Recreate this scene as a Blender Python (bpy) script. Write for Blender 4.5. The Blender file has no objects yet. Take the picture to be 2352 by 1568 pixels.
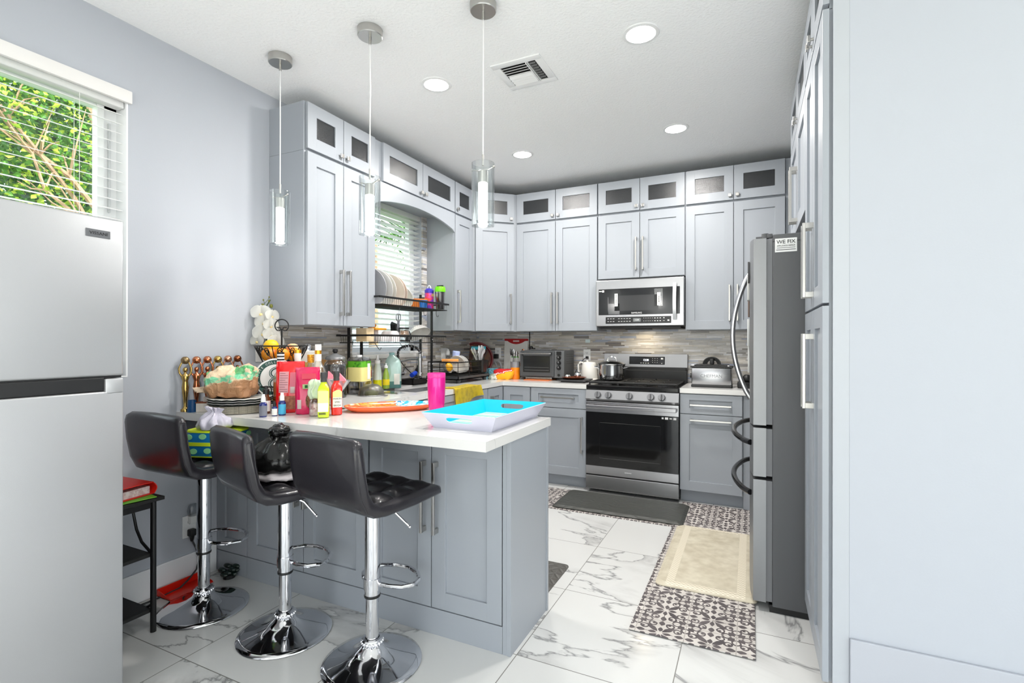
import bpy, bmesh, math, random
from mathutils import Vector, Matrix, noise as mnoise
sc = bpy.context.scene
COL = sc.collection
R = math.radians
PI = math.pi
rnd = random.Random(7)

# ------------------------------------------------------------------ mesh builder
class MB:
    def __init__(s, M=None):
        s.bm = bmesh.new(); s.M = M or Matrix.Identity(4)
    def v(s, p):
        return s.bm.verts.new(s.M @ Vector(p))
    def f(s, vs):
        try: return s.bm.faces.new(vs)
        except ValueError: return None
    def box(s, x0, x1, y0, y1, z0, z1, bev=0.0, seg=2):
        vs = [s.v((x, y, z)) for x in (x0, x1) for y in (y0, y1) for z in (z0, z1)]
        fs = [s.f([vs[i] for i in q]) for q in ((0,1,3,2),(4,6,7,5),(0,4,5,1),(2,3,7,6),(0,2,6,4),(1,5,7,3))]
        if bev > 0:
            es = list({e for f in fs for e in f.edges})
            bmesh.ops.bevel(s.bm, geom=es, offset=bev, segments=seg, profile=0.5, affect='EDGES', clamp_overlap=True)
        return s
    def loft(s, rings, cap0=True, cap1=True, close=False):
        rv = [[s.v(p) for p in r] for r in rings]
        n = len(rv[0])
        for a, b in list(zip(rv, rv[1:])) + ([(rv[-1], rv[0])] if close else []):
            for i in range(n):
                s.f([a[i], a[(i+1) % n], b[(i+1) % n], b[i]])
        if not close:
            if cap0: s.f(list(reversed(rv[0])))
            if cap1: s.f(rv[-1])
        return s
    def lathe(s, prof, c=(0,0,0), seg=32, cap0=True, cap1=True, axis='z'):
        rings = []
        for r, z in prof:
            ring = []
            for i in range(seg):
                a = 2*PI*i/seg
                p = (r*math.cos(a), r*math.sin(a), z)
                if axis == 'x': p = (p[2], p[0], p[1])
                if axis == 'y': p = (p[1], p[2], p[0])
                ring.append((c[0]+p[0], c[1]+p[1], c[2]+p[2]))
            rings.append(ring)
        return s.loft(rings, cap0, cap1)
    def cyl(s, c, r, h, axis='z', seg=24, r2=None, bev=0.0):
        r2 = r if r2 is None else r2
        if bev: prof = [(r-bev, 0), (r, bev), (r2, h-bev), (r2-bev, h)]
        else: prof = [(r, 0), (r2, h)]
        return s.lathe(prof, c, seg, axis=axis)
    def sph(s, c, r, seg=16, sc=(1,1,1)):
        n = max(6, seg//2)
        rings = []
        for j in range(1, n):
            t = PI*j/n
            rings.append([(c[0]+sc[0]*r*math.sin(t)*math.cos(2*PI*i/seg), c[1]+sc[1]*r*math.sin(t)*math.sin(2*PI*i/seg), c[2]-sc[2]*r*math.cos(t)) for i in range(seg)])
        return s.loft(rings)
    def tube(s, pts, r, seg=8, closed=False, r_end=None):
        P = [Vector(p) for p in pts]; n = len(P)
        rings = []; up = None
        for i in range(n):
            a = P[(i-1) % n] if (closed or i > 0) else P[i]
            b = P[(i+1) % n] if (closed or i < n-1) else P[i]
            t = (b-a)
            t = t.normalized() if t.length > 1e-9 else Vector((0,0,1))
            if up is None:
                up = Vector((0,0,1)) if abs(t.z) < 0.9 else Vector((1,0,0))
            u = (up - t*up.dot(t))
            if u.length < 1e-6: u = t.orthogonal()
            u.normalize(); w = t.cross(u); up = u
            rr = r if r_end is None else r + (r_end-r)*i/max(1, n-1)
            rings.append([tuple(P[i] + u*(rr*math.cos(2*PI*k/seg)) + w*(rr*math.sin(2*PI*k/seg))) for k in range(seg)])
        return s.loft(rings, close=closed)
    def prism(s, poly, a, b, axis='z'):
        def mp(p, h):
            if axis == 'z': return (p[0], p[1], h)
            if axis == 'y': return (p[0], h, p[1])
            return (h, p[0], p[1])
        A = [s.v(mp(p, a)) for p in poly]; B = [s.v(mp(p, b)) for p in poly]
        n = len(poly)
        for i in range(n): s.f([A[i], A[(i+1) % n], B[(i+1) % n], B[i]])
        s.f(list(reversed(A))); s.f(B)
        return s
    def grid(s, nu, nv, fn, thick=0.0):
        g = [[s.v(fn(i/nu, j/nv)) for j in range(nv+1)] for i in range(nu+1)]
        fs = []
        for i in range(nu):
            for j in range(nv):
                fs.append(s.f([g[i][j], g[i+1][j], g[i+1][j+1], g[i][j+1]]))
        if thick:
            bmesh.ops.solidify(s.bm, geom=[f for f in fs if f], thickness=thick)
        return s

def ring(cx, cy, z, rx, ry, n=32, p=2.0, rot=0.0):
    out = []
    for i in range(n):
        a = 2*PI*i/n; c, q = math.cos(a), math.sin(a)
        x = rx*math.copysign(abs(c)**(2/p), c); y = ry*math.copysign(abs(q)**(2/p), q)
        out.append((cx + x*math.cos(rot)-y*math.sin(rot), cy + x*math.sin(rot)+y*math.cos(rot), z))
    return out

def arc(cx, cz, r, a0, a1, n=12):
    return [(cx+r*math.cos(R(a0+(a1-a0)*i/n)), cz+r*math.sin(R(a0+(a1-a0)*i/n))) for i in range(n+1)]

def put(mb, name, mat, parent=None, smooth=True, ang=35, loc=None, rz=None):
    bmesh.ops.recalc_face_normals(mb.bm, faces=mb.bm.faces[:])
    me = bpy.data.meshes.new(name); mb.bm.to_mesh(me); mb.bm.free()
    for m in (mat if isinstance(mat, (list, tuple)) else [mat]): me.materials.append(m)
    if smooth:
        me.shade_smooth(); me.set_sharp_from_angle(angle=R(ang))
    o = bpy.data.objects.new(name, me); COL.objects.link(o)
    if parent is not None: o.parent = parent
    if loc is not None: o.location = loc
    if rz is not None: o.rotation_euler = (0, 0, rz)
    return o

def thing(name, label, cat, loc=(0,0,0), rz=0.0, group=None):
    o = bpy.data.objects.new(name, None); COL.objects.link(o)
    o.empty_display_size = 0.05
    o.location = loc; o.rotation_euler = (0, 0, rz)
    o['label'] = label; o['category'] = cat
    if group: o['group'] = group
    return o

def tag(o, label, cat, group=None):
    o['label'] = label; o['category'] = cat
    if group: o['group'] = group
    return o

def struct(name, mb, mat, smooth=False):
    o = put(mb, name, mat, smooth=smooth); o['kind'] = 'structure'; return o

def dup(root, loc, rz=None, label=None, group=None):
    r = root.copy(); COL.objects.link(r); r.location = loc
    if rz is not None: r.rotation_euler = (0, 0, rz)
    if label: r['label'] = label
    if group: r['group'] = group
    for ch in list(root.children):
        c = ch.copy(); COL.objects.link(c); c.parent = r
        for g in list(ch.children):
            d = g.copy(); COL.objects.link(d); d.parent = c
    return r

def text(body, size, mat, parent, loc, rot=(PI/2, 0, 0), name='lettering', ext=0.0006, align='CENTER', spacing=1.0):
    cu = bpy.data.curves.new(name, 'FONT'); cu.body = body; cu.size = size
    cu.align_x = align; cu.align_y = 'CENTER'; cu.extrude = ext; cu.space_character = spacing
    cu.resolution_u = 3
    t = bpy.data.objects.new(name, cu)
    me = bpy.data.meshes.new_from_object(t)
    bpy.data.objects.remove(t); bpy.data.curves.remove(cu)
    me.name = name
    me.materials.clear(); me.materials.append(mat)
    o = bpy.data.objects.new(name, me); COL.objects.link(o); o.parent = parent
    o.location = loc; o.rotation_euler = rot
    return o

# ------------------------------------------------------------------ materials
def lin(c):
    def g(x):
        x /= 255.0
        return x/12.92 if x <= 0.04045 else ((x+0.055)/1.055)**2.4
    return (g(c[0]), g(c[1]), g(c[2]), 1.0)

_mc = {}
def M(name, col=(200,200,200), rough=0.5, metal=0.0, spec=0.5, emit=None, es=1.0, coat=0.0, bump=None, trans=0.0, ior=1.45, alpha=1.0, noise=None, sheen=0.0):
    """plain principled; bump=(scale,strength); noise=(scale, col2, lo, hi)"""
    if name in _mc: return _mc[name]
    m = bpy.data.materials.new(name); m.use_nodes = True
    nt = m.node_tree; b = nt.nodes['Principled BSDF']
    b.inputs['Base Color'].default_value = lin(col)
    b.inputs['Roughness'].default_value = rough; b.inputs['Metallic'].default_value = metal
    b.inputs['Specular IOR Level'].default_value = spec
    b.inputs['Coat Weight'].default_value = coat
    b.inputs['Transmission Weight'].default_value = trans; b.inputs['IOR'].default_value = ior
    b.inputs['Alpha'].default_value = alpha
    b.inputs['Sheen Weight'].default_value = sheen
    if emit:
        b.inputs['Emission Color'].default_value = lin(emit); b.inputs['Emission Strength'].default_value = es
    tc = None
    if noise or bump:
        tc = nt.nodes.new('ShaderNodeTexCoord')
    if noise:
        n = nt.nodes.new('ShaderNodeTexNoise'); n.inputs['Scale'].default_value = noise[0]; n.inputs['Detail'].default_value = 4
        r = nt.nodes.new('ShaderNodeValToRGB')
        r.color_ramp.elements[0].position = noise[2]; r.color_ramp.elements[0].color = lin(col)
        r.color_ramp.elements[1].position = noise[3]; r.color_ramp.elements[1].color = lin(noise[1])
        nt.links.new(tc.outputs['Object'], n.inputs['Vector']); nt.links.new(n.outputs['Fac'], r.inputs['Fac'])
        nt.links.new(r.outputs['Color'], b.inputs['Base Color'])
    if bump:
        n = nt.nodes.new('ShaderNodeTexNoise'); n.inputs['Scale'].default_value = bump[0]; n.inputs['Detail'].default_value = 3
        bp = nt.nodes.new('ShaderNodeBump'); bp.inputs['Strength'].default_value = bump[1]; bp.inputs['Distance'].default_value = 0.004
        nt.links.new(tc.outputs['Object'], n.inputs['Vector'])
        nt.links.new(n.outputs['Fac'], bp.inputs['Height']); nt.links.new(bp.outputs['Normal'], b.inputs['Normal'])
    _mc[name] = m
    return m

def clear(name, col=(255,255,255), gloss=0.10, rough=0.02):
    """thin clear sheet: tinted transparency plus a fresnel-like gloss"""
    if name in _mc: return _mc[name]
    m = bpy.data.materials.new(name); m.use_nodes = True
    nt = m.node_tree; nt.nodes.clear()
    out = nt.nodes.new('ShaderNodeOutputMaterial'); mx = nt.nodes.new('ShaderNodeMixShader')
    t = nt.nodes.new('ShaderNodeBsdfTransparent'); t.inputs['Color'].default_value = lin(col)
    g = nt.nodes.new('ShaderNodeBsdfGlossy'); g.inputs['Roughness'].default_value = rough
    lw = nt.nodes.new('ShaderNodeLayerWeight'); lw.inputs['Blend'].default_value = 0.35
    mr = nt.nodes.new('ShaderNodeMapRange'); mr.inputs['To Min'].default_value = gloss*0.5; mr.inputs['To Max'].default_value = min(1, gloss*5)
    nt.links.new(lw.outputs['Facing'], mr.inputs['Value'])
    nt.links.new(mr.outputs['Result'], mx.inputs['Fac'])
    nt.links.new(t.outputs[0], mx.inputs[1]); nt.links.new(g.outputs[0], mx.inputs[2]); nt.links.new(mx.outputs[0], out.inputs[0])
    _mc[name] = m
    return m

class NT:
    """tiny node-tree helper"""
    def __init__(s, name):
        s.m = bpy.data.materials.new(name); s.m.use_nodes = True
        s.t = s.m.node_tree; s.b = s.t.nodes['Principled BSDF']
    def n(s, typ, **kw):
        nd = s.t.nodes.new(typ)
        for k, v in kw.items(): setattr(nd, k, v)
        return nd
    def l(s, a, b): s.t.links.new(a, b)
    def math(s, op, a, b=None, c=None):
        nd = s.n('ShaderNodeMath', operation=op)
        for i, x in enumerate((a, b, c)):
            if x is None: continue
            if isinstance(x, (int, float)): nd.inputs[i].default_value = x
            else: s.l(x, nd.inputs[i])
        return nd.outputs[0]
    def pos(s):
        g = s.n('ShaderNodeNewGeometry'); sp = s.n('ShaderNodeSeparateXYZ'); s.l(g.outputs['Position'], sp.inputs[0])
        return g.outputs['Position'], sp.outputs[0], sp.outputs[1], sp.outputs[2]
    def comb(s, x, y, z):
        nd = s.n('ShaderNodeCombineXYZ')
        for i, q in enumerate((x, y, z)):
            if isinstance(q, (int, float)): nd.inputs[i].default_value = q
            else: s.l(q, nd.inputs[i])
        return nd.outputs[0]
    def ramp(s, fac, stops, interp='LINEAR'):
        r = s.n('ShaderNodeValToRGB'); r.color_ramp.interpolation = interp
        el = r.color_ramp.elements
        while len(el) < len(stops): el.new(0.5)
        for e, (p, c) in zip(el, stops): e.position = p; e.color = lin(c)
        s.l(fac, r.inputs[0]); return r.outputs[0]
    def mix(s, fac, a, b):
        nd = s.n('ShaderNodeMix', data_type='RGBA')
        if isinstance(fac, (int, float)): nd.inputs[0].default_value = fac
        else: s.l(fac, nd.inputs[0])
        for i, x in ((6, a), (7, b)):
            if isinstance(x, tuple): nd.inputs[i].default_value = lin(x)
            else: s.l(x, nd.inputs[i])
        return nd.outputs[2]
    def noise(s, vec, scale, detail=4, dist=0.0, rough=0.5):
        n = s.n('ShaderNodeTexNoise'); n.inputs['Scale'].default_value = scale; n.inputs['Detail'].default_value = detail
        n.inputs['Distortion'].default_value = dist; n.inputs['Roughness'].default_value = rough
        if vec is not None: s.l(vec, n.inputs['Vector'])
        return n.outputs['Fac']
    def bump(s, h, strength=0.3, dist=0.003):
        b = s.n('ShaderNodeBump'); b.inputs['Strength'].default_value = strength; b.inputs['Distance'].default_value = dist
        s.l(h, b.inputs['Height']); s.l(b.outputs[0], s.b.inputs['Normal'])

def floor_mat():
    k = NT('marble_floor_tile'); P, x, y, z = k.pos()
    T = 0.602
    gx = k.math('DIVIDE', k.math('SUBTRACT', x, 1.853), T); gy = k.math('DIVIDE', k.math('SUBTRACT', y, -2.357), T)
    fx = k.math('FRACT', gx); fy = k.math('FRACT', gy); ix = k.math('FLOOR', gx); iy = k.math('FLOOR', gy)
    dx = k.math('MINIMUM', fx, k.math('SUBTRACT', 1.0, fx)); dy = k.math('MINIMUM', fy, k.math('SUBTRACT', 1.0, fy))
    d = k.math('MINIMUM', dx, dy)
    grout = k.math('LESS_THAN', d, 0.0032)
    wn = k.n('ShaderNodeTexWhiteNoise', noise_dimensions='3D'); k.l(k.comb(ix, iy, 0.0), wn.inputs['Vector'])
    off = k.n('ShaderNodeVectorMath', operation='SCALE'); off.inputs['Scale'].default_value = 9.0; k.l(wn.outputs['Color'], off.inputs[0])
    v = k.n('ShaderNodeVectorMath', operation='ADD'); k.l(P, v.inputs[0]); k.l(off.outputs[0], v.inputs[1])
    # diagonal veins: thin dark cracks, with soft grey smears along part of them
    mp = k.n('ShaderNodeMapping'); mp.inputs['Rotation'].default_value = (0, 0, R(-32)); mp.inputs['Scale'].default_value = (0.55, 1.05, 1)
    k.l(v.outputs[0], mp.inputs[0])
    n1 = k.noise(mp.outputs[0], 1.25, 7, 0.8, 0.56)
    ridge = k.math('ABSOLUTE', k.math('SUBTRACT', n1, 0.5))
    mask = k.noise(v.outputs[0], 1.7, 2)
    vein = k.ramp(ridge, [(0.0, (140,140,140)), (0.004, (180,180,179)), (0.010, (212,212,210)), (1.0, (212,212,210))])
    side = k.math('SUBTRACT', n1, 0.5)
    smear = k.math('MULTIPLY', k.ramp(side, [(0.0, (0,0,0)), (0.002, (255,255,255)), (0.045, (130,130,130)), (0.065, (0,0,0)), (1.0, (0,0,0))]), k.ramp(mask, [(0.47, (0,0,0)), (0.57, (255,255,255))]))
    mixd = k.n('ShaderNodeMix', data_type='RGBA'); k.l(smear, mixd.inputs[0]); k.l(vein, mixd.inputs[6]); mixd.inputs[7].default_value = lin((178,177,176))
    c = k.mix(grout, mixd.outputs[2], (120,118,114))
    k.l(c, k.b.inputs['Base Color']); k.b.inputs['Roughness'].default_value = 0.16
    k.l(k.math('ADD', k.math('MULTIPLY', grout, 0.5), 0.16), k.b.inputs['Roughness'])
    return k.m

def mosaic_mat():
    k = NT('linear_mosaic_tile'); P, x, y, z = k.pos()
    u = k.math('SUBTRACT', x, y)
    PER = 0.062
    q = k.math('DIVIDE', z, PER); qi = k.math('FLOOR', q); qf = k.math('FRACT', q)
    a = k.math('GREATER_THAN', qf, 0.20); b = k.math('GREATER_THAN', qf, 0.58); c2 = k.math('GREATER_THAN', qf, 0.76)
    row = k.math('ADD', k.math('MULTIPLY', qi, 4.0), k.math('ADD', a, k.math('ADD', b, c2)))
    w1 = k.n('ShaderNodeTexWhiteNoise', noise_dimensions='1D'); k.l(row, w1.inputs['W'])
    W = 0.155
    uu = k.math('ADD', k.math('DIVIDE', u, W), w1.outputs['Value']); ui = k.math('FLOOR', uu); uf = k.math('FRACT', uu)
    w2 = k.n('ShaderNodeTexWhiteNoise', noise_dimensions='2D'); k.l(k.comb(ui, row, 0.0), w2.inputs['Vector'])
    col = k.ramp(w2.outputs['Value'], [(0, (176,172,170)), (0.12, (200,197,195)), (0.3, (214,211,208)), (0.42, (170,178,198)), (0.48, (226,225,228)), (0.62, (190,184,176)), (0.76, (130,126,126)), (0.82, (206,210,222)), (0.9, (220,214,206))], 'CONSTANT')
    st = k.n('ShaderNodeMapping'); st.inputs['Scale'].default_value = (5, 5, 90); k.l(P, st.inputs[0])
    streak = k.noise(st.outputs[0], 1.6, 4, 0.8)
    sh = k.ramp(streak, [(0.3, (196,194,192)), (0.62, (255,255,255))])
    mu = k.n('ShaderNodeMix', data_type='RGBA', blend_type='MULTIPLY'); mu.inputs[0].default_value = 0.8
    k.l(col, mu.inputs[6]); k.l(sh, mu.inputs[7])
    edges = None
    for t in (0.0, 0.20, 0.58, 0.76, 1.0):
        e = k.math('LESS_THAN', k.math('ABSOLUTE', k.math('SUBTRACT', qf, t)), 0.012)
        edges = e if edges is None else k.math('MAXIMUM', edges, e)
    ev = k.math('LESS_THAN', k.math('MINIMUM', uf, k.math('SUBTRACT', 1.0, uf)), 0.006)
    g = k.math('MAXIMUM', edges, ev)
    cc = k.mix(g, mu.outputs[2], (172,158,132))
    k.l(cc, k.b.inputs['Base Color']); k.l(k.math('ADD', k.math('MULTIPLY', g, 0.5), 0.14), k.b.inputs['Roughness'])
    k.bump(k.math('SUBTRACT', 1.0, g), 0.25, 0.002)
    return k.m

def translucent(m, col, fac):
    n = m.node_tree; tr = n.nodes.new('ShaderNodeBsdfTranslucent'); tr.inputs[0].default_value = lin(col); ms = n.nodes.new('ShaderNodeMixShader'); ms.inputs[0].default_value = fac
    n.links.new(n.nodes['Principled BSDF'].outputs[0], ms.inputs[1]); n.links.new(tr.outputs[0], ms.inputs[2]); n.links.new(ms.outputs[0], n.nodes['Material Output'].inputs[0])
    return m

def crush(mb, amp, freq=14.0, cuts=1, seed=0.0, zmin=None):
    if cuts: bmesh.ops.subdivide_edges(mb.bm, edges=mb.bm.edges[:], cuts=cuts, use_grid_fill=True)
    o1, o2, o3 = Vector((seed, 0, 0)), Vector((5+seed, 0, 2)), Vector((0, 9+seed, 4))
    for v in mb.bm.verts:
        p = v.co.copy()
        for fq, am in ((freq, amp), (freq*2.7, amp*0.42)):
            v.co += Vector((mnoise.noise(p*fq+o1), mnoise.noise(p*fq+o2), mnoise.noise(p*fq+o3)))*am
        if zmin is not None: v.co.z = max(v.co.z, zmin)
    return mb

def brushed(name, col=(196,196,198), rough=0.28, axis='z', amt=0.015):
    if name in _mc: return _mc[name]
    k = NT(name); tc = k.n('ShaderNodeTexCoord'); mp = k.n('ShaderNodeMapping')
    mp.inputs['Scale'].default_value = {'z': (160,160,2), 'x': (2,160,160), 'y': (160,2,160)}[axis]
    k.l(tc.outputs['Object'], mp.inputs[0]); n = k.noise(mp.outputs[0], 1.0, 3)
    k.b.inputs['Base Color'].default_value = lin(col); k.b.inputs['Metallic'].default_value = 1.0
    k.l(k.math('ADD', k.math('MULTIPLY', n, amt), rough-amt*0.5), k.b.inputs['Roughness'])
    _mc[name] = k.m
    return k.m

def patterned_rug_mat(name, cell=0.17):
    k = NT(name); P, x, y, z = k.pos(); m_ = k.math
    wob = k.noise(P, 38, 2)
    wb = m_('MULTIPLY', m_('SUBTRACT', wob, 0.5), 0.05)
    cx = m_('ABSOLUTE', m_('SUBTRACT', m_('FRACT', m_('DIVIDE', x, cell)), 0.5)); cy = m_('ABSOLUTE', m_('SUBTRACT', m_('FRACT', m_('DIVIDE', y, cell)), 0.5))
    mx = m_('MAXIMUM', cx, cy); mn_ = m_('MINIMUM', cx, cy)
    u = m_('MULTIPLY', m_('ADD', cx, cy), 0.7071); v = m_('ADD', m_('MULTIPLY', m_('SUBTRACT', mx, mn_), 0.7071), wb)
    def lobe(along, across, a0, a1, w):
        t = m_('DIVIDE', m_('SUBTRACT', along, a0), a1-a0)
        h = m_('MULTIPLY', m_('SINE', m_('MULTIPLY', m_('MINIMUM', m_('MAXIMUM', t, 0.0), 1.0), PI)), w)
        return m_('LESS_THAN', across, h)
    def dist(px, py):
        dx = m_('SUBTRACT', mx, px); dy = m_('SUBTRACT', mn_, py)
        return m_('SQRT', m_('ADD', m_('MULTIPLY', dx, dx), m_('MULTIPLY', dy, dy)))
    d = lobe(u, v, 0.06, 0.40, 0.062)
    ay = m_('ADD', mn_, wb)
    for q in (lobe(mx, ay, 0.05, 0.24, 0.05), lobe(mx, ay, 0.30, 0.50, 0.062), lobe(u, v, 0.47, 0.66, 0.06),
              m_('LESS_THAN', m_('ABSOLUTE', m_('SUBTRACT', m_('ADD', dist(0.345, 0.185), wb), 0.075)), 0.018), m_('LESS_THAN', dist(0.365, 0.165), 0.034),
              m_('LESS_THAN', m_('ABSOLUTE', m_('SUBTRACT', m_('ADD', dist(0.5, 0.30), wb), 0.085)), 0.020)):
        d = m_('MAXIMUM', d, q)
    line = m_('GREATER_THAN', mx, 0.490)
    base = k.ramp(k.noise(P, 9, 5), [(0.3, (186,180,174)), (0.7, (208,202,196))])
    dk = k.ramp(k.noise(P, 14, 5), [(0.3, (66,60,62)), (0.75, (104,96,97))])
    c = k.mix(d, base, dk)
    c = k.mix(line, c, (164,158,152))
    k.l(c, k.b.inputs['Base Color']); k.b.inputs['Roughness'].default_value = 0.6
    return k.m

WALL = M('painted_wall', (180,184,192), 0.75, bump=(140, 0.06))
CEIL = M('textured_ceiling', (250,250,250), 0.9, bump=(75, 0.8))
TRIM = M('white_trim', (240,241,243), 0.45)
CAB = M('grey_cabinet_paint', (157,162,169), 0.36)
CABIN = M('cabinet_gap', (92,97,104), 0.6)
NICKEL = brushed('brushed_nickel', (190,188,184), 0.30)
STEEL = brushed('stainless_steel', (176,176,178), 0.27, 'x')
STEELV = brushed('stainless_steel_upright', (190,190,192), 0.32, 'z')
CHROME = M('chrome', (225,225,228), 0.06, 1.0)
BLACK = M('black_plastic', (24,24,25), 0.4)
BLKGLOSS = M('black_glass', (10,10,11), 0.06, 0.0, 0.6)
BLKWIRE = M('black_wire', (26,26,27), 0.35, 0.3)
LEATHER = M('black_leather', (36,34,39), 0.30, bump=(220, 0.06), coat=0.25)
WHITE = M('white_plastic', (240,240,240), 0.35)
CERAM = M('white_ceramic', (238,236,232), 0.18, coat=0.3)
GLASSP = clear('clear_glass', (250,252,252), 0.12)
PANEWIN = clear('window_glass', (250,252,251), 0.06)
PANE = M('smoked_cabinet_glass', (46,48,50), 0.22, 0.0, 0.6, bump=(260, 0.25))
EXPOSURE, WORLD, DOWN, FILL_DOWN, PEND, SUN, MWL = 0.95, 2.35, 10.5, 3.5, 1.2, 3.3, 0.6
# ------------------------------------------------------------------ camera, world, lights
cam = bpy.data.cameras.new('camera'); cam.sensor_width = 36.0; cam.lens = 1154.6*36/2352; cam.clip_start = 0.05
co = bpy.data.objects.new('camera', cam); COL.objects.link(co)
yaw, pitch, roll = R(25.391), R(0.012), R(0.066)
fw = Vector((-math.sin(yaw)*math.cos(pitch), math.cos(yaw)*math.cos(pitch), math.sin(pitch)))
rt = Vector((math.cos(yaw), math.sin(yaw), 0)); up = rt.cross(fw)
rt2 = rt*math.cos(roll)+up*math.sin(roll); up2 = up*math.cos(roll)-rt*math.sin(roll)
m4 = Matrix(((rt2.x, up2.x, -fw.x, 2.7177), (rt2.y, up2.y, -fw.y, -4.8285), (rt2.z, up2.z, -fw.z, 1.2824), (0,0,0,1)))
co.matrix_world = m4
sc.camera = co
sc.view_settings.view_transform = 'Standard'; sc.view_settings.look = 'None'
sc.view_settings.gamma = 1.0; sc.view_settings.use_curve_mapping = False
sc.view_settings.exposure = EXPOSURE
sc.cycles.use_denoising = True
sc.cycles.max_bounces = 10; sc.cycles.transparent_max_bounces = 24; sc.cycles.diffuse_bounces = 5; sc.cycles.glossy_bounces = 5
sc.cycles.sample_clamp_indirect = 6.0
sc.cycles.caustics_reflective = False; sc.cycles.caustics_refractive = False

w = bpy.data.worlds.new('sky'); sc.world = w; w.use_nodes = True
nt = w.node_tree; bg = nt.nodes['Background']
tc = nt.nodes.new('ShaderNodeTexCoord'); sp = nt.nodes.new('ShaderNodeSeparateXYZ'); rp = nt.nodes.new('ShaderNodeValToRGB')
rp.color_ramp.elements[0].position = 0.48; rp.color_ramp.elements[0].color = (1.10, 1.06, 0.98, 1)  # ground half brightened to throw light up onto the ceiling
rp.color_ramp.elements[1].position = 0.85; rp.color_ramp.elements[1].color = (0.72, 0.84, 1.0, 1)
e = rp.color_ramp.elements.new(0.52); e.color = (0.98, 0.98, 0.98, 1)
mr_ = nt.nodes.new('ShaderNodeMapRange'); mr_.inputs[1].default_value = -1; mr_.inputs[2].default_value = 1
nt.links.new(tc.outputs['Generated'], sp.inputs[0]); nt.links.new(sp.outputs[2], mr_.inputs[0]); nt.links.new(mr_.outputs[0], rp.inputs[0]); nt.links.new(rp.outputs[0], bg.inputs[0])
bg.inputs[1].default_value = WORLD

def lamp(name, kind, loc, energy, size=0.1, color=(1,1,1), rot=(0,0,0), spread=PI, parent=None):
    l = bpy.data.lights.new(name, kind); l.energy = energy; l.color = color
    if kind == 'AREA':
        l.shape = 'DISK'; l.size = size; l.spread = spread
    else: l.shadow_soft_size = size
    o = bpy.data.objects.new(name, l); COL.objects.link(o); o.location = loc; o.rotation_euler = rot
    if parent is not None: o.parent = parent
    return o

sl = bpy.data.lights.new('sun', 'SUN'); sl.energy = SUN; sl.angle = R(1.5); sl.color = (1.0, 0.96, 0.9)
so = bpy.data.objects.new('sun', sl); COL.objects.link(so); so.rotation_euler = Vector((-0.50, 0.10, -0.86)).to_track_quat('-Z', 'Y').to_euler()

# ------------------------------------------------------------------ room shell
ZC = 2.8174
struct('floor', MB().box(-0.15, 6.6, -7.2, 0.15, -0.08, 0.0), floor_mat())
struct('ceiling', MB().box(-0.15, 6.6, -7.2, 0.15, ZC, ZC+0.1), CEIL)
# left wall with two window openings
mb = MB()
A0, A1, AZ0, AZ1 = -4.95, -3.432, 1.11, 2.455     # window by the small fridge
B0, B1, BZ0, BZ1 = -1.93, -1.035, 1.175, 2.42     # window over the sink
T = -0.15
for (y0, y1, z0, z1) in ((-7.2, A0, 0, ZC), (A1, B0, 0, ZC), (B1, 0.15, 0, ZC), (A0, A1, 0, AZ0), (A0, A1, AZ1, ZC), (B0, B1, 0, BZ0), (B0, B1, BZ1, ZC)):
    mb.box(T, 0.0, y0, y1, z0, z1)
struct('wall_left', mb, WALL)
struct('wall_back', MB().box(0.0, 3.65, 0.0, 0.15, 0, ZC), WALL)
struct('wall_right', MB().box(3.60, 3.75, -2.60, 0.15, 0, ZC), WALL)
struct('wall_front_right', MB().box(3.0225, 3.63, -2.785, -2.773, 0, ZC).box(3.63, 6.6, -2.785, -2.60, 0, ZC), WALL)
mb = MB()
for (x0, x1, z0, z1) in ((0, 0.7, 0, ZC), (0.7, 6.0, 2.25, ZC), (6.0, 6.6, 0, ZC)): mb.box(x0, x1, -7.2, -7.05, z0, z1)
struct('wall_rear', mb, WALL)
mb = MB()
for (y0, y1, z0, z1) in ((-7.05, -6.4, 0, ZC), (-3.1, -2.79, 0, ZC), (-6.4, -3.1, 2.25, ZC)): mb.box(6.45, 6.6, y0, y1, z0, z1)
struct('wall_far_right', mb, WALL)
wq = MB()  # unseen glazed door, added to send daylight into the dark left corner
for y in (-6.38, -4.75, -3.12): wq.box(6.5, 6.56, y-0.03, y+0.03, 0, 2.25)
wq.box(6.5, 6.56, -6.4, -3.1, 2.19, 2.25).box(6.5, 6.56, -6.4, -3.1, 0.0, 0.05)
dq_ = put(wq, 'added_door_2', TRIM, smooth=False); dq_['kind'] = 'structure'
put(MB().box(6.528, 6.532, -6.38, -3.12, 0.04, 2.2), 'pane', PANEWIN, dq_, smooth=False)
wp = window_parts = MB()  # unseen rear glazing, opening sized to balance the daylight let in
for x in (0.72, 2.45, 4.2, 5.96): wp.box(x-0.03, x+0.03, -7.16, -7.10, 0.0, 2.25)
wp.box(0.7, 6.0, -7.16, -7.10, 2.19, 2.25).box(0.7, 6.0, -7.16, -7.10, 0.0, 0.05)
dr_ = put(wp, 'added_door_1', TRIM, smooth=False); dr_['kind'] = 'structure'
put(MB().box(0.72, 5.96, -7.132, -7.128, 0.04, 2.2), 'pane', PANEWIN, dr_, smooth=False)
struct('baseboard_left', MB().box(0.0, 0.013, -7.2, -2.99, 0, 0.147, 0.003), TRIM)
struct('baseboard_right', MB().box(3.0235, 6.6, -2.7975, -2.785, 0, 0.275, 0.003), M('baseboard_paint', (178,181,189), 0.5))
MOS = mosaic_mat()
struct('trim_1', MB().box(0.63, 3.2, -0.012, 0.0, 0.915, 1.42), MOS)                    # mosaic behind the stove
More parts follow.
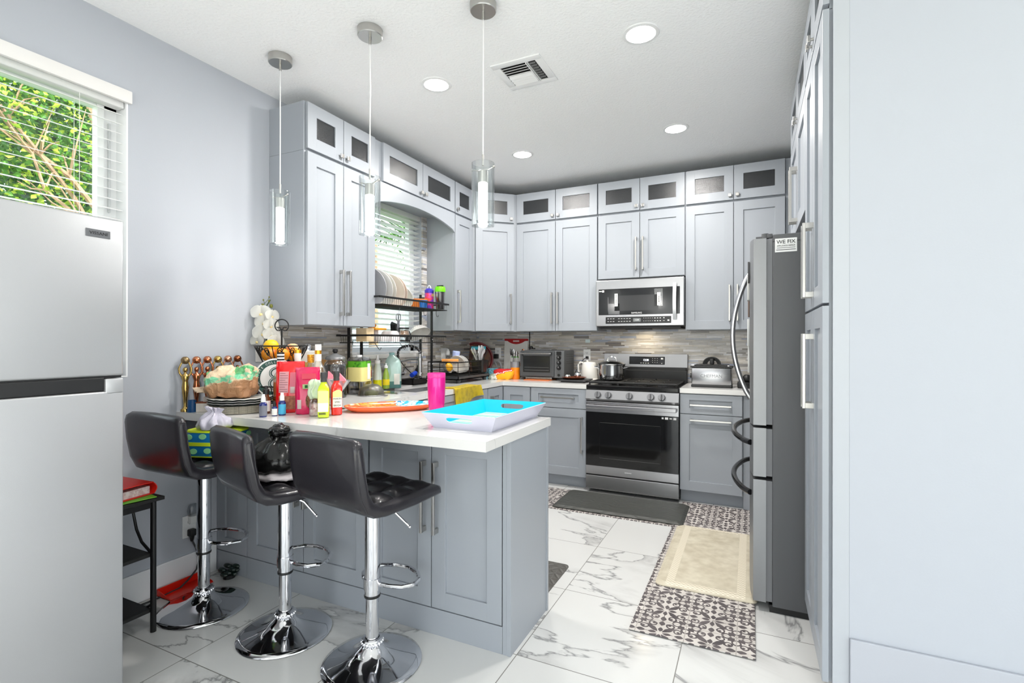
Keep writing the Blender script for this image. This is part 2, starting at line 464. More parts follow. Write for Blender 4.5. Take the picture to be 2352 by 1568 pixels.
struct('trim_2', MB().box(0.0, 0.012, -2.63, B0-0.0, 0.915, 1.42).box(0.0, 0.012, B0, B1, 0.915, BZ0-0.03).box(0.0, 0.012, B1, 0.0, 0.915, 1.42).box(0.0, 0.012, B1, -0.966, 1.42, 2.42).box(0.012, 0.64, -0.012, 0.0, 0.915, 1.42), MOS)
# windows
def window(n, y0, y1, z0, z1, mull, stile):
    fr = MB(); xo = -0.13; xi = -0.085
    fr.box(xo, xi, y0, y0+stile, z0, z1, 0.004).box(xo, xi, y1-stile, y1, z0, z1, 0.004).box(xo, xi, y0, y1, z0, z0+stile, 0.004).box(xo, xi, y0, y1, z1-stile, z1, 0.004)
    for my in mull: fr.box(xo, xi, my-0.02, my+0.02, z0, z1, 0.003)
    fr.box(xo+0.012, xi+0.012, y1-stile-0.03, y1-stile+0.0, z0+0.02, z1-0.02, 0.003)
    o = put(fr, n, TRIM, smooth=False); o['kind'] = 'structure'
    p = put(MB().box(-0.112, -0.108, y0+stile-0.005, y1-stile+0.005, z0+stile-0.005, z1-stile+0.005), 'pane', PANEWIN, o, smooth=False)
    return o
w1 = window('window_1', A0, A1, AZ0, AZ1, [], 0.062)
put(MB().box(-0.084, -0.072, A1-0.045, A1-0.036, 1.9, 2.33, 0.003), 'frame_channel', M('frame_channel_grey', (205,207,210), 0.5), w1)  # thin pale grey upright strip on the window frame
w2 = window('window_2', B0, B1, BZ0, BZ1, [], 0.06)
put(MB().box(-0.10, 0.018, B0-0.0, B1+0.0, BZ0-0.03, BZ0+0.004, 0.003), 'sill', CERAM, w2)
struct('trim_3', MB().box(-0.149, 0.002, A0+0.001, A1-0.001, AZ0-0.0, AZ0+0.006).box(-0.149, 0.002, A1-0.007, A1+0.0, AZ0+0.006, AZ1-0.006).box(-0.149, 0.002, A0, A0+0.007, AZ0+0.006, AZ1-0.006).box(-0.149, 0.002, A0+0.001, A1-0.001, AZ1-0.006, AZ1+0.0), TRIM)

SLAT = M('blind_slat', (246,246,246), 0.45)
translucent(SLAT, (250,250,250), 0.4)
CORD = M('blind_cord', (235,235,232), 0.6)
def blind(label, y0, y1, z0, z1, tilt, pitch, wands):
    t = thing('window_blind', label, 'blind', (0, (y0+y1)/2, z0))
    L = y1-y0
    put(MB().box(-0.062, -0.008, -L/2, L/2, z1-z0-0.045, z1-z0, 0.004), 'headrail', SLAT, t, smooth=False)
    n = int((z1-z0-0.07)/pitch)
    s0 = None
    for i in range(n):
        z = z1-z0-0.07-i*pitch
        if s0 is None:
            c, s_ = math.cos(tilt)*0.025, math.sin(tilt)*0.025
            mb = MB()
            mb.loft([[(-c, yy, -s_-0.0014), (c, yy, s_-0.0014), (c, yy, s_+0.0014), (-c, yy, -s_+0.0014)] for yy in (-L/2+0.004, L/2-0.004)])
            s0 = put(mb, 'slat', SLAT, t, smooth=False)
            o = s0
        else:
            o = s0.copy(); COL.objects.link(o)
        o.location = (-0.035, 0, z)
    put(MB().box(-0.058, -0.012, -L/2+0.004, L/2-0.004, 0.0, 0.018, 0.003), 'bottom_rail', SLAT, t, smooth=False)
    for yy in wands:
        mb = MB()
        for dx in (-0.058, -0.012): mb.tube([(dx, yy-(y0+y1)/2, 0.01), (dx, yy-(y0+y1)/2, z1-z0-0.04)], 0.0011, 5)
        put(mb, 'ladder_cord', CORD, t)
    return t
b1 = blind('white slatted blind over the tall window beside the small fridge', A0+0.005, A1-0.012, AZ0+0.010, AZ1-0.010, -R(17), 0.046, (-3.62, -4.05, -4.6))
b2 = blind('white slatted blind in the window above the sink', B0+0.005, B1-0.006, BZ0+0.006, BZ1-0.002, R(12), 0.044, (-1.2, -1.75))
t = put(MB().box(0.001, 0.022, A0-0.05, A1+0.010, 2.425, 2.485, 0.004), 'blind_valance', M('valance_paint', (232,230,228), 0.5))
tag(t, 'off-white valance board across the top of the window beside the small fridge', 'valance')

# ------------------------------------------------------------------ outside
BARK = M('bark', (196,160,126), 0.8, noise=(14, (150,118,90), 0.35, 0.7))
LEAF1 = M('leaf_green', (96,158,40), 0.5, noise=(3.2, (38,84,26), 0.40, 0.62))
LEAF2 = M('leaf_yellow_green', (176,200,58), 0.5)
def leafmesh(n, cen, rad, size, seed, flat=0.0):
    r = random.Random(seed); mb = MB()
    for i in range(n):
        while True:
            p = Vector((r.uniform(-1,1), r.uniform(-1,1), r.uniform(-1,1)))
            if 0.05 < p.length < 1: break
        p = Vector((cen[0]+p.x*rad[0], cen[1]+p.y*rad[1], cen[2]+p.z*rad[2]))
        d = Vector((r.uniform(-1,1), r.uniform(-1,1), r.uniform(-0.8,0.4))).normalized()
        q = d.orthogonal().normalized(); q = (Matrix.Rotation(r.uniform(0, 6.28), 3, d) @ q)
        s = size*r.uniform(0.7, 1.3); nrm = d.cross(q)*0.12*s
        a, b = p, p+d*s
        m1 = p+d*s*0.45+q*s*0.34+nrm; m2 = p+d*s*0.45-q*s*0.34+nrm
        vs = [mb.v(x) for x in (a, m1, b, m2)]
        mb.f([vs[0], vs[1], vs[2]]); mb.f([vs[0], vs[2], vs[3]])
    return mb
t = thing('garden_tree', 'leafy green tree with pale bare branches outside the window beside the small fridge', 'tree', (-3.4, -2.5, 0))
rb = random.Random(3)
mb = MB()
trunk = [(0.9, 0.55, 0.0), (0.85, 0.52, 1.2), (0.8, 0.50, 2.0), (0.72, 0.36, 2.7), (0.6, 0.2, 3.4), (0.5, 0.1, 4.2)]
mb.tube(trunk, 0.055, 8, r_end=0.02)
for (a, b) in (((0.85, 0.52, 1.6), (0.55, -0.75, 3.6)), ((0.85, 0.52, 1.3), (0.75, -0.4, 3.0)), ((0.84, 0.5, 1.9), (0.5, 0.5, 4.2)), ((0.85, 0.5, 1.5), (0.9, -1.3, 2.7)), ((0.82, 0.5, 2.1), (0.35, -1.2, 3.9)), ((0.86, 0.52, 1.0), (0.75, -1.6, 2.2))):
    a, b = Vector(a), Vector(b)
    pts = [a + (b-a)*k/7 + Vector((rb.uniform(-.05,.05), rb.uniform(-.06,.06), 0.10*math.sin(PI*k/7)+rb.uniform(-.04,.04))) for k in range(8)]
    mb.tube(pts, 0.028, 6, r_end=0.008)
    for q in range(9):
        i = rb.randrange(2, 7); s0 = pts[i]; d = Vector((rb.uniform(-.3,.3), rb.uniform(-.9,.3), rb.uniform(-.1,.8)))*0.8
        mb.tube([s0, s0+d*0.5+Vector((0,0,rb.uniform(-.05,.08))), s0+d], 0.009, 5, r_end=0.003)
put(mb, 'branches', BARK, t)
put(leafmesh(15000, (0.0, -0.3, 3.35), (0.75, 1.6, 1.35), 0.056, 5), 'foliage', LEAF1, t, smooth=False)
put(leafmesh(4200, (0.35, -0.3, 3.35), (0.6, 1.5, 1.3), 0.054, 9), 'young_leaves', LEAF2, t, smooth=False)
# dense hedge behind the tree, palm and pale house seen through the blind over the sink
tag(put(leafmesh(7000, (-5.6, -1.7, 2.55), (0.5, 2.6, 2.4), 0.17, 12), 'garden_hedge', M('hedge_leaf', (52,104,40), 0.6, noise=(2.5, (28,58,28), 0.4, 0.6)), smooth=False), 'tall dark green hedge behind the tree outside the window', 'hedge')
t = thing('palm', 'green palm outside the window above the sink', 'palm', (-3.0, 1.75, 0))
put(MB().tube([(0,0,0), (0.05,0,1.5), (0.0,0.05,2.9)], 0.09, 10, r_end=0.06), 'trunk', BARK, t)
mb = MB()
for i in range(16):
    a = i*2*PI/16+0.2; L = 1.5
    for j in range(12):
        s_ = 0.15+0.85*j/12
        p = Vector((math.cos(a)*L*s_, math.sin(a)*L*s_, 2.9+0.55*math.sin(s_*2.3)-0.9*s_*s_))
        for sg in (-1, 1):
            e = p+Vector((-math.sin(a)*sg*0.28*(1.1-s_*.6)+math.cos(a)*0.12, math.cos(a)*sg*0.28*(1.1-s_*.6)+math.sin(a)*0.12, -0.14))
            o_ = Vector((math.cos(a)*0.03, math.sin(a)*0.03, 0))
            vs = [mb.v(x) for x in (p-o_, p+o_, e)]; mb.f(vs)
put(mb, 'fronds', LEAF1, t, smooth=False)
mb = MB().box(-9.2, -9.0, 0.0, 16.0, 0, 2.9).box(-9.4, -8.8, 0.0, 16.0, 2.9, 3.05)
tag(put(mb, 'neighbour_house', M('pale_blue_render', (206,218,230), 0.8), smooth=False), 'pale blue house wall seen through the blind above the sink', 'house')
mb = MB()
for i in range(26):
    mb.box(-6.03, -6.0, 0.2+i*0.17, 0.24+i*0.17, 0, 1.35)
for z in (0.25, 0.5, 0.75, 1.0, 1.28): mb.box(-6.04, -5.99, 0.2, 4.6, z, z+0.05)
mb.box(-6.08, -6.05, 0.2, 4.6, 0, 1.3)
tag(put(mb, 'garden_fence', M('fence_dark', (70,74,80), 0.7), smooth=False), 'dark latticed garden fence beyond the sink window', 'fence')
tag(put(MB().box(-30, -0.2, -20, 25, -0.2, -0.1), 'lawn', M('lawn_green', (90,128,62), 0.9), smooth=False), 'green lawn outside the windows', 'lawn')['kind'] = 'stuff'

# ------------------------------------------------------------------ ceiling fittings
LED = M('led_lens', (255,255,255), 0.4, emit=(255,253,248), es=9.0)
def downlight(label, x, y):
    t = thing('recessed_light', label, 'ceiling light', (x, y, ZC), group='recessed ceiling lights')
    put(MB().lathe([(0.072, -0.006), (0.088, -0.004), (0.092, 0.0)], seg=40, cap0=False), 'trim_ring', WHITE, t)
    put(MB().cyl((0,0,-0.004), 0.073, 0.004, seg=40), 'lens', LED, t)
    lamp('light_beam', 'AREA', (0,0,-0.012), DOWN, 0.14, (1.0, 0.97, 0.93), parent=t)
    return t
downlight('recessed ceiling light nearest the camera, in front of the tall pantry', 2.222, -2.29)
downlight('recessed ceiling light between the middle pendant and the air vent', 1.02, -2.31)
downlight('small recessed ceiling light furthest back, above the corner cupboards', 1.027, -1.07)
downlight('recessed ceiling light in front of the stove wall, towards the pantry', 2.229, -1.055)
for (x, y) in ((1.0, -6.4), (3.2, -6.4), (5.4, -6.4), (1.9, -4.35)):  # unseen ceiling lamps, added as fill light for the kitchen
    t = thing('recessed_light', 'added ceiling fill lamp out of view over the open room', 'ceiling light', (x, y, ZC), group='added fill lamps on the open room ceiling')
    put(MB().cyl((0,0,-0.004), 0.08, 0.004, seg=32), 'lens', LED, t)
    lamp('light_beam', 'AREA', (0,0,-0.012), FILL_DOWN, 0.16, (1.0, 0.97, 0.94), parent=t)

CRYST = M('lit_crystal', (255,255,255), 0.3, emit=(255,252,246), es=4.5)
def pendant(label, x, y):
    t = thing('pendant_light', label, 'pendant lamp', (x, y, 0), group='pendant lamps over the peninsula')
    put(MB().lathe([(0.055, ZC), (0.06, ZC-0.001), (0.06, ZC-0.036), (0.057, ZC-0.04), (0.0, ZC-0.04)], seg=40), 'canopy', NICKEL, t)
    put(MB().tube([(0,0,ZC-0.04), (0.0005,0,2.45), (0,0,2.10)], 0.0032, 8), 'cord', M('clear_cord', (222,222,222), 0.3), t)
    put(MB().cyl((0,0,ZC-0.075), 0.0065, 0.035, seg=12), 'cord_grip', NICKEL, t); put(MB().cyl((0,0,2.08), 0.005, 0.05, seg=12), 'lower_cord_grip', NICKEL, t)
    put(MB().cyl((0,0,2.00), 0.0235, 0.055, seg=24, bev=0.002).tube([(-0.052,0.0,2.068),(-0.02,0.0,2.058),(0.02,0.0,2.058),(0.052,0.0,2.068)], 0.003, 6).sph((-0.055,0,2.068),0.006,10).sph((0.055,0,2.068),0.006,10), 'socket', NICKEL, t)
    put(MB().cyl((0,0,1.825), 0.021, 0.178, seg=24, bev=0.003), 'crystal_rod', CRYST, t)
    mb = MB()
    mb.lathe([(0.049, 1.806), (0.052, 1.806), (0.052, 2.09), (0.049, 2.09)], seg=40, cap0=False, cap1=False)
    mb.lathe([(0.0485, 2.09), (0.0485, 1.806)], seg=40, cap0=False, cap1=False)
    mb.lathe([(0.048, 1.807), (0.024, 1.806)], seg=40, cap0=False, cap1=False)
    put(mb, 'glass_shade', GLASSP, t)
    lamp('glow', 'POINT', (0,0,1.79), PEND, 0.03, (1.0, 0.97, 0.93), parent=t)
    return t
pendant('glass cylinder pendant hanging nearest the left wall, furthest from the tray', 0.423, -2.915)
pendant('glass cylinder pendant hanging in the middle of the three', 1.025, -2.895)
pendant('glass cylinder pendant hanging above the turquoise tray end of the peninsula', 1.62, -2.825)

t = thing('ceiling_vent', 'square white ceiling air vent with angled louvres', 'vent', (1.552, -2.206, ZC))
fr = MB()
a, b = 0.148, 0.105
for (x0, x1, y0, y1) in ((-a, a, -a, -b), (-a, a, b, a), (-a, -b, -b, b), (b, a, -b, b)):
    fr.box(x0, x1, y0, y1, -0.008, 0.0, 0.003)
put(fr, 'frame', WHITE, t)
put(MB().box(-b, b, -b, b, -0.001, 0.0), 'backing', M('vent_dark', (38,38,38), 0.8), t)
for i in range(8):
    y = -0.088+i*0.0245
    s_ = -1 if i < 4 else 1
    mb = MB().loft([[(x, y-0.011, -0.004 if s_ > 0 else -0.014), (x, y+0.011, -0.014 if s_ > 0 else -0.004), (x, y+0.011, -0.0125 if s_ > 0 else -0.0025), (x, y-0.011, -0.0025 if s_ > 0 else -0.0125)] for x in (-0.1, 0.045)])
    put(mb, 'louvre', WHITE, t, smooth=False)
put(MB().box(0.048, 0.053, -b, b, -0.012, -0.001).box(0.058, 0.061, -b, b, -0.010, -0.001), 'divider', WHITE, t)
for i in range(7):
    y = -0.085+i*0.026
    put(MB().box(0.064, 0.1, y, y+0.003, -0.011, -0.001), 'cross_louvre', M('vent_grey', (120,120,120), 0.6), t, smooth=False)
# ------------------------------------------------------------------ cabinets
def pull(parent, x, z, L, vert=True, y=-0.02):
    mb = MB(); s = 0.006; so = 0.034
    if vert:
        mb.box(x-s, x+s, y-so-0.006, y-so+0.006, z-L/2, z+L/2, 0.0015)
        for zz in (z-L/2+0.012, z+L/2-0.012): mb.box(x-s*0.9, x+s*0.9, y-so, y, zz-0.011, zz+0.011, 0.001)
    else:
        mb.box(x-L/2, x+L/2, y-so-0.006, y-so+0.006, z-s, z+s, 0.0015)
        for xx in (x-L/2+0.012, x+L/2-0.012): mb.box(xx-0.011, xx+0.011, y-so, y, z-s*0.9, z+s*0.9, 0.001)
    return put(mb, 'handle', NICKEL, parent, smooth=False)

def knob(parent, x, z, y=-0.02):
    mb = MB().cyl((x, y, z), 0.006, -0.014, 'y', 12).box(x-0.013, x+0.013, y-0.024, y-0.013, z-0.013, z+0.013, 0.002)
    return put(mb, 'knob', NICKEL, parent, smooth=False)

def door(root, x0, x1, z0, z1, handle=None, kind='panel', name='door', rail=0.07, rz=0.075):
    mb = MB(); y0, y1 = -0.0215, -0.0015; bv = 0.0012
    if kind == 'slab':
        mb.box(x0, x1, y0, y1, z0, z1, bv)
    else:
        mb.box(x0, x0+rail, y0, y1, z0, z1, bv).box(x1-rail, x1, y0, y1, z0, z1, bv)
        mb.box(x0+rail-0.001, x1-rail+0.001, y0, y1, z0, z0+rz, bv).box(x0+rail-0.001, x1-rail+0.001, y0, y1, z1-rz, z1, bv)
        if kind == 'panel': mb.box(x0+rail-0.004, x1-rail+0.004, y0+0.0105, y1-0.003, z0+rz-0.004, z1-rz+0.004)
    d = put(mb, name, CAB, root, smooth=False)
    if kind == 'glass':
        put(MB().box(x0+rail-0.002, x1-rail+0.002, y0+0.009, y1-0.004, z0+rz-0.002, z1-rz+0.002), 'pane', PANE, d, smooth=False)
    if handle:
        if handle[0] == 'v': pull(d, handle[1], handle[2], handle[3])
        elif handle[0] == 'h': pull(d, handle[1], handle[2], handle[3], False)
        else: knob(d, handle[1], handle[2])
    return d

def cabinet(name, label, loc, rz, w, d, z0, z1, doors, toe=0, group=None, plinth=None, cat='cabinet', ctop=None):
    t = thing(name, label, cat, loc, rz, group)
    put(MB().box(0, w, 0.0, d, z0, ctop or z1, 0.001).box(0, w, 0.0, 0.02, z0, z1, 0.001) if ctop else MB().box(0, w, 0.0, d, z0, z1, 0.001), 'carcass', CAB, t, smooth=False)
    if toe: put(MB().box(0, w, toe, d, 0.0, z0), 'toe_kick', CAB, t, smooth=False)
    for dd in doors: door(t, *dd[:4], **dd[4])
    return t

g = 0.0025
U0, US, UT = 1.381, 2.433, 2.728
def two_lower(w, z0=U0, z1=US-0.006, hz=None, e0=0.006, e1=0.006, L=0.295):
    m = w/2; hz = (z0+0.22) if hz is None else hz
    return [(e0, m-g, z0+0.004, z1, dict(handle=('v', m-0.030, hz, L))), (m+g, w-e1, z0+0.004, z1, dict(handle=('v', m+0.030, hz, L)))]
def two_glass(w, e0=0.006, e1=0.006):
    m = w/2; z0, z1 = US+0.012, UT-0.004
    return [(e0, m-g, z0, z1, dict(kind='glass', handle=('k', m-0.028, z0+0.035))), (m+g, w-e1, z0, z1, dict(kind='glass', handle=('k', m+0.028, z0+0.035)))]
GW = 'wall cupboards of the grey kitchen'
GT = 'glass fronted top cupboards'
DU = 0.325
# back wall: face looks towards -y
yb = -0.327
w = 1.4546-0.634
cabinet('wall_cabinet', 'tall grey double door wall cupboard left of the microwave', (0.634, yb, 0), 0, w-0.002, DU, U0, US, two_lower(w), group=GW)
cabinet('glass_front_cabinet', 'short cupboard with two dark panes above the tall double doors left of the microwave', (0.634, yb, 0), 0, w-0.002, DU, US+0.001, UT, two_glass(w), group=GT)
w = 0.762
cabinet('wall_cabinet', 'short grey double door wall cupboard directly above the microwave', (1.4546, yb, 0), 0, w-0.002, DU, 1.846, US, two_lower(w, 1.846, hz=2.058, L=0.292), group=GW)
cabinet('glass_front_cabinet', 'glass fronted top cupboard over the cupboard above the microwave', (1.4546, yb, 0), 0, w-0.002, DU, US+0.001, UT, two_glass(w), group=GT)
w = 0.750
cabinet('wall_cabinet', 'tall grey double door wall cupboard between microwave and dark fridge', (2.2166, yb, 0), 0, w-0.002, DU, U0, US, two_lower(w), group=GW)
cabinet('glass_front_cabinet', 'glass fronted top cupboard nearest the fridge, a lamp glinting in its first pane', (2.2166, yb, 0), 0, w-0.002, DU, US+0.001, UT, two_glass(w), group=GT)
tag(put(MB().box(2.966, 3.30, yb+0.004, -0.001, U0, UT), 'filler_panel', CAB, smooth=False), 'plain grey filler panel between the back wall cupboards and the fridge corner', 'panel')
# left wall: face looks towards +x
xl = 0.296; QL = PI/2
w = 2.643-2.03
cabinet('wall_cabinet', 'tall grey double door wall cupboard left of the sink window', (xl, -2.643, 0), QL, w, xl-0.001, U0, US, two_lower(w, hz=1.596, e0=0.012, e1=0.002), group=GW)
cabinet('glass_front_cabinet', 'top cupboard with two dark square panes left of the sink window', (xl, -2.643, 0), QL, w, xl-0.001, US+0.001, UT, two_glass(w, 0.012, 0.002), group=GT)
tag(put(MB().box(0.0, xl, -2.0295, -1.949, US-0.115, UT, 0.001), 'filler_panel', CAB, smooth=False), 'narrow grey filler strip between the left cupboard and the arched valance', 'panel')
w = 1.948-0.966
bridge = cabinet('glass_front_cabinet', 'wide glass fronted top cupboard bridging above the sink window', (xl, -1.948, 0), QL, w, xl-0.001, US+0.001, UT, two_glass(w), group=GT)
poly = [(0, US)]
wA = -0.966+2.0285
for i in range(25):
    u = i/24; poly.append((u*wA, 2.272+0.075*(1-(2*u-1)**2)**0.9 if 0.02 < u < 0.98 else 2.262))
poly.append((wA, US))
mb = MB(Matrix.Translation((xl, -2.0285, 0)) @ Matrix.Rotation(QL, 4, 'Z'))
mb.prism([(p[0], p[1]) for p in poly], -0.019, 0.0, 'y')
tag(put(mb, 'arched_valance', CAB, smooth=True, ang=25), 'grey arched wooden valance over the sink window', 'valance')
tag(put(MB().box(0.002, xl-0.002, -1.949, -0.967, 2.420, US-0.001), 'soffit_board', CAB, smooth=False), 'grey soffit board above the sink window blind', 'board')
w = 0.965-0.634
cabinet('wall_cabinet', 'narrow single door wall cupboard right of the sink window', (xl, -0.965, 0), QL, w, xl-0.001, U0, US, [(0.006, w-0.004, U0+0.004, US-0.006, dict(handle=('v', 0.04, 1.60, 0.295)))], group=GW)
cabinet('glass_front_cabinet', 'narrow top cupboard with a single pane right of the sink window', (xl, -0.965, 0), QL, w, xl-0.001, US+0.001, UT, [(0.006, w-0.004, US+0.012, UT-0.004, dict(kind='glass', handle=('k', 0.033, US+0.047)))], group=GT)
# corner units with a diagonal face
P0 = Vector((xl, -0.633)); P1 = Vector((0.633, yb)); dv = P1-P0; LW = dv.length; an = math.atan2(dv.y, dv.x)
for (nm, lb, z0, z1, kind) in (('wall_cabinet', 'diagonal corner wall cupboard with one tall door', U0, US, 'panel'), ('glass_front_cabinet', 'diagonal corner top cupboard with one dark pane', US+0.001, UT, 'glass')):
    t = thing(nm, lb, 'cabinet', (P0.x, P0.y, 0), an, GW if kind == 'panel' else GT)
    inv = Matrix.Rotation(-an, 4, 'Z') @ Matrix.Translation((-P0.x, -P0.y, 0))
    mb = MB(inv); mb.prism([(P0.x, P0.y), (P1.x, P1.y), (0.633, -0.001), (0.001, -0.001), (0.001, -0.633)], z0, z1)
    put(mb, 'carcass', CAB, t, smooth=False)
    if kind == 'panel': door(t, 0.035, LW-0.035, z0+0.004, z1-0.006, ('v', LW-0.075, 1.60, 0.295))
    else: door(t, 0.035, LW-0.035, z0+0.011, z1-0.004, ('k', LW-0.068, z0+0.046), 'glass')
    
# base units on the back wall
BZ, BT = 0.106, 0.874
yf = -0.6155
def base(label, x0, x1, doors, group='base cupboards under the worktop'):
    return cabinet('base_cabinet', label, (x0, yf, 0), 0, x1-x0, 0.60, BZ, BT, doors, toe=0.06, group=group)
w = 1.441-0.914
base('base unit with one drawer and one door left of the cooker', 0.914, 1.441, [(0.006, w-0.004, 0.700, 0.868, dict(handle=('h', w/2, 0.790, 0.31), name='drawer', rz=0.05)), (0.006, w-0.004, BZ+0.003, 0.694, dict(handle=('v', w-0.04, 0.475, 0.31)))])
w = 2.667-2.207
base('base unit with a drawer above a pull-out door right of the cooker', 2.207, 2.667, [(0.004, w-0.006, 0.715, 0.868, dict(handle=('h', w/2, 0.787, 0.30), name='drawer', rz=0.045)), (0.004, w-0.006, BZ+0.003, 0.709, dict(handle=('h', w/2, 0.668, 0.30)))])
tag(put(MB().box(2.669, 3.3, yf, -0.002, 0.0, BT), 'filler_panel', CAB, smooth=False), 'plain grey base panel behind the dark fridge', 'panel')
# corner base with two hinged door leaves
t = thing('corner_base_cabinet', 'corner base unit with two folded door leaves under the cutlery rack', 'cabinet', (0, 0, 0), group='base cupboards under the worktop')
mb = MB(); mb.prism([(0.002, -0.002), (0.912, -0.002), (0.912, yf), (0.6155, yf), (0.6155, -0.938), (0.002, -0.938)], BZ, BT)
put(mb, 'carcass', CAB, t, smooth=False)
mb = MB(); mb.prism([(0.002, -0.002), (0.912, -0.002), (0.912, yf+0.06), (0.5555, yf+0.06), (0.5555, -0.938), (0.002, -0.938)], 0, BZ)
put(mb, 'toe_kick', CAB, t, smooth=False)
d1 = door(t, 0.025, 0.292, BZ+0.003, 0.868, None); d1.location = (0.6155, yf, 0)
d2 = door(t, 0.005, 0.29, BZ+0.003, 0.868, ('v', 0.05, 0.70, 0.20)); d2.location = (0.6155, -0.935, 0); d2.rotation_euler = (0, 0, QL)
# sink run, face towards +x
def baseL(label, y0, y1, doors):
    return cabinet('base_cabinet', label, (0.6155, y0, 0), QL, y1-y0, 0.60, BZ, BT, doors, toe=0.06, ctop=0.68, group='base cupboards under the worktop')
w = 0.95
m = w/2
tk = baseL('sink base unit with false drawer fronts, half hidden by the peninsula', -1.89, -0.94, [(0.004, m-g, 0.70, 0.868, dict(name='false_drawer_front', rz=0.05)), (m+g, w-0.004, 0.70, 0.868, dict(name='false_drawer_front', rz=0.05)), (0.004, m-g, BZ+0.003, 0.694, dict(handle=('v', m-0.04, 0.52, 0.29))), (m+g, w-0.004, BZ+0.003, 0.694, dict(handle=('v', m+0.04, 0.52, 0.29)))])
w = 0.60
t = thing('dishwasher', 'dark steel dishwasher front between the sink unit and the peninsula', 'dishwasher', (0.6155, -2.50, 0), QL)
put(MB().box(0, w, 0, 0.58, 0.10, BT), 'body', M('appliance_grey', (92,94,97), 0.5), t, smooth=False)
put(MB().box(0.003, w-0.003, -0.025, -0.001, 0.12, 0.78, 0.004), 'door', STEELV, t, smooth=False)
put(MB().box(0.01, w-0.01, 0.06, 0.5, 0.0, 0.10), 'toe_kick', BLACK, t, smooth=False)
put(MB().box(0.003, w-0.003, -0.022, -0.001, 0.785, BT-0.004, 0.003), 'control_strip', BLACK, t, smooth=False)
tag(put(MB().box(0.002, 0.6155, -2.59, -2.503, 0.0, BT), 'filler_panel', CAB, smooth=False), 'grey corner filler panel where the sink run meets the peninsula', 'panel')

# peninsula: two door pairs facing the camera side, panelled end
GP = 'peninsula cupboards behind the bar stools'
yp = -2.9615
def pen(label, x0, x1, z, d0, d1, hnd=True):
    w = x1-x0; m = (d0+d1)/2-x0
    L = [(d0-x0+0.003, m-g, z, 0.866, dict(handle=('v', m-0.032, 0.603, 0.312) if hnd else None)), (m+g, d1-x0-0.003, z, 0.866, dict(handle=('v', m+0.032, 0.603, 0.312) if hnd else None))]
    t = cabinet('peninsula_cabinet', label, (x0, yp, 0), 0, w, 0.365, 0.0, BT, L, group=GP)
    put(MB().box(0, w, -0.0225, 0.0, 0.0, 0.112, 0.001), 'plinth', CAB, t, smooth=False)
    return t
pen('peninsula cupboard with paired long handles right of the third stool', 1.1, 1.7995, 0.116, 1.1, 1.7990)
pen('peninsula cupboard behind the middle stool', 0.255, 1.0985, 0.116, 0.255, 1.092)
t = cabinet('peninsula_cabinet', 'narrow peninsula cupboard against the left wall behind the first stool', (0.0, yp, 0), 0, 0.2535, 0.365, 0.0, BT, [(0.002, 0.249, 0.116, 0.866, dict())], group=GP)
put(MB().box(0, 0.2535, -0.0225, 0.0, 0.0, 0.112, 0.001), 'plinth', CAB, t, smooth=False)
t = thing('peninsula_end_panel', 'tall grey end panel closing the peninsula beside the walkway', 'panel', (1.819, -2.985, 0))
put(MB().box(0, 0.019, 0.0, 0.392, 0.0, BT, 0.001), 'board', CAB, t, smooth=False)
put(MB().box(-0.018, 0.0, 0.001, 0.02, 0.0, BT, 0.001), 'corner_post', CAB, t, smooth=False)
put(MB().box(0.0, 0.024, 0.392, 0.41, 0.0, BT, 0.001), 'edge_strip', CAB, t, smooth=False)

# right bank: face towards -x
QR = -PI/2; xr = 2.9645
t = thing('pantry_cabinet', 'tall grey pantry cupboard with long bar handles beside the dark fridge', 'cabinet', (xr, -2.172, 0), QR)
w = 0.598
put(MB().box(0, w, 0, 0.62, 0.10, 2.442, 0.001), 'carcass', CAB, t, smooth=False)
put(MB().box(0, w, 0.06, 0.62, 0.0, 0.10), 'toe_kick', CAB, t, smooth=False)
m = w/2+0.003
for (z0, z1, hz) in ((0.104, 1.408, 1.166), (1.418, 2.438, 1.61)):
    door(t, 0.002, m-g, z0, z1, ('v', m-0.030, hz, 0.30)); door(t, m+g, w+0.016, z0, z1, ('v', m+0.030, hz, 0.30))
t2 = cabinet('glass_front_cabinet', 'glass fronted top cupboard above the tall pantry', (xr, -2.172, 0), QR, w, 0.62, 2.445, UT, [(0.002, m-g, 2.455, UT-0.004, dict(kind='glass', handle=('k', m-0.028, 2.49))), (m+g, w+0.016, 2.455, UT-0.004, dict(kind='glass', handle=('k', m+0.028, 2.49)))], group=GT)
w = 0.92
cabinet('wall_cabinet', 'grey double door cupboard above the dark fridge', (xr, -1.246, 0), QR, w, 0.62, 1.885, 2.442, two_lower(w, 1.885, 2.438, hz=2.075, L=0.30), group=GW)
cabinet('glass_front_cabinet', 'glass fronted top cupboard above the dark fridge', (xr, -1.246, 0), QR, w, 0.62, 2.445, UT, two_glass(w), group=GT)
tag(put(MB().box(2.974, 3.0220, -2.786, -2.773, 0, ZC-0.002), 'end_panel', M('end_panel_paint', (180,184,190), 0.5), smooth=False), 'pale narrow end strip between the pantry and the wall facing the camera', 'panel')

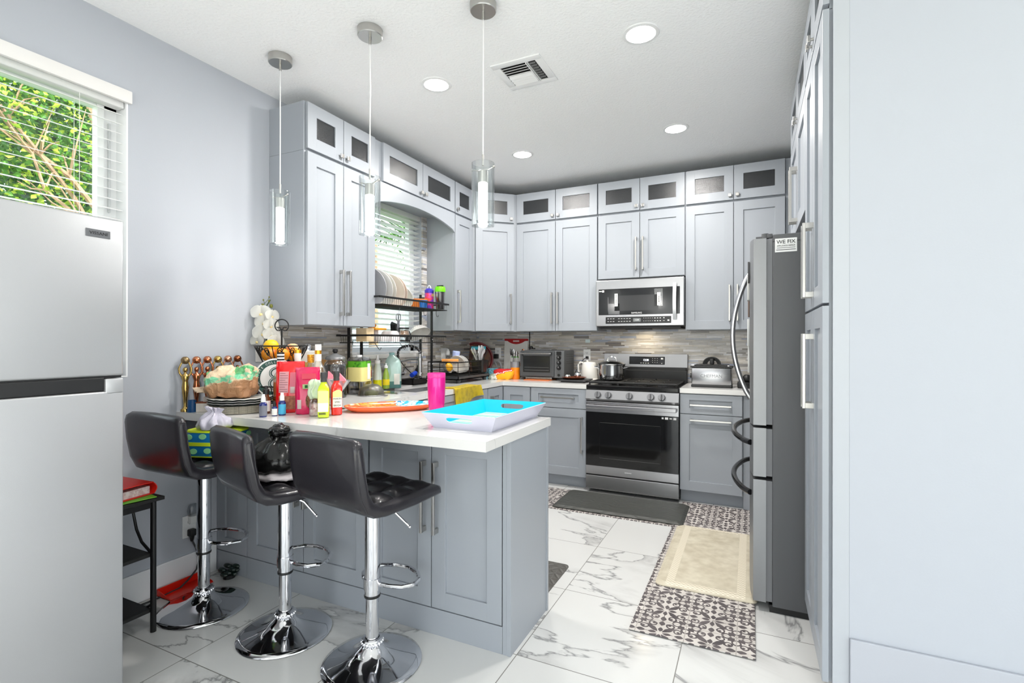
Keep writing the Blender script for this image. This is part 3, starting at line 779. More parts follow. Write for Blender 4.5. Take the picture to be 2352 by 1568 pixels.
# ------------------------------------------------------------------ worktops
def quartz():
    k = NT('white_quartz'); P, x, y, z = k.pos()
    n = k.noise(P, 1.1, 6, 1.2, 0.5); r = k.math('ABSOLUTE', k.math('SUBTRACT', n, 0.5))
    c = k.ramp(r, [(0, (204,203,201)), (0.003, (210,209,207)), (0.008, (220,219,217)), (1, (222,221,219))])
    k.l(c, k.b.inputs['Base Color']); k.b.inputs['Roughness'].default_value = 0.13
    return k.m
QZ = quartz()
z0, z1 = 0.8755, 0.914
mb = MB()
outline = [(0.0, -3.204), (1.841, -3.204), (1.841, -2.5416), (0.640, -2.5416), (0.640, -0.645), (1.4405, -0.645), (1.4405, -0.0125), (0.0125, -0.0125), (0.0125, -2.60), (0.0, -2.60)]
SX0, SX1, SY0, SY1 = 0.135, 0.525, -1.84, -1.10
bm = mb.bm
def ringv(pts, z): return [mb.v((p[0], p[1], z)) for p in pts]
hole = [(SX0, SY0), (SX1, SY0), (SX1, SY1), (SX0, SY1)]
for z in (z0, z1):
    o_ = ringv(outline, z); h_ = ringv(hole, z)
    es = [bm.edges.new((o_[i], o_[(i+1) % len(o_)])) for i in range(len(o_))]+[bm.edges.new((h_[i], h_[(i+1) % 4])) for i in range(4)]
    bmesh.ops.triangle_fill(bm, use_beauty=True, edges=es, use_dissolve=False)
    if z == z0: ob, hb = o_, h_
    else:
        for i in range(len(o_)): mb.f([ob[i], ob[(i+1) % len(o_)], o_[(i+1) % len(o_)], o_[i]])
        for i in range(4): mb.f([hb[i], hb[(i+1) % 4], h_[(i+1) % 4], h_[i]])
tag(put(mb, 'worktop', QZ, smooth=False), 'white quartz worktop running from the peninsula past the sink to the cooker', 'worktop')
tag(put(MB().box(2.2085, 3.3, -0.645, -0.0125, z0, z1, 0.002), 'worktop', QZ, smooth=False), 'short white quartz worktop right of the cooker under the deep fryer', 'worktop')
t = thing('sink', 'stainless undermount sink let into the white worktop under the window', 'sink', (0.33, -1.47, 0))
mb = MB()
a, b = 0.193, 0.368
mb.loft([ring(0,0,z1-0.03,a,b,32,8), ring(0,0,z1-0.15,a-0.01,b-0.01,32,8), ring(0,0,z1-0.22,a-0.03,b-0.03,32,7), ring(0,0,z1-0.225,0.05,0.05,32,2)], cap0=False)
put(mb, 'bowl', STEEL, t)
put(MB().cyl((0,0,z1-0.224), 0.042, 0.004), 'drain', CHROME, t)
# ------------------------------------------------------------------ cooker
t = thing('gas_range', 'stainless gas cooker with five knobs and black oven window', 'cooker', (1.4435, -0.655, 0))
W = 0.761
SIDE = M('range_side', (30,30,31), 0.4)
put(MB().box(0.002, W-0.002, 0.0, 0.63, 0.03, 0.895, 0.002), 'body', SIDE, t, smooth=False)
put(MB().box(0.0, W, -0.0105, 0.0, 0.158, 0.775, 0.002), 'oven_door', STEEL, t, smooth=False)
od = put(MB().box(0.0, W, -0.012, 0.0, 0.230, 0.688, 0.002), 'oven_window', BLKGLOSS, t, smooth=False)
put(MB().tube([(0.12,-0.0125,0.30),(0.12,-0.0125,0.60),(0.62,-0.0125,0.60),(0.62,-0.0125,0.30)], 0.0012, 4, True), 'window_outline', M('oven_line', (52,52,52), 0.4), od)
put(MB().box(0.63,0.645,-0.0127,-0.012,0.662,0.676).box(0.655,0.68,-0.0127,-0.012,0.660,0.678).box(0.69,0.71,-0.0127,-0.012,0.664,0.674).box(0.72,0.742,-0.0127,-0.012,0.660,0.678), 'window_stickers', WHITE, od, smooth=False)
put(MB().box(0.012, W-0.012, -0.060, -0.042, 0.722, 0.752, 0.005).box(0.03,0.06,-0.045,-0.012,0.727,0.747,0.003).box(W-0.06,W-0.03,-0.045,-0.012,0.727,0.747,0.003), 'oven_handle', STEEL, t, smooth=False)
put(MB().box(0.0, W, -0.012, 0.0, 0.035, 0.148, 0.003), 'warming_drawer', STEEL, t, smooth=False)
text('SAMSUNG', 0.012, M('silver_mark', (220,220,220), 0.4), t, (W/2-0.02, -0.0112, 0.196))
mb = MB()
mb.loft([[(x, -0.012, 0.785), (x, -0.022, 0.80), (x, -0.004, 0.872), (x, 0.03, 0.872), (x, 0.03, 0.785)] for x in (0.0, W)])
cp = put(mb, 'control_panel', M('panel_steel', (150,150,152), 0.38, 0.85), t, smooth=False)
for kx in (0.106, 0.196, 0.372, 0.545, 0.632):
    M2 = Matrix.Translation((kx, -0.014, 0.832)) @ Matrix.Rotation(R(-14), 4, 'X')
    kb = MB(M2); kb.cyl((0,0,0), 0.031, -0.006, 'y', 32).cyl((0,-0.006,0), 0.027, -0.020, 'y', 32, r2=0.024)
    kn = put(kb, 'knob', M('knob_steel', (120,120,122), 0.3, 0.9), t)
    k2 = MB(M2); k2.box(-0.005, 0.005, -0.034, -0.024, -0.024, 0.024, 0.002); put(k2, 'grip', M('knob_steel', (120,120,122), 0.3, 0.9), kn, smooth=False)
    k3 = MB(M2); k3.box(-0.001, 0.001, -0.0345, -0.034, -0.022, 0.022); put(k3, 'pointer', BLACK, kn, smooth=False)
put(MB().box(0.0, W, -0.006, 0.60, 0.876, 0.915, 0.008), 'cooktop', M('cooktop_black', (16,16,17), 0.16), t, smooth=False)
# grates
for (x0, x1) in ((0.025, 0.265), (0.27, 0.495), (0.50, 0.737)):
    mb = MB(); z = 0.935; y0, y1 = 0.02, 0.52
    mb.tube([(x0,y0,z),(x1,y0,z),(x1,y1,z),(x0,y1,z)], 0.0085, 6, True)
    xm = (x0+x1)/2
    mb.tube([(xm,y0,z),(xm,y1,z)], 0.006, 6)
    for yy in (0.145, 0.27, 0.395): mb.tube([(x0,yy,z),(x1,yy,z)], 0.006, 6)
    for (a, b) in ((x0,y0),(x1,y0),(x0,y1),(x1,y1)): mb.cyl((a,b,0.914), 0.007, 0.02, seg=8)
    put(mb, 'grate', M('cast_iron', (22,22,22), 0.55), t)
for (bx, by) in ((0.145,0.13),(0.145,0.40),(0.38,0.27),(0.62,0.13),(0.62,0.40)):
    put(MB().cyl((bx,by,0.912), 0.045, 0.012, seg=24).cyl((bx,by,0.922), 0.03, 0.007, seg=24), 'burner', M('burner_grey', (70,70,72), 0.5), t)
# back guard
put(MB().box(0.0, W, 0.555, 0.60, 0.90, 1.022, 0.004).box(0.01, W-0.01, 0.565, 0.60, 1.0, 1.05, 0.003), 'rear_vent', SIDE, t, smooth=False)
mb = MB(); mb.loft([[(x, 0.590, 1.028), (x, 0.580, 1.05), (x, 0.592, 1.168), (x, 0.636, 1.168), (x, 0.636, 1.028)] for x in (0.0, W)])
bgd = put(mb, 'backguard', M('panel_steel', (150,150,152), 0.38, 0.85), t, smooth=False)
M2 = Matrix.Translation((0.40, 0.586, 1.108)) @ Matrix.Rotation(R(-5.8), 4, 'X')
mb = MB(M2); mb.box(-0.16, 0.165, -0.004, 0.004, -0.036, 0.037, 0.004)
dp = put(mb, 'display', M('display_black', (28,28,30), 0.12), bgd, smooth=False)
text('12:38', 0.026, M('display_white', (240,245,255), 0.5, emit=(240,245,255), es=1.2), dp, (0.395, 0.5805, 1.112), (R(90-5.8), 0, 0), 'clock_digits', spacing=0.9)
mb = MB(M2)
for i in range(3):
    for j in range(3): mb.box(0.055+i*0.02, 0.059+i*0.02, -0.0046, -0.004, 0.018-j*0.018, 0.022-j*0.018)
for i in range(4): mb.box(-0.055+i*0.022, -0.043+i*0.022, -0.0046, -0.004, -0.026, -0.022)
mb.box(0.13, 0.15, -0.0046, -0.004, 0.012, 0.026); mb.box(0.135, 0.143, -0.0046, -0.004, -0.028, -0.022)
put(mb, 'key_marks', WHITE, dp, smooth=False)

# pot on the back left burner
t = thing('stock_pot', 'shiny steel stock pot with lid on the left burner of the cooker', 'pot', (1.60, -0.40, 0.944))
put(MB().lathe([(0.02,0.0),(0.095,0.0),(0.108,0.008),(0.118,0.06),(0.116,0.125),(0.120,0.138)], seg=48), 'body', CHROME if False else brushed('polished_pot', (200,200,200), 0.16, 'z', 0.1), t)
ld = put(MB().lathe([(0.122,0.139),(0.121,0.144),(0.09,0.160),(0.04,0.170),(0.0,0.172)], seg=48), 'lid', brushed('polished_pot', (200,200,200), 0.16), t)
put(MB().tube([(-0.045,0,0.165),(-0.035,0,0.19),(-0.02,0,0.203),(0.02,0,0.203),(0.035,0,0.19),(0.045,0,0.165)], 0.005, 8), 'lid_handle', CHROME, ld)
for s_ in (-1, 1):
    put(MB().tube([(s_*0.112,-0.035,0.105),(s_*0.145,-0.038,0.112),(s_*0.158,0,0.116),(s_*0.145,0.038,0.112),(s_*0.112,0.035,0.105)], 0.006, 8), 'side_handle', CHROME, t)

# ------------------------------------------------------------------ microwave
t = thing('microwave', 'stainless over-the-range microwave above the cooker', 'microwave', (1.4546, -0.40, 0))
W = 0.761; z0, z1 = 1.405, 1.832
put(MB().box(0.004, W-0.004, 0.03, 0.39, z0+0.01, z1, 0.002), 'body', SIDE, t, smooth=False)
put(MB().box(0.0, W, 0.0, 0.032, z0+0.015, z1, 0.006), 'front_panel', STEEL, t, smooth=False)
wn = put(MB().box(0.025, 0.725, -0.003, 0.003, 1.520, 1.752, 0.003), 'window', M('mw_window', (34,35,36), 0.12), t, smooth=False)
put(MB().box(0.17, 0.55, -0.0034, -0.003, 1.555, 1.69), 'inner_screen', M('mw_screen', (50,51,52), 0.2), wn, smooth=False)
text('SAMSUNG', 0.020, WHITE, wn, (0.365, -0.0036, 1.534))
STK = M('paper_white', (236,236,234), 0.7)
for i, (sx, zz) in enumerate(((0.185, 1.652), (0.553, 1.650))):
    s_ = put(MB().box(sx-0.014, sx+0.014, -0.0042, -0.003, zz-0.056, zz+0.056), 'taped_sticker', STK, wn, smooth=False)
    text('EASY REACH' if i == 0 else 'SENSOR', 0.016, BLACK, s_, (sx, -0.0046, zz), (PI/2, PI/2, 0))
put(MB().box(0.03, 0.055, -0.0042, -0.003, 1.729, 1.737).box(0.058, 0.076, -0.0042, -0.003, 1.724, 1.742), 'corner_sticker', WHITE, wn, smooth=False)
TAPE = clear('clear_tape', (225,225,225), 0.2, 0.15)
put(MB().box(0.115, 0.215, -0.0034, -0.0031, 1.525, 1.62).box(0.11, 0.116, -0.0034, -0.0031, 1.55, 1.68).box(0.515, 0.585, -0.0034, -0.0031, 1.59, 1.74), 'tape', TAPE, wn, smooth=False)
pn = put(MB().box(0.09, 0.655, -0.003, 0.003, 1.442, 1.502, 0.002), 'control_panel', M('mw_panel', (30,30,31), 0.25), t, smooth=False)
put(MB().box(0.335, 0.40, -0.0036, -0.003, 1.458, 1.488), 'display', M('lcd', (120,124,124), 0.3), pn, smooth=False)
text('1:24', 0.020, WHITE, pn, (0.367, -0.004, 1.473))
mb = MB()
for i in range(9):
    if i == 3: continue
    for j in range(2): mb.box(0.107+i*0.024, 0.121+i*0.024, -0.0035, -0.003, 1.462+j*0.024-0.002, 1.462+j*0.024+0.002)
for i in range(5):
    for j in range(2): mb.box(0.425+i*0.018, 0.429+i*0.018, -0.0035, -0.003, 1.461+j*0.024, 1.466+j*0.024)
for i in range(3):
    for j in range(2): mb.box(0.515+i*0.022, 0.527+i*0.022, -0.0035, -0.003, 1.46+j*0.024, 1.466+j*0.024)
mb.box(0.59,0.60,-0.0035,-0.003,1.484,1.492).box(0.588,0.602,-0.0035,-0.003,1.462,1.465).box(0.625,0.64,-0.0035,-0.003,1.46,1.472)
put(mb, 'key_marks', M('key_white', (215,215,215), 0.5), pn, smooth=False)
mb = MB(); mb.loft([[(0.672, -0.012-0.022*math.sin(PI*k/10), 1.470+0.31*k/10), (0.700, -0.012-0.022*math.sin(PI*k/10), 1.470+0.31*k/10), (0.700, -0.026-0.022*math.sin(PI*k/10), 1.470+0.31*k/10), (0.672, -0.026-0.022*math.sin(PI*k/10), 1.470+0.31*k/10)] for k in range(11)])
mb.box(0.676,0.696,-0.02,0.0,1.475,1.495).box(0.676,0.696,-0.02,0.0,1.755,1.775)
put(mb, 'handle', STEELV, t, smooth=True, ang=30)
put(MB().box(0.03, W-0.03, 0.04, 0.33, z0-0.008, z0+0.012, 0.004), 'vent_grille', BLACK, t, smooth=False)
lamp('cooktop_light', 'AREA', (W/2, 0.22, z0-0.02), MWL, 0.10, (1.0, 0.86, 0.62), parent=t)
put(MB().box(0.25, 0.48, 0.06, 0.12, z0-0.016, z0-0.006, 0.003), 'filter_tab', BLACK, t, smooth=False)

# ------------------------------------------------------------------ dark fridge on the right, faces -x
t = thing('french_door_fridge', 'tall fridge with dark grey side and bowed steel handles', 'fridge', (2.80, -2.155, 0))
FD = 0.906
DARK = M('fridge_side', (88,89,91), 0.42, 0.0, bump=(400, 0.05))
put(MB().box(0.012, 0.74, 0.0, FD, 0.03, 1.755, 0.004).box(0.012, 0.74, 0.002, FD-0.002, 1.755, 1.79, 0.003), 'body', DARK, t, smooth=False)
SEAL = M('door_seal', (120,121,124), 0.5)
def fdoor(name, y0, y1, z0, z1):
    mb = MB()
    rings = []
    n = 8
    pts = [(-0.012, y0)]
    prof = [(-0.015, y0), (-0.070, y0)] + [(-0.086+0.016*(abs(2*k/n-1)**6), y0+(y1-y0)*k/n) for k in range(n+1)] + [(-0.070, y1), (-0.015, y1)]
    mb.prism(prof, z0, z1)
    d = put(mb, name, M('fridge_steel', (142,143,145), 0.42, 0.75, bump=(500,0.04)), t, smooth=True, ang=50)
    put(MB().box(-0.015, 0.011, y0+0.006, y1-0.006, z0+0.004, z1-0.004), 'gasket', SEAL, d, smooth=False)
    return d
dn = fdoor('fridge_door', 0.002, FD/2-0.002, 0.885, 1.775)
df = fdoor('fridge_door', FD/2+0.002, FD-0.002, 0.885, 1.775)
f1 = fdoor('freezer_drawer', 0.002, FD-0.002, 0.640, 0.872)
f2 = fdoor('freezer_drawer', 0.002, FD-0.002, 0.045, 0.625)
put(MB().box(0.0, 0.7, 0.01, FD-0.01, 0.0, 0.035), 'kick_plate', BLACK, t, smooth=False)
put(MB().cyl((-0.02, 0.03, 1.776), 0.016, 0.024, seg=20).box(-0.02, 0.012, 0.016, 0.044, 1.778, 1.798, 0.003).box(-0.06,-0.02,0.02,0.04,1.776,1.788,0.002), 'hinge_cover', DARK, t)
HB = brushed('fridge_handle', (170,171,174), 0.25, 'z')
for (d, y) in ((dn, FD/2-0.03), (df, FD/2+0.03)):
    mb = MB(); mb.tube([(-0.083-0.092*math.sin(PI*k/18)**0.8, y, 0.968+0.70*k/18) for k in range(19)], 0.0125, 10)
    put(mb, 'handle', HB, d)
for (d, z) in ((f1, 0.79), (f2, 0.545)):
    mb = MB(); n = 18
    mb.tube([(-0.083-0.085*math.sin(PI*k/n)**0.7, 0.06+(FD-0.12)*k/n, z) for k in range(n+1)], 0.014, 10)
    put(mb, 'handle', M('dark_handle', (48,48,50), 0.22, 0.8), d)
s_ = put(MB().box(0.021, 0.112, -0.0012, 0.0, 1.704, 1.768, 0.0005), 'repair_sticker', STK, t, smooth=False)
s_['label'] = 'white repair shop sticker'
text('WE FIX', 0.0245, BLACK, s_, (0.0665, -0.0016, 1.751), spacing=0.98)
text('APPLIANCE REPAIR', 0.0085, BLACK, s_, (0.0665, -0.0016, 1.733), spacing=1.05)
put(MB().box(0.028,0.105,-0.0016,-0.0012,1.7225,1.7245).box(0.026,0.107,-0.0016,-0.0012,1.713,1.716), 'fine_print', M('print_grey', (70,70,70), 0.8), s_, smooth=False)
# magnets on the fridge door front: separate things
for i, (y, z, h, wd, col, lb) in enumerate(((0.12, 1.63, 0.10, 0.07, (60,60,60), 'dark photo magnet at the top of the fridge door'), (0.20, 1.56, 0.13, 0.09, (208,208,206), 'pale note card magnet below the dark one on the fridge door'), (0.30, 1.46, 0.09, 0.06, (110,92,84), 'brown bottle shaped magnet on the fridge door'), (0.25, 1.33, 0.14, 0.10, (205,206,205), 'white paper note held on the fridge door beside the handle'), (0.32, 1.20, 0.16, 0.10, (214,214,212), 'long white list pinned low on the fridge door'))):
    mb = MB().box(-0.012 if i % 2 else -0.009, 0.0, -wd/2, wd/2, -h/2, h/2, 0.002)
    o = put(mb, 'fridge_magnet', M('magnet_%d' % i, col, 0.5), None, loc=(2.7135, -2.155+y, z)); tag(o, lb, 'magnet', 'magnets and notes on the fridge door')

# ------------------------------------------------------------------ small fridge on the left, faces +x
t = thing('top_freezer_fridge', 'silver top freezer fridge cut off by the left edge of the view', 'fridge', (0.745, -4.55, 0))
SILV = M('silver_fridge', (186,187,189), 0.38, 0.55, bump=(500, 0.06))
FW = 0.724
put(MB().box(-0.715, -0.062, 0.0, FW, 0.02, 1.685, 0.004), 'body', M('silver_fridge_side', (140,142,145), 0.45), t, smooth=False)
put(MB().box(-0.055, 0.0, 0.0, FW, 1.164, 1.70, 0.008, 3), 'freezer_door', SILV, t, smooth=True)
mb = MB().box(-0.055, 0.0, 0.0, FW, 0.06, 1.112, 0.006, 3).box(-0.055, 0.0, FW-0.055, FW, 1.10, 1.155, 0.005, 2).box(-0.055,-0.03,0.0,FW-0.05,1.10,1.15)
put(mb, 'fridge_door', SILV, t, smooth=True)
put(MB().box(-0.028, -0.004, 0.0, FW-0.056, 1.113, 1.160, 0.004), 'handle_recess', M('recess_black', (30,30,31), 0.35), t, smooth=False)
put(MB().box(-0.05, -0.008, 0.0, FW-0.004, 1.157, 1.164), 'door_gap', BLACK, t, smooth=False)
b_ = put(MB().box(0.0, 0.0015, 0.612, 0.682, 1.629, 1.655, 0.0005), 'badge', M('badge_grey', (120,121,124), 0.35, 0.6), t, smooth=False)
text('VISSANI', 0.0145, M('badge_text', (48,48,50), 0.4), b_, (0.0019, 0.648, 1.642), (PI/2, 0, PI/2), spacing=1.05)
for (x, y) in ((-0.65, 0.06), (-0.65, FW-0.06), (-0.1, 0.06), (-0.1, FW-0.06)): put(MB().cyl((x, y, 0), 0.02, 0.022, seg=12), 'foot', BLACK, t)
# ------------------------------------------------------------------ bar stools
def stool(label, x, y, rz, dz=0.0):
    t = thing('bar_stool', label, 'bar stool', (x, y, 0), rz, 'black bar stools at the peninsula')
    put(MB().lathe([(0.190,0.0),(0.196,0.004),(0.194,0.009),(0.17,0.014),(0.12,0.026),(0.075,0.046),(0.048,0.066),(0.036,0.085),(0.0,0.086)], seg=56), 'base', CHROME, t, ang=60)
    put(MB().lathe([(0.034,0.080),(0.041,0.084),(0.042,0.094),(0.037,0.100),(0.028,0.102)], seg=28, cap0=False, cap1=False), 'collar', CHROME, t)
    mb = MB()
    for k in range(20):
        a = 2*PI*k/20; mb.sph((0.041*math.cos(a), 0.041*math.sin(a), 0.089), 0.006, 8)
    put(mb, 'collar_beads', CHROME, t)
    put(MB().cyl((0,0,0.09), 0.0255, 0.25, seg=32), 'lower_pole', CHROME, t)
    put(MB().cyl((0,0,0.270), 0.0305, 0.375+dz, seg=32), 'pole', CHROME, t)
    put(MB().lathe([(0.0310,0.264),(0.0322,0.267),(0.0322,0.272),(0.0310,0.275)], seg=32, cap0=False, cap1=False), 'pole_ring', BLACK, t)
    mb = MB(); zf = 0.315
    pts = [(0.028, 0.012), (0.075, 0.022), (0.120, 0.045), (0.143, 0.085), (0.130, 0.130), (0.085, 0.168), (0.02, 0.185), (-0.05, 0.172), (-0.10, 0.135), (-0.118, 0.085), (-0.105, 0.04), (-0.07, 0.015), (-0.028, 0.006)]
    P = []
    for i in range(len(pts)-1):
        for q in range(3):
            u = q/3; P.append((pts[i][0]*(1-u)+pts[i+1][0]*u, pts[i][1]*(1-u)+pts[i+1][1]*u, zf))
    P.append((pts[-1][0], pts[-1][1], zf))
    mb.tube(P, 0.0085, 10)
    put(mb, 'footrest', CHROME, t)
    put(MB().cyl((0,0,0.295), 0.034, 0.045, seg=28), 'footrest_clamp', CHROME, t)
    put(MB().box(-0.09, 0.09, -0.09, 0.09, 0.635+dz, 0.652+dz, 0.004), 'seat_plate', BLACK, t, smooth=False)
    put(MB().tube([(0.03,0.02,0.632+dz),(0.06,0.03,0.615+dz),(0.075,0.05,0.60+dz),(0.125,0.08,0.545+dz)], 0.0045, 8).sph((0.127,0.081,0.543+dz), 0.007, 10), 'lever', CHROME, t)
    # padded shell: L profile lofted across the width
    def prof(ins, drop):
        zt = 0.946+dz-drop
        out = [(0.192-ins, 0.660+dz+ins), (0.05, 0.648+dz+ins), (-0.10, 0.646+dz+ins), (-0.155, 0.655+dz+ins*0.7), (-0.195+ins*.7, 0.680+dz+ins*.4), (-0.222+ins, 0.735+dz), (-0.238+ins, 0.82+dz), (-0.244+ins, zt-0.03), (-0.238+ins*.7, zt-0.008-ins*.5), (-0.222, zt-ins), (-0.208-ins*.5, zt-0.006-ins*.5), (-0.201-ins, zt-0.03), (-0.192-ins, 0.82+dz), (-0.178-ins, 0.75+dz), (-0.160-ins*.5, 0.715+dz-ins*.5), (-0.13, 0.700+dz-ins), (-0.08, 0.695+dz-ins), (0.05, 0.694+dz-ins), (0.17, 0.700+dz-ins), (0.190-ins, 0.692+dz-ins)]
        return out
    secs = [(-0.203, 0.012, 0.026), (-0.199, 0.006, 0.018), (-0.190, 0.001, 0.010), (-0.17, 0.0, 0.003), (-0.10, 0.0, 0.0), (0.0, 0.0, -0.002), (0.10, 0.0, 0.0), (0.17, 0.0, 0.003), (0.190, 0.001, 0.010), (0.199, 0.006, 0.018), (0.203, 0.012, 0.026)]
    mb = MB(); mb.loft([[(x_, p[0], p[1]) for p in prof(i_, d_)] for x_, i_, d_ in secs])
    put(mb, 'upholstered_shell', LEATHER, t, ang=50)
    mb = MB()
    def quilt(u, v):
        a = abs(math.sin(3*PI*u))**0.45*abs(math.sin(3*PI*v))**0.45
        return (-0.176+0.352*u, -0.135+0.31*v, 0.686+dz+0.030*a)
    mb.grid(36, 36, quilt, -0.006)
    put(mb, 'tufted_seat', LEATHER, t, ang=70)
    mb = MB()
    def bq(u, v):
        a = abs(math.sin(3*PI*u))**0.45*abs(math.sin(2*PI*v))**0.45
        z = 0.74+dz+0.165*v
        return (-0.172+0.344*u, -0.192+0.012*(1-v)+0.014*a-0.004, z)
    mb.grid(30, 20, bq, -0.006)
    put(mb, 'tufted_back', LEATHER, t, ang=70)
    for sx in (-0.2, 0.2):
        mb = MB(); P = [(sx, p[0], p[1]) for p in prof(0.008, 0.02)]
        mb.tube(P[4:17], 0.0022, 6)
        put(mb, 'seam_piping', LEATHER, t)
    return t
stool('black leather bar stool nearest the camera, with an empty tufted seat', 1.351, -3.25, R(-9))
stool('black leather bar stool in the middle carrying the tied black rubbish bag', 0.866, -3.255, R(-17), -0.02)
stool('black leather bar stool by the left wall with the spotted gift bag on its seat', 0.34, -3.277, R(0), 0.02)

# bags on the stools
def crumple(mb_rings, seed, amp):
    r = random.Random(seed); return [[(p[0]+r.uniform(-amp,amp), p[1]+r.uniform(-amp,amp), p[2]+r.uniform(-amp,amp)*0.6) for p in rg] for rg in mb_rings]
t = thing('rubbish_bag', 'tied black plastic rubbish bag sitting on the middle stool', 'bag', (0.838, -3.265, 0.722))
def bagring(z, r0, seed, pl=0.12, n=40):
    rr = random.Random(seed); ph = rr.uniform(0, 6)
    out = []
    for i in range(n):
        a = 2*PI*i/n; r = r0*(1+pl*math.sin(9*a+ph)+pl*0.6*math.sin(5*a+ph*2))
        out.append((r*math.cos(a), r*math.sin(a)*0.95, z))
    return out
mb = MB(); mb.loft([bagring(0.0,0.10,1,.03), bagring(0.015,0.128,2,.03), bagring(0.05,0.138,2,.035), bagring(0.09,0.115,2,.07), bagring(0.12,0.075,2,.13), bagring(0.14,0.042,2,.18), bagring(0.152,0.032,2,.2)])
TRASH = M('black_bin_liner', (20,20,20), 0.22, bump=(45, 0.5))
crush(mb, 0.010, 16, 1, 2.0, 0.0); put(mb, 'bag_body', TRASH, t, ang=80)
mb = MB()
for k in range(5):
    a = k*1.25; mb.tube([(0.030*math.cos(a+q*0.5)*(1+.15*math.sin(q*2)), 0.032*math.sin(a+q*0.5), 0.160+0.006*math.sin(q*1.3+k)+0.003*k) for q in range(10)], 0.013, 8)
mb.sph((0,0,0.168), 0.032, 14)
for a in (0.3, 3.4): mb.loft([[(0.02*math.cos(a+q)+0.014*math.cos(a)*k, 0.02*math.sin(a+q)+0.014*math.sin(a)*k, 0.160+0.004*k) for q in (0, 1.2, 2.4, 3.6, 5.0)] for k in range(4)])
crush(mb, 0.006, 40, 0, 4.0); put(mb, 'knot', TRASH, t, ang=80)
t = put(crush(MB().loft([bagring(0.0,0.125,4,.03), bagring(0.010,0.135,5,.05), bagring(0.025,0.13,5,.05), bagring(0.032,0.09,5,.06)]), 0.010, 22, 1, 6.0, 0.0), 'plastic_wrap', M('pale_plastic', (206,198,200), 0.3, bump=(40, 0.5)), None, ang=80, loc=(0.845, -3.255, 0.694))
tag(t, 'crumpled pale plastic packet under the black rubbish bag', 'packet')

t = thing('gift_bag', 'blue gift bag with lime spots and bands on the wall-side stool', 'gift bag', (0.385, -3.235, 0.737), R(20))
BLUEB = M('gift_blue', (22,110,170), 0.4); LIME = M('gift_lime', (206,226,40), 0.45); SPOT = M('gift_spot', (150,222,160), 0.45)
put(MB(Matrix.Diagonal((1,1,0.72,1))).loft([ring(0,0,0.0,0.13,0.085,32,6), ring(0,0,0.02,0.135,0.09,32,6), ring(0,0,0.10,0.132,0.088,32,5), ring(0,0,0.165,0.125,0.075,32,4)]), 'bag_body', BLUEB, t)
put(MB(Matrix.Diagonal((1,1,0.72,1))).loft([ring(0,0,0.002,0.137,0.092,32,6), ring(0,0,0.008,0.138,0.093,32,6)]).loft([ring(0,0,0.075,0.1352,0.0912,32,5.4), ring(0,0,0.098,0.1348,0.0908,32,5.2)]).loft([ring(0,0,0.158,0.129,0.079,32,4), ring(0,0,0.17,0.127,0.077,32,4)]), 'lime_band', LIME, t)
for (sx, zz) in ((-0.09,0.13),(-0.02,0.135),(0.05,0.13),(0.10,0.128),(-0.06,0.04),(0.01,0.045),(0.08,0.04)):
    put(MB(Matrix.Diagonal((1,1,0.72,1))).lathe([(0.0,0.0),(0.018,0.0),(0.018,0.003)], (sx, -0.0925 if zz < 0.1 else -0.085, zz), 20, axis='y'), 'spot', SPOT, t)
for (sy, zz) in ((-0.04,0.13),(0.03,0.135),(-0.02,0.04),(0.05,0.045)):
    put(MB(Matrix.Diagonal((1,1,0.72,1))).lathe([(0.0,0.0),(0.018,0.0),(0.018,0.003)], (0.1335, sy, zz), 20, axis='x'), 'spot', SPOT, t)
mb = MB(); mb.loft([bagring(0.0,0.07,11,.05), bagring(0.02,0.080,12,.07), bagring(0.045,0.066,12,.10), bagring(0.066,0.040,12,.18), bagring(0.082,0.018,12,.25), bagring(0.10,0.026,12,.3)]); crush(mb, 0.014, 20, 1, 1.0, 0.0)
t = put(mb, 'carrier_bag', M('lilac_carrier', (214,210,226), 0.2, bump=(40, 0.6), trans=0.25), None, ang=85, loc=(0.375, -3.245, 0.862)); tag(t, 'crumpled lilac-white plastic carrier bag on top of the gift bag', 'plastic bag')

# ------------------------------------------------------------------ left wall corner
t = thing('shelf_rack', 'small black metal shelf rack behind the silver fridge', 'shelf', (0.345, -3.50, 0))
BM = M('black_metal', (26,26,27), 0.4, 0.3); BW = M('black_board', (24,24,24), 0.55, bump=(160, 0.2))
for (a, b) in ((0, 0), (-0.30, 0), (0, -0.285), (-0.30, -0.285)):
    put(MB().cyl((a-0.012, b, 0.0), 0.0115, 0.585, seg=16), 'leg', BM, t)
put(MB().box(-0.335, 0.02, -0.31, 0.03, 0.580, 0.596, 0.002), 'top_board', BW, t, smooth=False)
put(MB().box(-0.312, -0.01, -0.29, 0.005, 0.548, 0.572), 'frame_rail', BM, t, smooth=False)
put(MB().box(-0.30, -0.02, -0.285, 0.0, 0.33, 0.345, 0.002), 'shelf_board', BW, t, smooth=False)
put(MB().box(-0.30, -0.02, -0.285, 0.0, 0.085, 0.10, 0.002), 'shelf_board', BW, t, smooth=False)
put(MB().tube([(-0.16,0.0,0.57),(-0.165,0.0,0.50),(-0.14,0.0,0.43),(-0.10,0.0,0.38),(-0.02,0.0,0.34)], 0.006, 8), 'brace', BM, t)
put(MB().tube([(-0.02,0,0.12),(-0.12,0,0.06),(-0.24,0,0.015)], 0.006, 8), 'brace', BM, t)
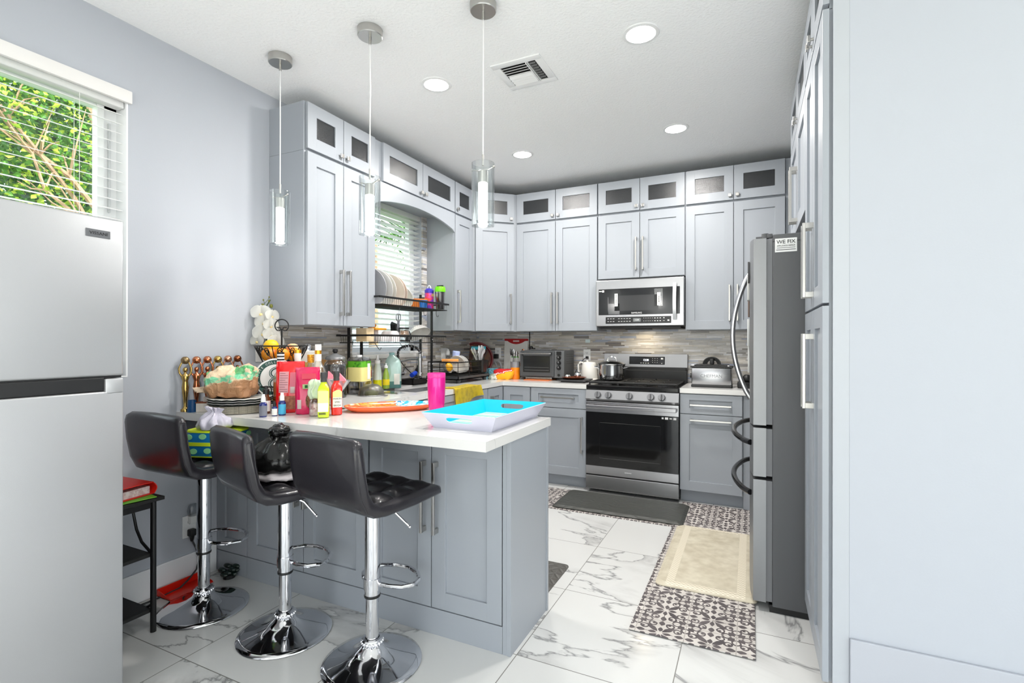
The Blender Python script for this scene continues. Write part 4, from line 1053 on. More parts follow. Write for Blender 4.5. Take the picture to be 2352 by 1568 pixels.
# red binder, green sheet on the rack
t = thing('ring_binder', 'red folder of papers lying on the black rack', 'folder', (0.20, -3.655, 0.603), R(6))
RED = M('folder_red', (228,40,28), 0.35); 
put(MB().box(-0.13, 0.13, -0.14, 0.16, 0.0, 0.004, 0.001).loft([[(-0.13, y, 0.046+0.012*math.sin((y+.2)*6)), (0.13, y, 0.040+0.012*math.sin((y+.2)*6)), (0.13, y, 0.043+0.012*math.sin((y+.2)*6)), (-0.13, y, 0.049+0.012*math.sin((y+.2)*6))] for y in (-0.14,-0.07,0,0.08,0.14,0.155)]).loft([[(-0.13, 0.155+0.012*math.sin(PI*k/8), 0.002+0.052*k/8), (0.13, 0.155+0.012*math.sin(PI*k/8), 0.002+0.046*k/8), (0.13, 0.159+0.012*math.sin(PI*k/8), 0.002+0.046*k/8), (-0.13, 0.159+0.012*math.sin(PI*k/8), 0.002+0.052*k/8)] for k in range(9)]), 'cover', RED, t)
put(MB().box(-0.115, 0.118, -0.13, 0.145, 0.0045, 0.036), 'paper_block', M('paper_stack', (226,214,212), 0.8, noise=(90, (200,170,170), 0.4, 0.6)), t, smooth=False)
t = put(MB().box(-0.125, 0.15, -0.12, 0.175, 0.0, 0.004, 0.001), 'green_folder', M('folder_green', (120,190,60), 0.4), None, loc=(0.19, -3.655, 0.5975), rz=R(-8)); tag(t, 'thin green folder under the red folder on the rack', 'folder')
t = put(MB().loft([ring(0,0,0,0.05,0.05,28), ring(0,0,0.03,0.075,0.075,28), ring(0,0,0.06,0.08,0.08,28), ring(0,0,0.058,0.074,0.074,28), ring(0,0,0.03,0.068,0.068,28)]), 'bowl', M('stone_bowl', (170,164,140), 0.5), None, loc=(0.135, -3.66, 0.101)); tag(t, 'grey-green bowl on the bottom shelf of the black rack', 'bowl')
# outlet with plug and cord
def outlet(label, loc, rz, parts=True):
    t = thing('wall_outlet', label, 'outlet', loc, rz)
    put(MB().box(-0.036, 0.036, -0.006, 0.0, -0.058, 0.058, 0.003), 'cover_plate', WHITE, t, smooth=False)
    mb = MB()
    for zz in (-0.022, 0.022):
        mb.box(-0.009,-0.006,-0.0075,-0.006,zz-0.004,zz+0.006).box(0.006,0.009,-0.0075,-0.006,zz-0.004,zz+0.006).cyl((0,-0.006,zz-0.009),0.0028,-0.0015,'y',10)
    put(mb, 'slots', BLACK, t, smooth=False)
    return t
outlet('white wall outlet low on the left wall behind the first stool', (0.001, -3.138, 0.294), PI/2)
t = thing('air_freshener', 'clear plug-in air freshener in the low wall outlet', 'air freshener', (0.0085, -3.128, 0.33))
put(MB().box(0, 0.028, -0.022, 0.022, -0.02, 0.026, 0.006), 'body', M('freshener_white', (226,226,224), 0.35), t)
put(MB().loft([ring(0.018,0,0.022,0.017,0.026,24,3), ring(0.018,0,0.05,0.020,0.032,24,3), ring(0.018,0,0.075,0.016,0.026,24,3), ring(0.018,0,0.083,0.008,0.014,24,2)]), 'globe', clear('milky_clear', (226,228,230), 0.15, 0.1), t)
t = thing('extension_cable', 'black plug and cord hanging from the low wall outlet to the floor', 'cord', (0.0085, -3.136, 0.262))
put(MB().box(0, 0.03, -0.017, 0.017, -0.018, 0.018, 0.005).loft([ring(0.016,0,-0.018,0.012,0.013,12), ring(0.016,0,-0.045,0.007,0.007,12)]), 'plug', BLACK, t)
put(MB().tube([(0.016,0,-0.04),(0.02,0.02,-0.09),(0.03,0.03,-0.15),(0.03,0.015,-0.20),(0.035,-0.03,-0.235),(0.045,-0.08,-0.254),(0.05,-0.16,-0.256),(0.045,-0.26,-0.256),(0.05,-0.36,-0.256),(0.06,-0.50,-0.256)], 0.0045, 8), 'cable', M('cable_grey', (52,52,54), 0.5), t)
# red dustpan on the floor
t = thing('dustpan', 'red plastic dustpan lying on the floor by the left wall', 'dustpan', (0.085, -3.205, 0.004))
REDP = M('dustpan_red', (222,34,20), 0.25)
mb = MB(); mb.box(-0.055, 0.055, -0.11, 0.11, 0.0, 0.003)
mb.loft([[(x, -0.11, z) for x, z in ((-0.055,0.0),(-0.052,0.0),(-0.052,0.035),(-0.055,0.035))], [(x, 0.11, z) for x, z in ((-0.055,0.0),(-0.052,0.0),(-0.052,0.035),(-0.055,0.035))]])
for y in (-0.11, 0.107): mb.loft([[(-0.055,y,0.0),(-0.055,y+0.003,0.0),(-0.055,y+0.003,0.035),(-0.055,y,0.035)], [(0.05,y,0.0),(0.05,y+0.003,0.0),(0.05,y+0.003,0.006),(0.05,y,0.006)]])
put(mb, 'pan', REDP, t, smooth=False)
t = thing('floor_plant_pot', 'dark leafy trinket on the floor behind the first stool base', 'ornament', (0.16, -3.02, 0))
mb = MB()
for k in range(12):
    a = k*0.55; mb.sph((0.035*math.cos(a), 0.035*math.sin(a), 0.03+0.012*(k%3)), 0.022, 8, (1.2,0.7,0.5))
put(mb, 'leaves', M('dark_green', (22,40,34), 0.35), t); put(MB().cyl((0,0,0), 0.03, 0.02, seg=16), 'foot', BLACK, t)
# ------------------------------------------------------------------ peninsula: things on the worktop
CZ = 0.9142
# turquoise tray
t = thing('serving_tray', 'turquoise and white rectangular tray with hand holes and striped base', 'tray', (1.628, -2.786, CZ), 0)
TUR = M('tray_turquoise', (0,186,224), 0.35); TW = M('tray_outer_white', (206,206,222), 0.4)
bx, by, tx, ty, h = 0.140, 0.235, 0.178, 0.272, 0.066
put(MB().box(-bx, bx, -by, by, 0.0, 0.006), 'base', TW, t, smooth=False)
k = NT('tray_stripes'); tcn = k.n('ShaderNodeTexCoord'); sp_ = k.n('ShaderNodeSeparateXYZ'); k.l(tcn.outputs['Object'], sp_.inputs[0])
uu = k.math('FRACT', k.math('DIVIDE', sp_.outputs[1], 0.075)); 
ramp = k.ramp(uu, [(0,(206,210,212)),(0.20,(206,210,212)),(0.30,(98,178,36)),(0.46,(206,210,212)),(0.56,(96,190,186)),(0.72,(206,210,212)),(0.82,(150,196,70)),(0.94,(206,210,212))], 'CONSTANT'); k.l(ramp, k.b.inputs['Base Color']); k.b.inputs['Roughness'].default_value = 0.4
put(MB().box(-bx+0.004, bx-0.004, -by+0.004, by-0.004, 0.0062, 0.0075), 'striped_floor', k.m, t, smooth=False)
def wall_quad(p0, p1, q0, q1, hole, matl, name, off):
    # panel between bottom edge p0-p1 and top edge q0-q1 with an optional rounded slot
    p0, p1, q0, q1 = map(Vector, (p0, p1, q0, q1))
    def P(u, v): return (p0*(1-u)+p1*u)*(1-v)+(q0*(1-u)+q1*u)*v
    nrm = (p1-p0).cross(q0-p0).normalized()*off
    mb = MB()
    if not hole: 
        loops = [[(0,0),(1,0),(1,1),(0,1)]]
        mb.loft([[tuple(P(*c)) for c in loops[0]], [tuple(P(*c)+nrm) for c in loops[0]]])
    else:
        n = 40; a, b, c, d = hole
        inner = []; outer = []
        for i in range(n):
            an = 2*PI*i/n; cx, sy = math.cos(an), math.sin(an)
            inner.append((a+c*math.copysign(abs(cx)**(2/5), cx), b+d*math.copysign(abs(sy)**(2/3), sy)))
            m = max(abs(cx), abs(sy)); ox, oy = cx/m, sy/m
            outer.append((a+(ox*(1-a) if ox > 0 else ox*a), b+(oy*(1-b) if oy > 0 else oy*b)))
        # outer ring must reach the corners
        rings = [[tuple(P(*c_)) for c_ in outer], [tuple(P(*c_)) for c_ in inner], [tuple(P(*c_)+nrm) for c_ in inner], [tuple(P(*c_)+nrm) for c_ in outer]]
        mb.loft(rings, close=True)
    return mb
th = 0.0045
for (p0,p1,q0,q1,hole) in (((-bx,-by,0),(bx,-by,0),(-tx,-ty,h),(tx,-ty,h),(0.5,0.60,0.19,0.17)), ((bx,by,0),(-bx,by,0),(tx,ty,h),(-tx,ty,h),(0.5,0.60,0.19,0.17)), ((bx,-by,0),(bx,by,0),(tx,-ty,h),(tx,ty,h),None), ((-bx,by,0),(-bx,-by,0),(-tx,ty,h),(-tx,-ty,h),None)):
    o1 = put(wall_quad(p0,p1,q0,q1,hole,TW,'side',-th*0.5), 'outer_side', TW, t, smooth=False)
    put(wall_quad(p0,p1,q0,q1,hole,TUR,'side',-th*0.5), 'inner_side', TUR, t, smooth=False).location = -((Vector(p1)-Vector(p0)).cross(Vector(q0)-Vector(p0)).normalized()*th*0.55)
# tumbler
t = thing('tumbler', 'tall hot pink tumbler standing behind the turquoise tray', 'tumbler', (1.262, -2.665, CZ))
PINK = M('tumbler_pink', (226,22,142), 0.28, 0.25, coat=0.4)
put(MB().lathe([(0.0,0.0),(0.034,0.0),(0.036,0.004),(0.0425,0.06),(0.0455,0.14),(0.0460,0.182),(0.0455,0.184)], seg=48), 'body', PINK, t)
put(MB().lathe([(0.0455,0.184),(0.0462,0.186),(0.0462,0.203),(0.0445,0.207),(0.041,0.206),(0.041,0.197),(0.0,0.195)], seg=48, cap0=False), 'lid', M('tumbler_lid', (226,60,150), 0.25), t)
# oval platter
t = thing('oval_platter', 'orange rimmed oval platter painted with coral and teal leaves', 'platter', (0.962, -2.655, CZ), R(47))
k = NT('platter_paint'); tcn = k.n('ShaderNodeTexCoord'); spx = k.n('ShaderNodeSeparateXYZ'); k.l(tcn.outputs['Object'], spx.inputs[0])
mpn = k.n('ShaderNodeMapping'); mpn.inputs['Rotation'].default_value = (0,0,R(35)); mpn.inputs['Scale'].default_value = (18, 55, 1); k.l(tcn.outputs['Object'], mpn.inputs[0])
nz = k.noise(mpn.outputs[0], 0.6, 2, 0.6)
warm = k.ramp(nz, [(0.30,(232,90,40)),(0.45,(248,150,40)),(0.52,(240,96,60)),(0.60,(250,190,120)),(0.66,(226,70,40))], 'CONSTANT')
cool = k.ramp(nz, [(0.32,(0,150,150)),(0.42,(236,244,242)),(0.50,(20,160,190)),(0.57,(240,246,246)),(0.64,(30,130,180))], 'CONSTANT')
pale = k.ramp(nz, [(0.4,(214,206,226)),(0.5,(244,240,240)),(0.58,(240,170,140))], 'CONSTANT')
wob = k.math('MULTIPLY', k.math('SUBTRACT', k.noise(tcn.outputs['Object'], 12, 2), 0.5), 0.10)
sx_ = k.math('ADD', spx.outputs[0], wob)
c1 = k.mix(k.math('GREATER_THAN', sx_, 0.055), warm, cool)
c2 = k.mix(k.math('LESS_THAN', k.math('ADD', spx.outputs[1], wob), -0.035), c1, pale)
k.l(c2, k.b.inputs['Base Color']); k.b.inputs['Roughness'].default_value = 0.2
ORNG = M('platter_orange', (236,112,62), 0.3)
a, b = 0.242, 0.128
put(MB().loft([ring(0,0,0.0,a*0.80,b*0.74,56,2.2), ring(0,0,0.004,a*0.86,b*0.82,56,2.2), ring(0,0,0.017,a*0.96,b*0.95,56,2.2), ring(0,0,0.029,a,b,56,2.2), ring(0,0,0.030,a*0.985,b*0.97,56,2.2)], cap1=False), 'underside', ORNG, t)
put(MB().loft([ring(0,0,0.0305,a*0.995,b*0.99,56,2.2), ring(0,0,0.031,a*0.98,b*0.965,56,2.2), ring(0,0,0.020,a*0.93,b*0.90,56,2.2), ring(0,0,0.012,a*0.80,b*0.74,56,2.2), ring(0,0,0.011,0.01,0.006,56,2.2)], cap0=False), 'painted_face', k.m, t)
# yellow cloth over the worktop edge by the sink
t_ = MB()
def cloth(u, v):
    # v along the worktop edge, u from the surface down the front
    yy = -1.52+0.42*v+0.03*u
    if u < 0.35: x = 0.53+0.118*u/0.35; z = CZ+0.0045+0.003*math.sin(v*9+u*6)
    else:
        q = (u-0.35)/0.65; x = 0.650+0.012*math.sin(v*8)*q+0.004+0.004*q; z = CZ+0.004-(0.075+0.13*(1-v)+0.02*math.sin(v*7))*q
    return (x, yy, z)
t_.grid(28, 18, cloth, 0.003)
t = put(t_, 'cleaning_cloth', M('cloth_yellow', (238,214,8), 0.85, noise=(26, (200,176,10), 0.45, 0.75), bump=(160, 0.3), sheen=0.3), None, ang=80)
tag(t, 'yellow microfibre cloth draped over the worktop edge by the sink', 'cloth')

# bottles --------------------------------------------------------
def bottle(name, label, loc, prof, col, parts=(), cat='bottle', group=None, square=0.0, rz=0.0, glass=False, seg=32):
    t = thing(name, label, cat, loc, rz, group)
    mb = MB()
    if square: mb.loft([ring(0,0,z,r,r,seg,p) for r, z, p in prof])
    else: mb.lathe(prof, seg=seg)
    put(mb, 'bottle', col, t)
    return t
def band(parent, name, r, z0, z1, mat, p=2.0, seg=32, a0=0.0, a1=2*PI):
    mb = MB()
    if a1-a0 > 6.2: mb.loft([ring(0,0,z0,r,r,seg,p), ring(0,0,z1,r,r,seg,p)], cap0=False, cap1=False)
    else:
        n = 16
        pts = [(r*math.cos(a0+(a1-a0)*i/n), r*math.sin(a0+(a1-a0)*i/n)) for i in range(n+1)]
        if p > 2:
            pts = []
            for i in range(n+1):
                an = a0+(a1-a0)*i/n; c, q = math.cos(an), math.sin(an)
                pts.append((r*math.copysign(abs(c)**(2/p), c), r*math.copysign(abs(q)**(2/p), q)))
        A = [mb.v((q[0], q[1], z0)) for q in pts]; B = [mb.v((q[0], q[1], z1)) for q in pts]
        for i in range(n): mb.f([A[i], A[i+1], B[i+1], B[i]])
    return put(mb, name, mat, parent)
FACE = R(-42)     # direction from the worktop towards the camera
GREENOIL = M('green_oil', (196,216,10), 0.08, coat=0.5); REDSAUCE = M('red_sauce', (226,34,14), 0.10, coat=0.5)
CAPGR = M('shrink_cap_grey', (62,62,64), 0.4); LBLW = M('label_white', (240,238,232), 0.6); LBLY = M('label_cream', (238,222,150), 0.6)
sq = [(0.020,0.0,5),(0.0255,0.004,6),(0.0262,0.03,6),(0.0262,0.135,6),(0.024,0.146,4),(0.0165,0.160,2.5),(0.0130,0.170,2),(0.0125,0.21,2)]
t = bottle('oil_bottle', 'small square bottle of yellow-green oil with a grey cap', (0.848, -3.018, CZ), sq, GREENOIL, square=1, rz=R(40), group='small square sauce bottles')
put(MB().lathe([(0.0145,0.172),(0.0148,0.176),(0.0140,0.190),(0.0155,0.193),(0.0155,0.218),(0.0,0.219)], seg=24), 'cap', CAPGR, t)
l_ = band(t, 'label', 0.0268, 0.035, 0.13, LBLY, 6, 32, R(-135), R(-45)); band(t, 'lower_label', 0.0270, 0.03, 0.072, LBLW, 6, 32, R(-135), R(-50))
mb = MB()
for i in range(12): mb.box(-0.018+i*0.0026, -0.018+i*0.0026+(0.0012 if i%3 else 0.0018), -0.0274, -0.0270, 0.016, 0.026)
put(mb, 'barcode', BLACK, t, smooth=False)
t = bottle('hot_sauce_bottle', 'small square bottle of bright red sauce with a grey cap', (0.838, -2.925, CZ), sq, REDSAUCE, square=1, rz=R(52), group='small square sauce bottles')
put(MB().lathe([(0.0145,0.172),(0.0148,0.176),(0.0140,0.190),(0.0155,0.193),(0.0155,0.218),(0.0,0.219)], seg=24), 'cap', CAPGR, t)
l_ = put(MB().prism([(-0.021,0.042),(0.023,0.042),(0.023,0.118),(0.010,0.128),(-0.004,0.126),(-0.021,0.116)], -0.0270, -0.0264, 'y'), 'label', LBLY, t, smooth=False)
put(MB().box(-0.021,0.023,-0.0274,-0.0270,0.040,0.090), 'label_panel', LBLW, l_, smooth=False)
for i, s_ in enumerate(('MAKIN', 'SPIRI', 'BRIGH')): text(s_, 0.0125, BLACK, l_, (0.001, -0.0277, 0.0825-i*0.0165))
# dropper bottles
COB = M('cobalt_glass', (24,40,110), 0.08, coat=0.5)
def dropper(label, x, y, r, h, lab, cap, capdark=False):
    t = bottle('dropper_bottle', label, (x, y, CZ), [(r*0.9,0.0),(r,0.003),(r,h*0.55),(r*0.9,h*0.60),(r*0.5,h*0.66),(r*0.5,h*0.70)], COB, group='small supplement bottles')
    put(MB().lathe([(r*0.62,h*0.66),(r*0.64,h*0.68),(r*0.58,h*0.86),(r*0.45,h*0.90),(r*0.42,h),(0,h)], seg=24), 'cap', cap, t)
    band(t, 'label', r+0.0004, h*0.06, h*0.50, lab)
    return t
t = dropper('small blue glass bottle with grey label and white spray cap', 0.572, -3.135, 0.0175, 0.110, M('label_grey', (120,122,134), 0.5), WHITE)
mb_ = ('MCT', 'OIL')
t = dropper('tiny dark bottle with black cap between the two spray bottles', 0.590, -3.085, 0.0125, 0.072, LBLW, BLACK)
t = dropper('small blue glass bottle with sky-blue label and white spray cap', 0.607, -3.055, 0.0175, 0.112, M('label_sky', (70,170,210), 0.5), WHITE)
t = bottle('dropper_bottle', 'amber dropper bottle with black ribbed cap leaning over a white label', (0.48, -3.045, CZ), [(0.018,0.0),(0.02,0.004),(0.02,0.075),(0.013,0.088),(0.012,0.10)], M('amber_glass', (96,52,24), 0.1, coat=0.4), group='small supplement bottles')
band(t, 'label', 0.0204, 0.012, 0.066, LBLW)
put(MB().lathe([(0.015,0.098),(0.015,0.122),(0.009,0.126),(0.008,0.140),(0.0,0.141)], seg=20), 'cap', BLACK, t)
# amber liquor with striped stopper
t = bottle('liquor_bottle', 'amber liquor bottle with a black and white striped stopper', (0.440, -2.924, CZ), [(0.034,0.0),(0.037,0.004),(0.037,0.165),(0.034,0.185),(0.016,0.215),(0.0135,0.225),(0.0135,0.262)], clear('clear_bottle', (236,232,226), 0.15))
put(MB().lathe([(0.033,0.004),(0.0355,0.006),(0.0355,0.150),(0.0,0.150)], seg=32), 'liquor', M('amber_liquor', (196,96,20), 0.1, coat=0.3), t)
for i in range(9): band(t, 'stopper_stripe', 0.0185, 0.232+i*0.0085, 0.232+(i+1)*0.0085, WHITE if i % 2 else BLACK)
put(MB().cyl((0,0,0.232), 0.0180, 0.0775, seg=28), 'stopper', BLACK, t)
# snack bags
def pouch(name, label, loc, rz, w, d, h, mat, seed, lean=0.0):
    t = thing(name, label, 'bag', loc, rz)
    r = random.Random(seed)
    def rg(z, a, b, p):
        return [(x+r.uniform(-.0022,.0022), y+r.uniform(-.0022,.0022)+lean*z, zz+r.uniform(-.002,.002)) for x, y, zz in ring(0,0,z,a,b,44,p)]
    mb = MB(); mb.loft([rg(0.0,w*.46,d*.44,3), rg(0.008,w*.5,d*.5,3), rg(h*.2,w*.5,d*.52,2.6), rg(h*.45,w*.49,d*.48,2.4), rg(h*.65,w*.48,d*.38,2.3), rg(h*.82,w*.49,d*.20,2.3), rg(h*.92,w*.49,d*.06,2.5), rg(h,w*.485,d*.03,3)])
    put(mb, 'pouch', mat, t, ang=70)
    return t
REDB = M('foil_red', (226,12,22), 0.25, coat=0.4, bump=(22, 0.35))
t = pouch('snack_bag', 'tall bright red snack bag showing its nutrition panel', (0.548, -2.952, CZ), FACE+PI/2-R(8), 0.142, 0.088, 0.262, REDB, 3)
PNK = M('panel_pink', (246,204,210), 0.5)
def patch(parent, name, x0, x1, z0, z1, yf, mat, n=6):
    mb = MB()
    mb.grid(n, n, lambda u, v: (x0+(x1-x0)*u, yf(x0+(x1-x0)*u, z0+(z1-z0)*v), z0+(z1-z0)*v), 0.0006)
    return put(mb, name, mat, parent)
ys = lambda x, z: -0.0475*max(0.05,(1-min(1,abs(x/0.073))**2.4))**0.42*(1.0 if z < 0.12 else max(0.2, 1-(z-0.12)/0.145*0.75))-0.0022
np_ = patch(t, 'nutrition_panel', -0.050, -0.004, 0.105, 0.212, ys, PNK)
for i in range(9):
    z = 0.203-i*0.0115; patch(np_, 'print_line', -0.047, -0.008 if i%3 else -0.02, z-0.0009, z+0.0009, lambda x, zz: ys(x, zz)-0.0006, M('print_wine', (120,40,60), 0.6), 3)
patch(t, 'ingredients_panel', 0.002, 0.034, 0.10, 0.208, ys, M('panel_rose', (238,150,170), 0.5))
patch(t, 'white_stamp', 0.006, 0.026, 0.104, 0.135, lambda x, z: ys(x, z)-0.0006, LBLW)
patch(t, 'product_window', -0.05, 0.034, 0.020, 0.088, ys, M('snack_brown', (190,120,96), 0.4, noise=(60,(226,170,130),0.4,0.65)))
MAG = M('foil_magenta', (206,16,84), 0.22, coat=0.5, bump=(24, 0.35))
t = pouch('snack_bag', 'magenta snack pouch with a nut picture and green clip label', (0.673, -2.954, CZ), FACE+PI/2+R(4), 0.118, 0.085, 0.235, MAG, 5)
ym = lambda x, z: -0.046*max(0.05,(1-min(1,abs(x/0.061))**2.4))**0.42*(1.0 if z < 0.11 else max(0.2, 1-(z-0.11)/0.13*0.75))-0.0022
mb = MB(); mb.grid(12, 12, lambda u, v: ((lambda x, z: (x, ym(x, z), z))(0.018+0.036*(u-.5)*2*math.sqrt(max(0,1-((v-.5)*2)**2))*0.9, 0.07+0.045*(v-.5)*2)), 0.0006)
put(mb, 'nut_picture', M('nut_print', (196,150,104), 0.4, noise=(70,(120,76,48),0.42,0.62)), t)
patch(t, 'green_tag', -0.028, 0.006, 0.130, 0.152, lambda x, z: ym(x, z)-0.0008, M('tag_mint', (196,232,170), 0.5))
patch(t, 'tag_mark', -0.018, -0.004, 0.134, 0.148, lambda x, z: ym(x, z)-0.0016, M('tag_green', (30,110,50), 0.5))
patch(t, 'title_band', -0.030, 0.036, 0.178, 0.205, lambda x, z: ym(x, z)-0.0008, M('title_rose', (232,96,120), 0.4))
patch(t, 'barcode_label', -0.052, -0.034, 0.03, 0.075, lambda x, z: ym(x, z)-0.0008, LBLW)
# pale green bag
mb = MB(); mb.loft([bagring(0.0,0.034,21,.05), bagring(0.02,0.042,22,.10), bagring(0.045,0.044,22,.12), bagring(0.075,0.034,22,.2), bagring(0.092,0.016,22,.3)]); crush(mb, 0.014, 22, 1, 3.0)
t = put(mb, 'plastic_bag', M('mint_plastic', (214,232,200), 0.2, bump=(50, 0.6), trans=0.2), None, ang=85, loc=(0.768, -2.986, CZ+0.088)); tag(t, 'pale mint plastic bag bunched between the snack pouch and the oil bottle', 'plastic bag')
t = thing('jar', 'clear jar of wrapped sweets holding up the mint plastic bag', 'jar', (0.768, -2.986, CZ))
put(MB().lathe([(0.034,0.0),(0.036,0.004),(0.036,0.07),(0.03,0.084)], seg=28, cap1=False), 'glass', clear('clear_bottle', (236,232,226), 0.15), t)
put(MB().lathe([(0.032,0.003),(0.033,0.06),(0.0,0.06)], seg=28), 'contents', M('sweets', (226,180,190), 0.5, noise=(60,(250,240,236),0.4,0.6)), t)
# cream liqueur
t = bottle('liqueur_bottle', 'tall round bottle of cream liqueur with a white and gold neck', (0.604, -2.821, CZ), [(0.040,0.0),(0.045,0.006),(0.046,0.10),(0.0455,0.175),(0.041,0.205),(0.030,0.232),(0.018,0.252),(0.0155,0.262),(0.0155,0.30)], clear('cream_glass', (240,238,232), 0.18))
put(MB().lathe([(0.040,0.004),(0.044,0.008),(0.0445,0.17),(0.043,0.187),(0.0,0.187)], seg=32), 'liqueur', M('cream_liqueur', (226,196,160), 0.25), t)
band(t, 'gold_band', 0.0172, 0.300, 0.320, M('gold_foil', (226,160,44), 0.25, 0.7)); put(MB().cyl((0,0,0.262), 0.0165, 0.09, seg=28, bev=0.001), 'white_neck', WHITE, t)
# other bottles behind
t = bottle('wine_bottle', 'white labelled bottle with a gold cap behind the red snack bag', (0.488, -2.854, CZ), [(0.035,0.0),(0.037,0.004),(0.037,0.19),(0.030,0.22),(0.0165,0.25),(0.0165,0.27)], LBLW)
put(MB().lathe([(0.0172,0.27),(0.0180,0.285),(0.0180,0.318),(0.0,0.319)], seg=24), 'neck_label', LBLW, t)
put(MB().cyl((0,0,0.304), 0.0188, 0.018, seg=24, bev=0.001), 'gold_cap', M('gold_foil', (226,160,44), 0.25, 0.7), t)
t = bottle('wine_bottle', 'clear bottle with a ribbed gold screw cap beside the cream liqueur', (0.503, -2.778, CZ), [(0.030,0.0),(0.032,0.004),(0.032,0.18),(0.02,0.22),(0.0145,0.24),(0.0145,0.255)], clear('clear_bottle', (236,232,226), 0.15))
mb = MB()
for i in range(5): mb.cyl((0,0,0.250+i*0.009), 0.0185, 0.008, seg=24, bev=0.0012)
put(mb, 'gold_cap', M('gold_foil', (226,160,44), 0.25, 0.7), t)
t = thing('carton', 'white square paper carton behind the gold capped bottles', 'carton', (0.235, -2.535, CZ), R(25))
put(MB().box(-0.055,0.055,-0.045,0.045,0.0,0.31,0.004), 'box', LBLW, t, smooth=False)
put(MB().box(-0.03,0.03,-0.0456,-0.0452,0.16,0.24), 'printed_panel', M('carton_print', (214,170,96), 0.6), t, smooth=False)
t = thing('cocktail_shaker', 'chrome shaker cap showing above the white carton', 'shaker', (0.115, -2.445, CZ))
put(MB().lathe([(0.03,0.0),(0.036,0.01),(0.038,0.23),(0.030,0.26),(0.028,0.29)], seg=32), 'body', CHROME, t); put(MB().lathe([(0.029,0.29),(0.030,0.33),(0.024,0.348),(0.0,0.352)], seg=32), 'cap', CHROME, t)
# martini glasses with pink napkins
def martini(label, x, y, nap):
    t = thing('cocktail_glass', label, 'glass', (x, y, CZ), 0, 'cocktail glasses with pink napkins')
    G = clear('martini_clear', (242,244,246), 0.22)
    put(MB().lathe([(0.0,0.0),(0.036,0.0),(0.036,0.002),(0.006,0.006),(0.0035,0.012),(0.0035,0.085),(0.008,0.092),(0.055,0.155),(0.0535,0.156),(0.007,0.096),(0.0,0.094)], seg=40, cap0=False, cap1=False), 'glass', G, t)
    t2 = put(MB().loft([[(0.0,-0.006,0.10),(0.01,0.0,0.10),(0.0,0.006,0.10),(-0.008,0.0,0.10)], [(-0.016,-0.006,0.14),(0.022,-0.006,0.138),(0.02,0.006,0.14),(-0.016,0.006,0.14)], [(-0.014,-0.003,0.16),(0.034,-0.006,0.148),(0.028,0.006,0.162),(-0.012,0.006,0.17)], [(-0.012,0.000,0.196),(-0.006,-0.002,0.198),(-0.004,0.004,0.197),(-0.010,0.004,0.196)]]), 'pink_napkin', M('napkin_pink', (244,150,168), 0.8), None, loc=(x+nap[0], y+nap[1], CZ), rz=nap[2])
    tag(t2, label.replace('cocktail glass', 'folded pink napkin in the cocktail glass').replace('clear ', ''), 'napkin', 'pink napkins')
martini('clear cocktail glass standing behind the red sauce bottle near the platter', 0.690, -2.747, (0,0,R(40)))
martini('clear cocktail glass standing further back by the white carton', 0.523, -2.655, (0,0,R(60)))
# large jar
t = thing('storage_jar', 'large glass jar of dark coffee beans with a domed lid', 'jar', (0.24, -2.33, CZ))
JG = clear('jar_glass', (232,232,232), 0.2)
put(MB().lathe([(0.062,0.0),(0.072,0.005),(0.074,0.20),(0.068,0.225),(0.055,0.24),(0.057,0.255)], seg=40, cap1=False), 'jar', JG, t)
put(MB().lathe([(0.060,0.004),(0.070,0.008),(0.072,0.19),(0.064,0.215),(0.0,0.215)], seg=40), 'beans', M('coffee_beans', (34,28,28), 0.5, noise=(80,(70,58,54),0.45,0.6)), t)
l_ = put(MB().lathe([(0.062,0.248),(0.064,0.258),(0.058,0.266),(0.02,0.285),(0.012,0.29),(0.0,0.29)], seg=40), 'lid', M('lid_grey', (150,152,154), 0.25, 0.5), t); put(MB().lathe([(0.008,0.288),(0.018,0.302),(0.016,0.316),(0.0,0.32)], seg=20), 'lid_knob', BLACK, l_)
t = thing('storage_jar', 'small clear jar with a gold lid behind the cocktail glass', 'jar', (0.115, -2.105, CZ))
put(MB().lathe([(0.034,0.0),(0.038,0.004),(0.038,0.15),(0.033,0.165)], seg=32, cap1=False), 'jar', JG, t); put(MB().cyl((0,0,0.163), 0.036, 0.018, seg=32, bev=0.001), 'lid', M('lid_gold', (150,132,96), 0.35, 0.6), t)
put(MB().lathe([(0.033,0.003),(0.035,0.09),(0.0,0.09)], seg=28), 'contents', M('nuts', (150,120,90), 0.7), t)
# cardboard against the tiles
t = put(MB().prism([(-0.15,0.0),(0.15,0.0),(0.15,0.20),(0.11,0.235),(-0.10,0.245),(-0.15,0.225)], -0.012, 0.012, 'y'), 'cardboard_box', M('cardboard', (186,138,84), 0.85), None, smooth=False, loc=(0.028, -2.16, CZ), rz=PI/2); tag(t, 'brown cardboard carton leaning on the tiles behind the jars', 'cardboard')
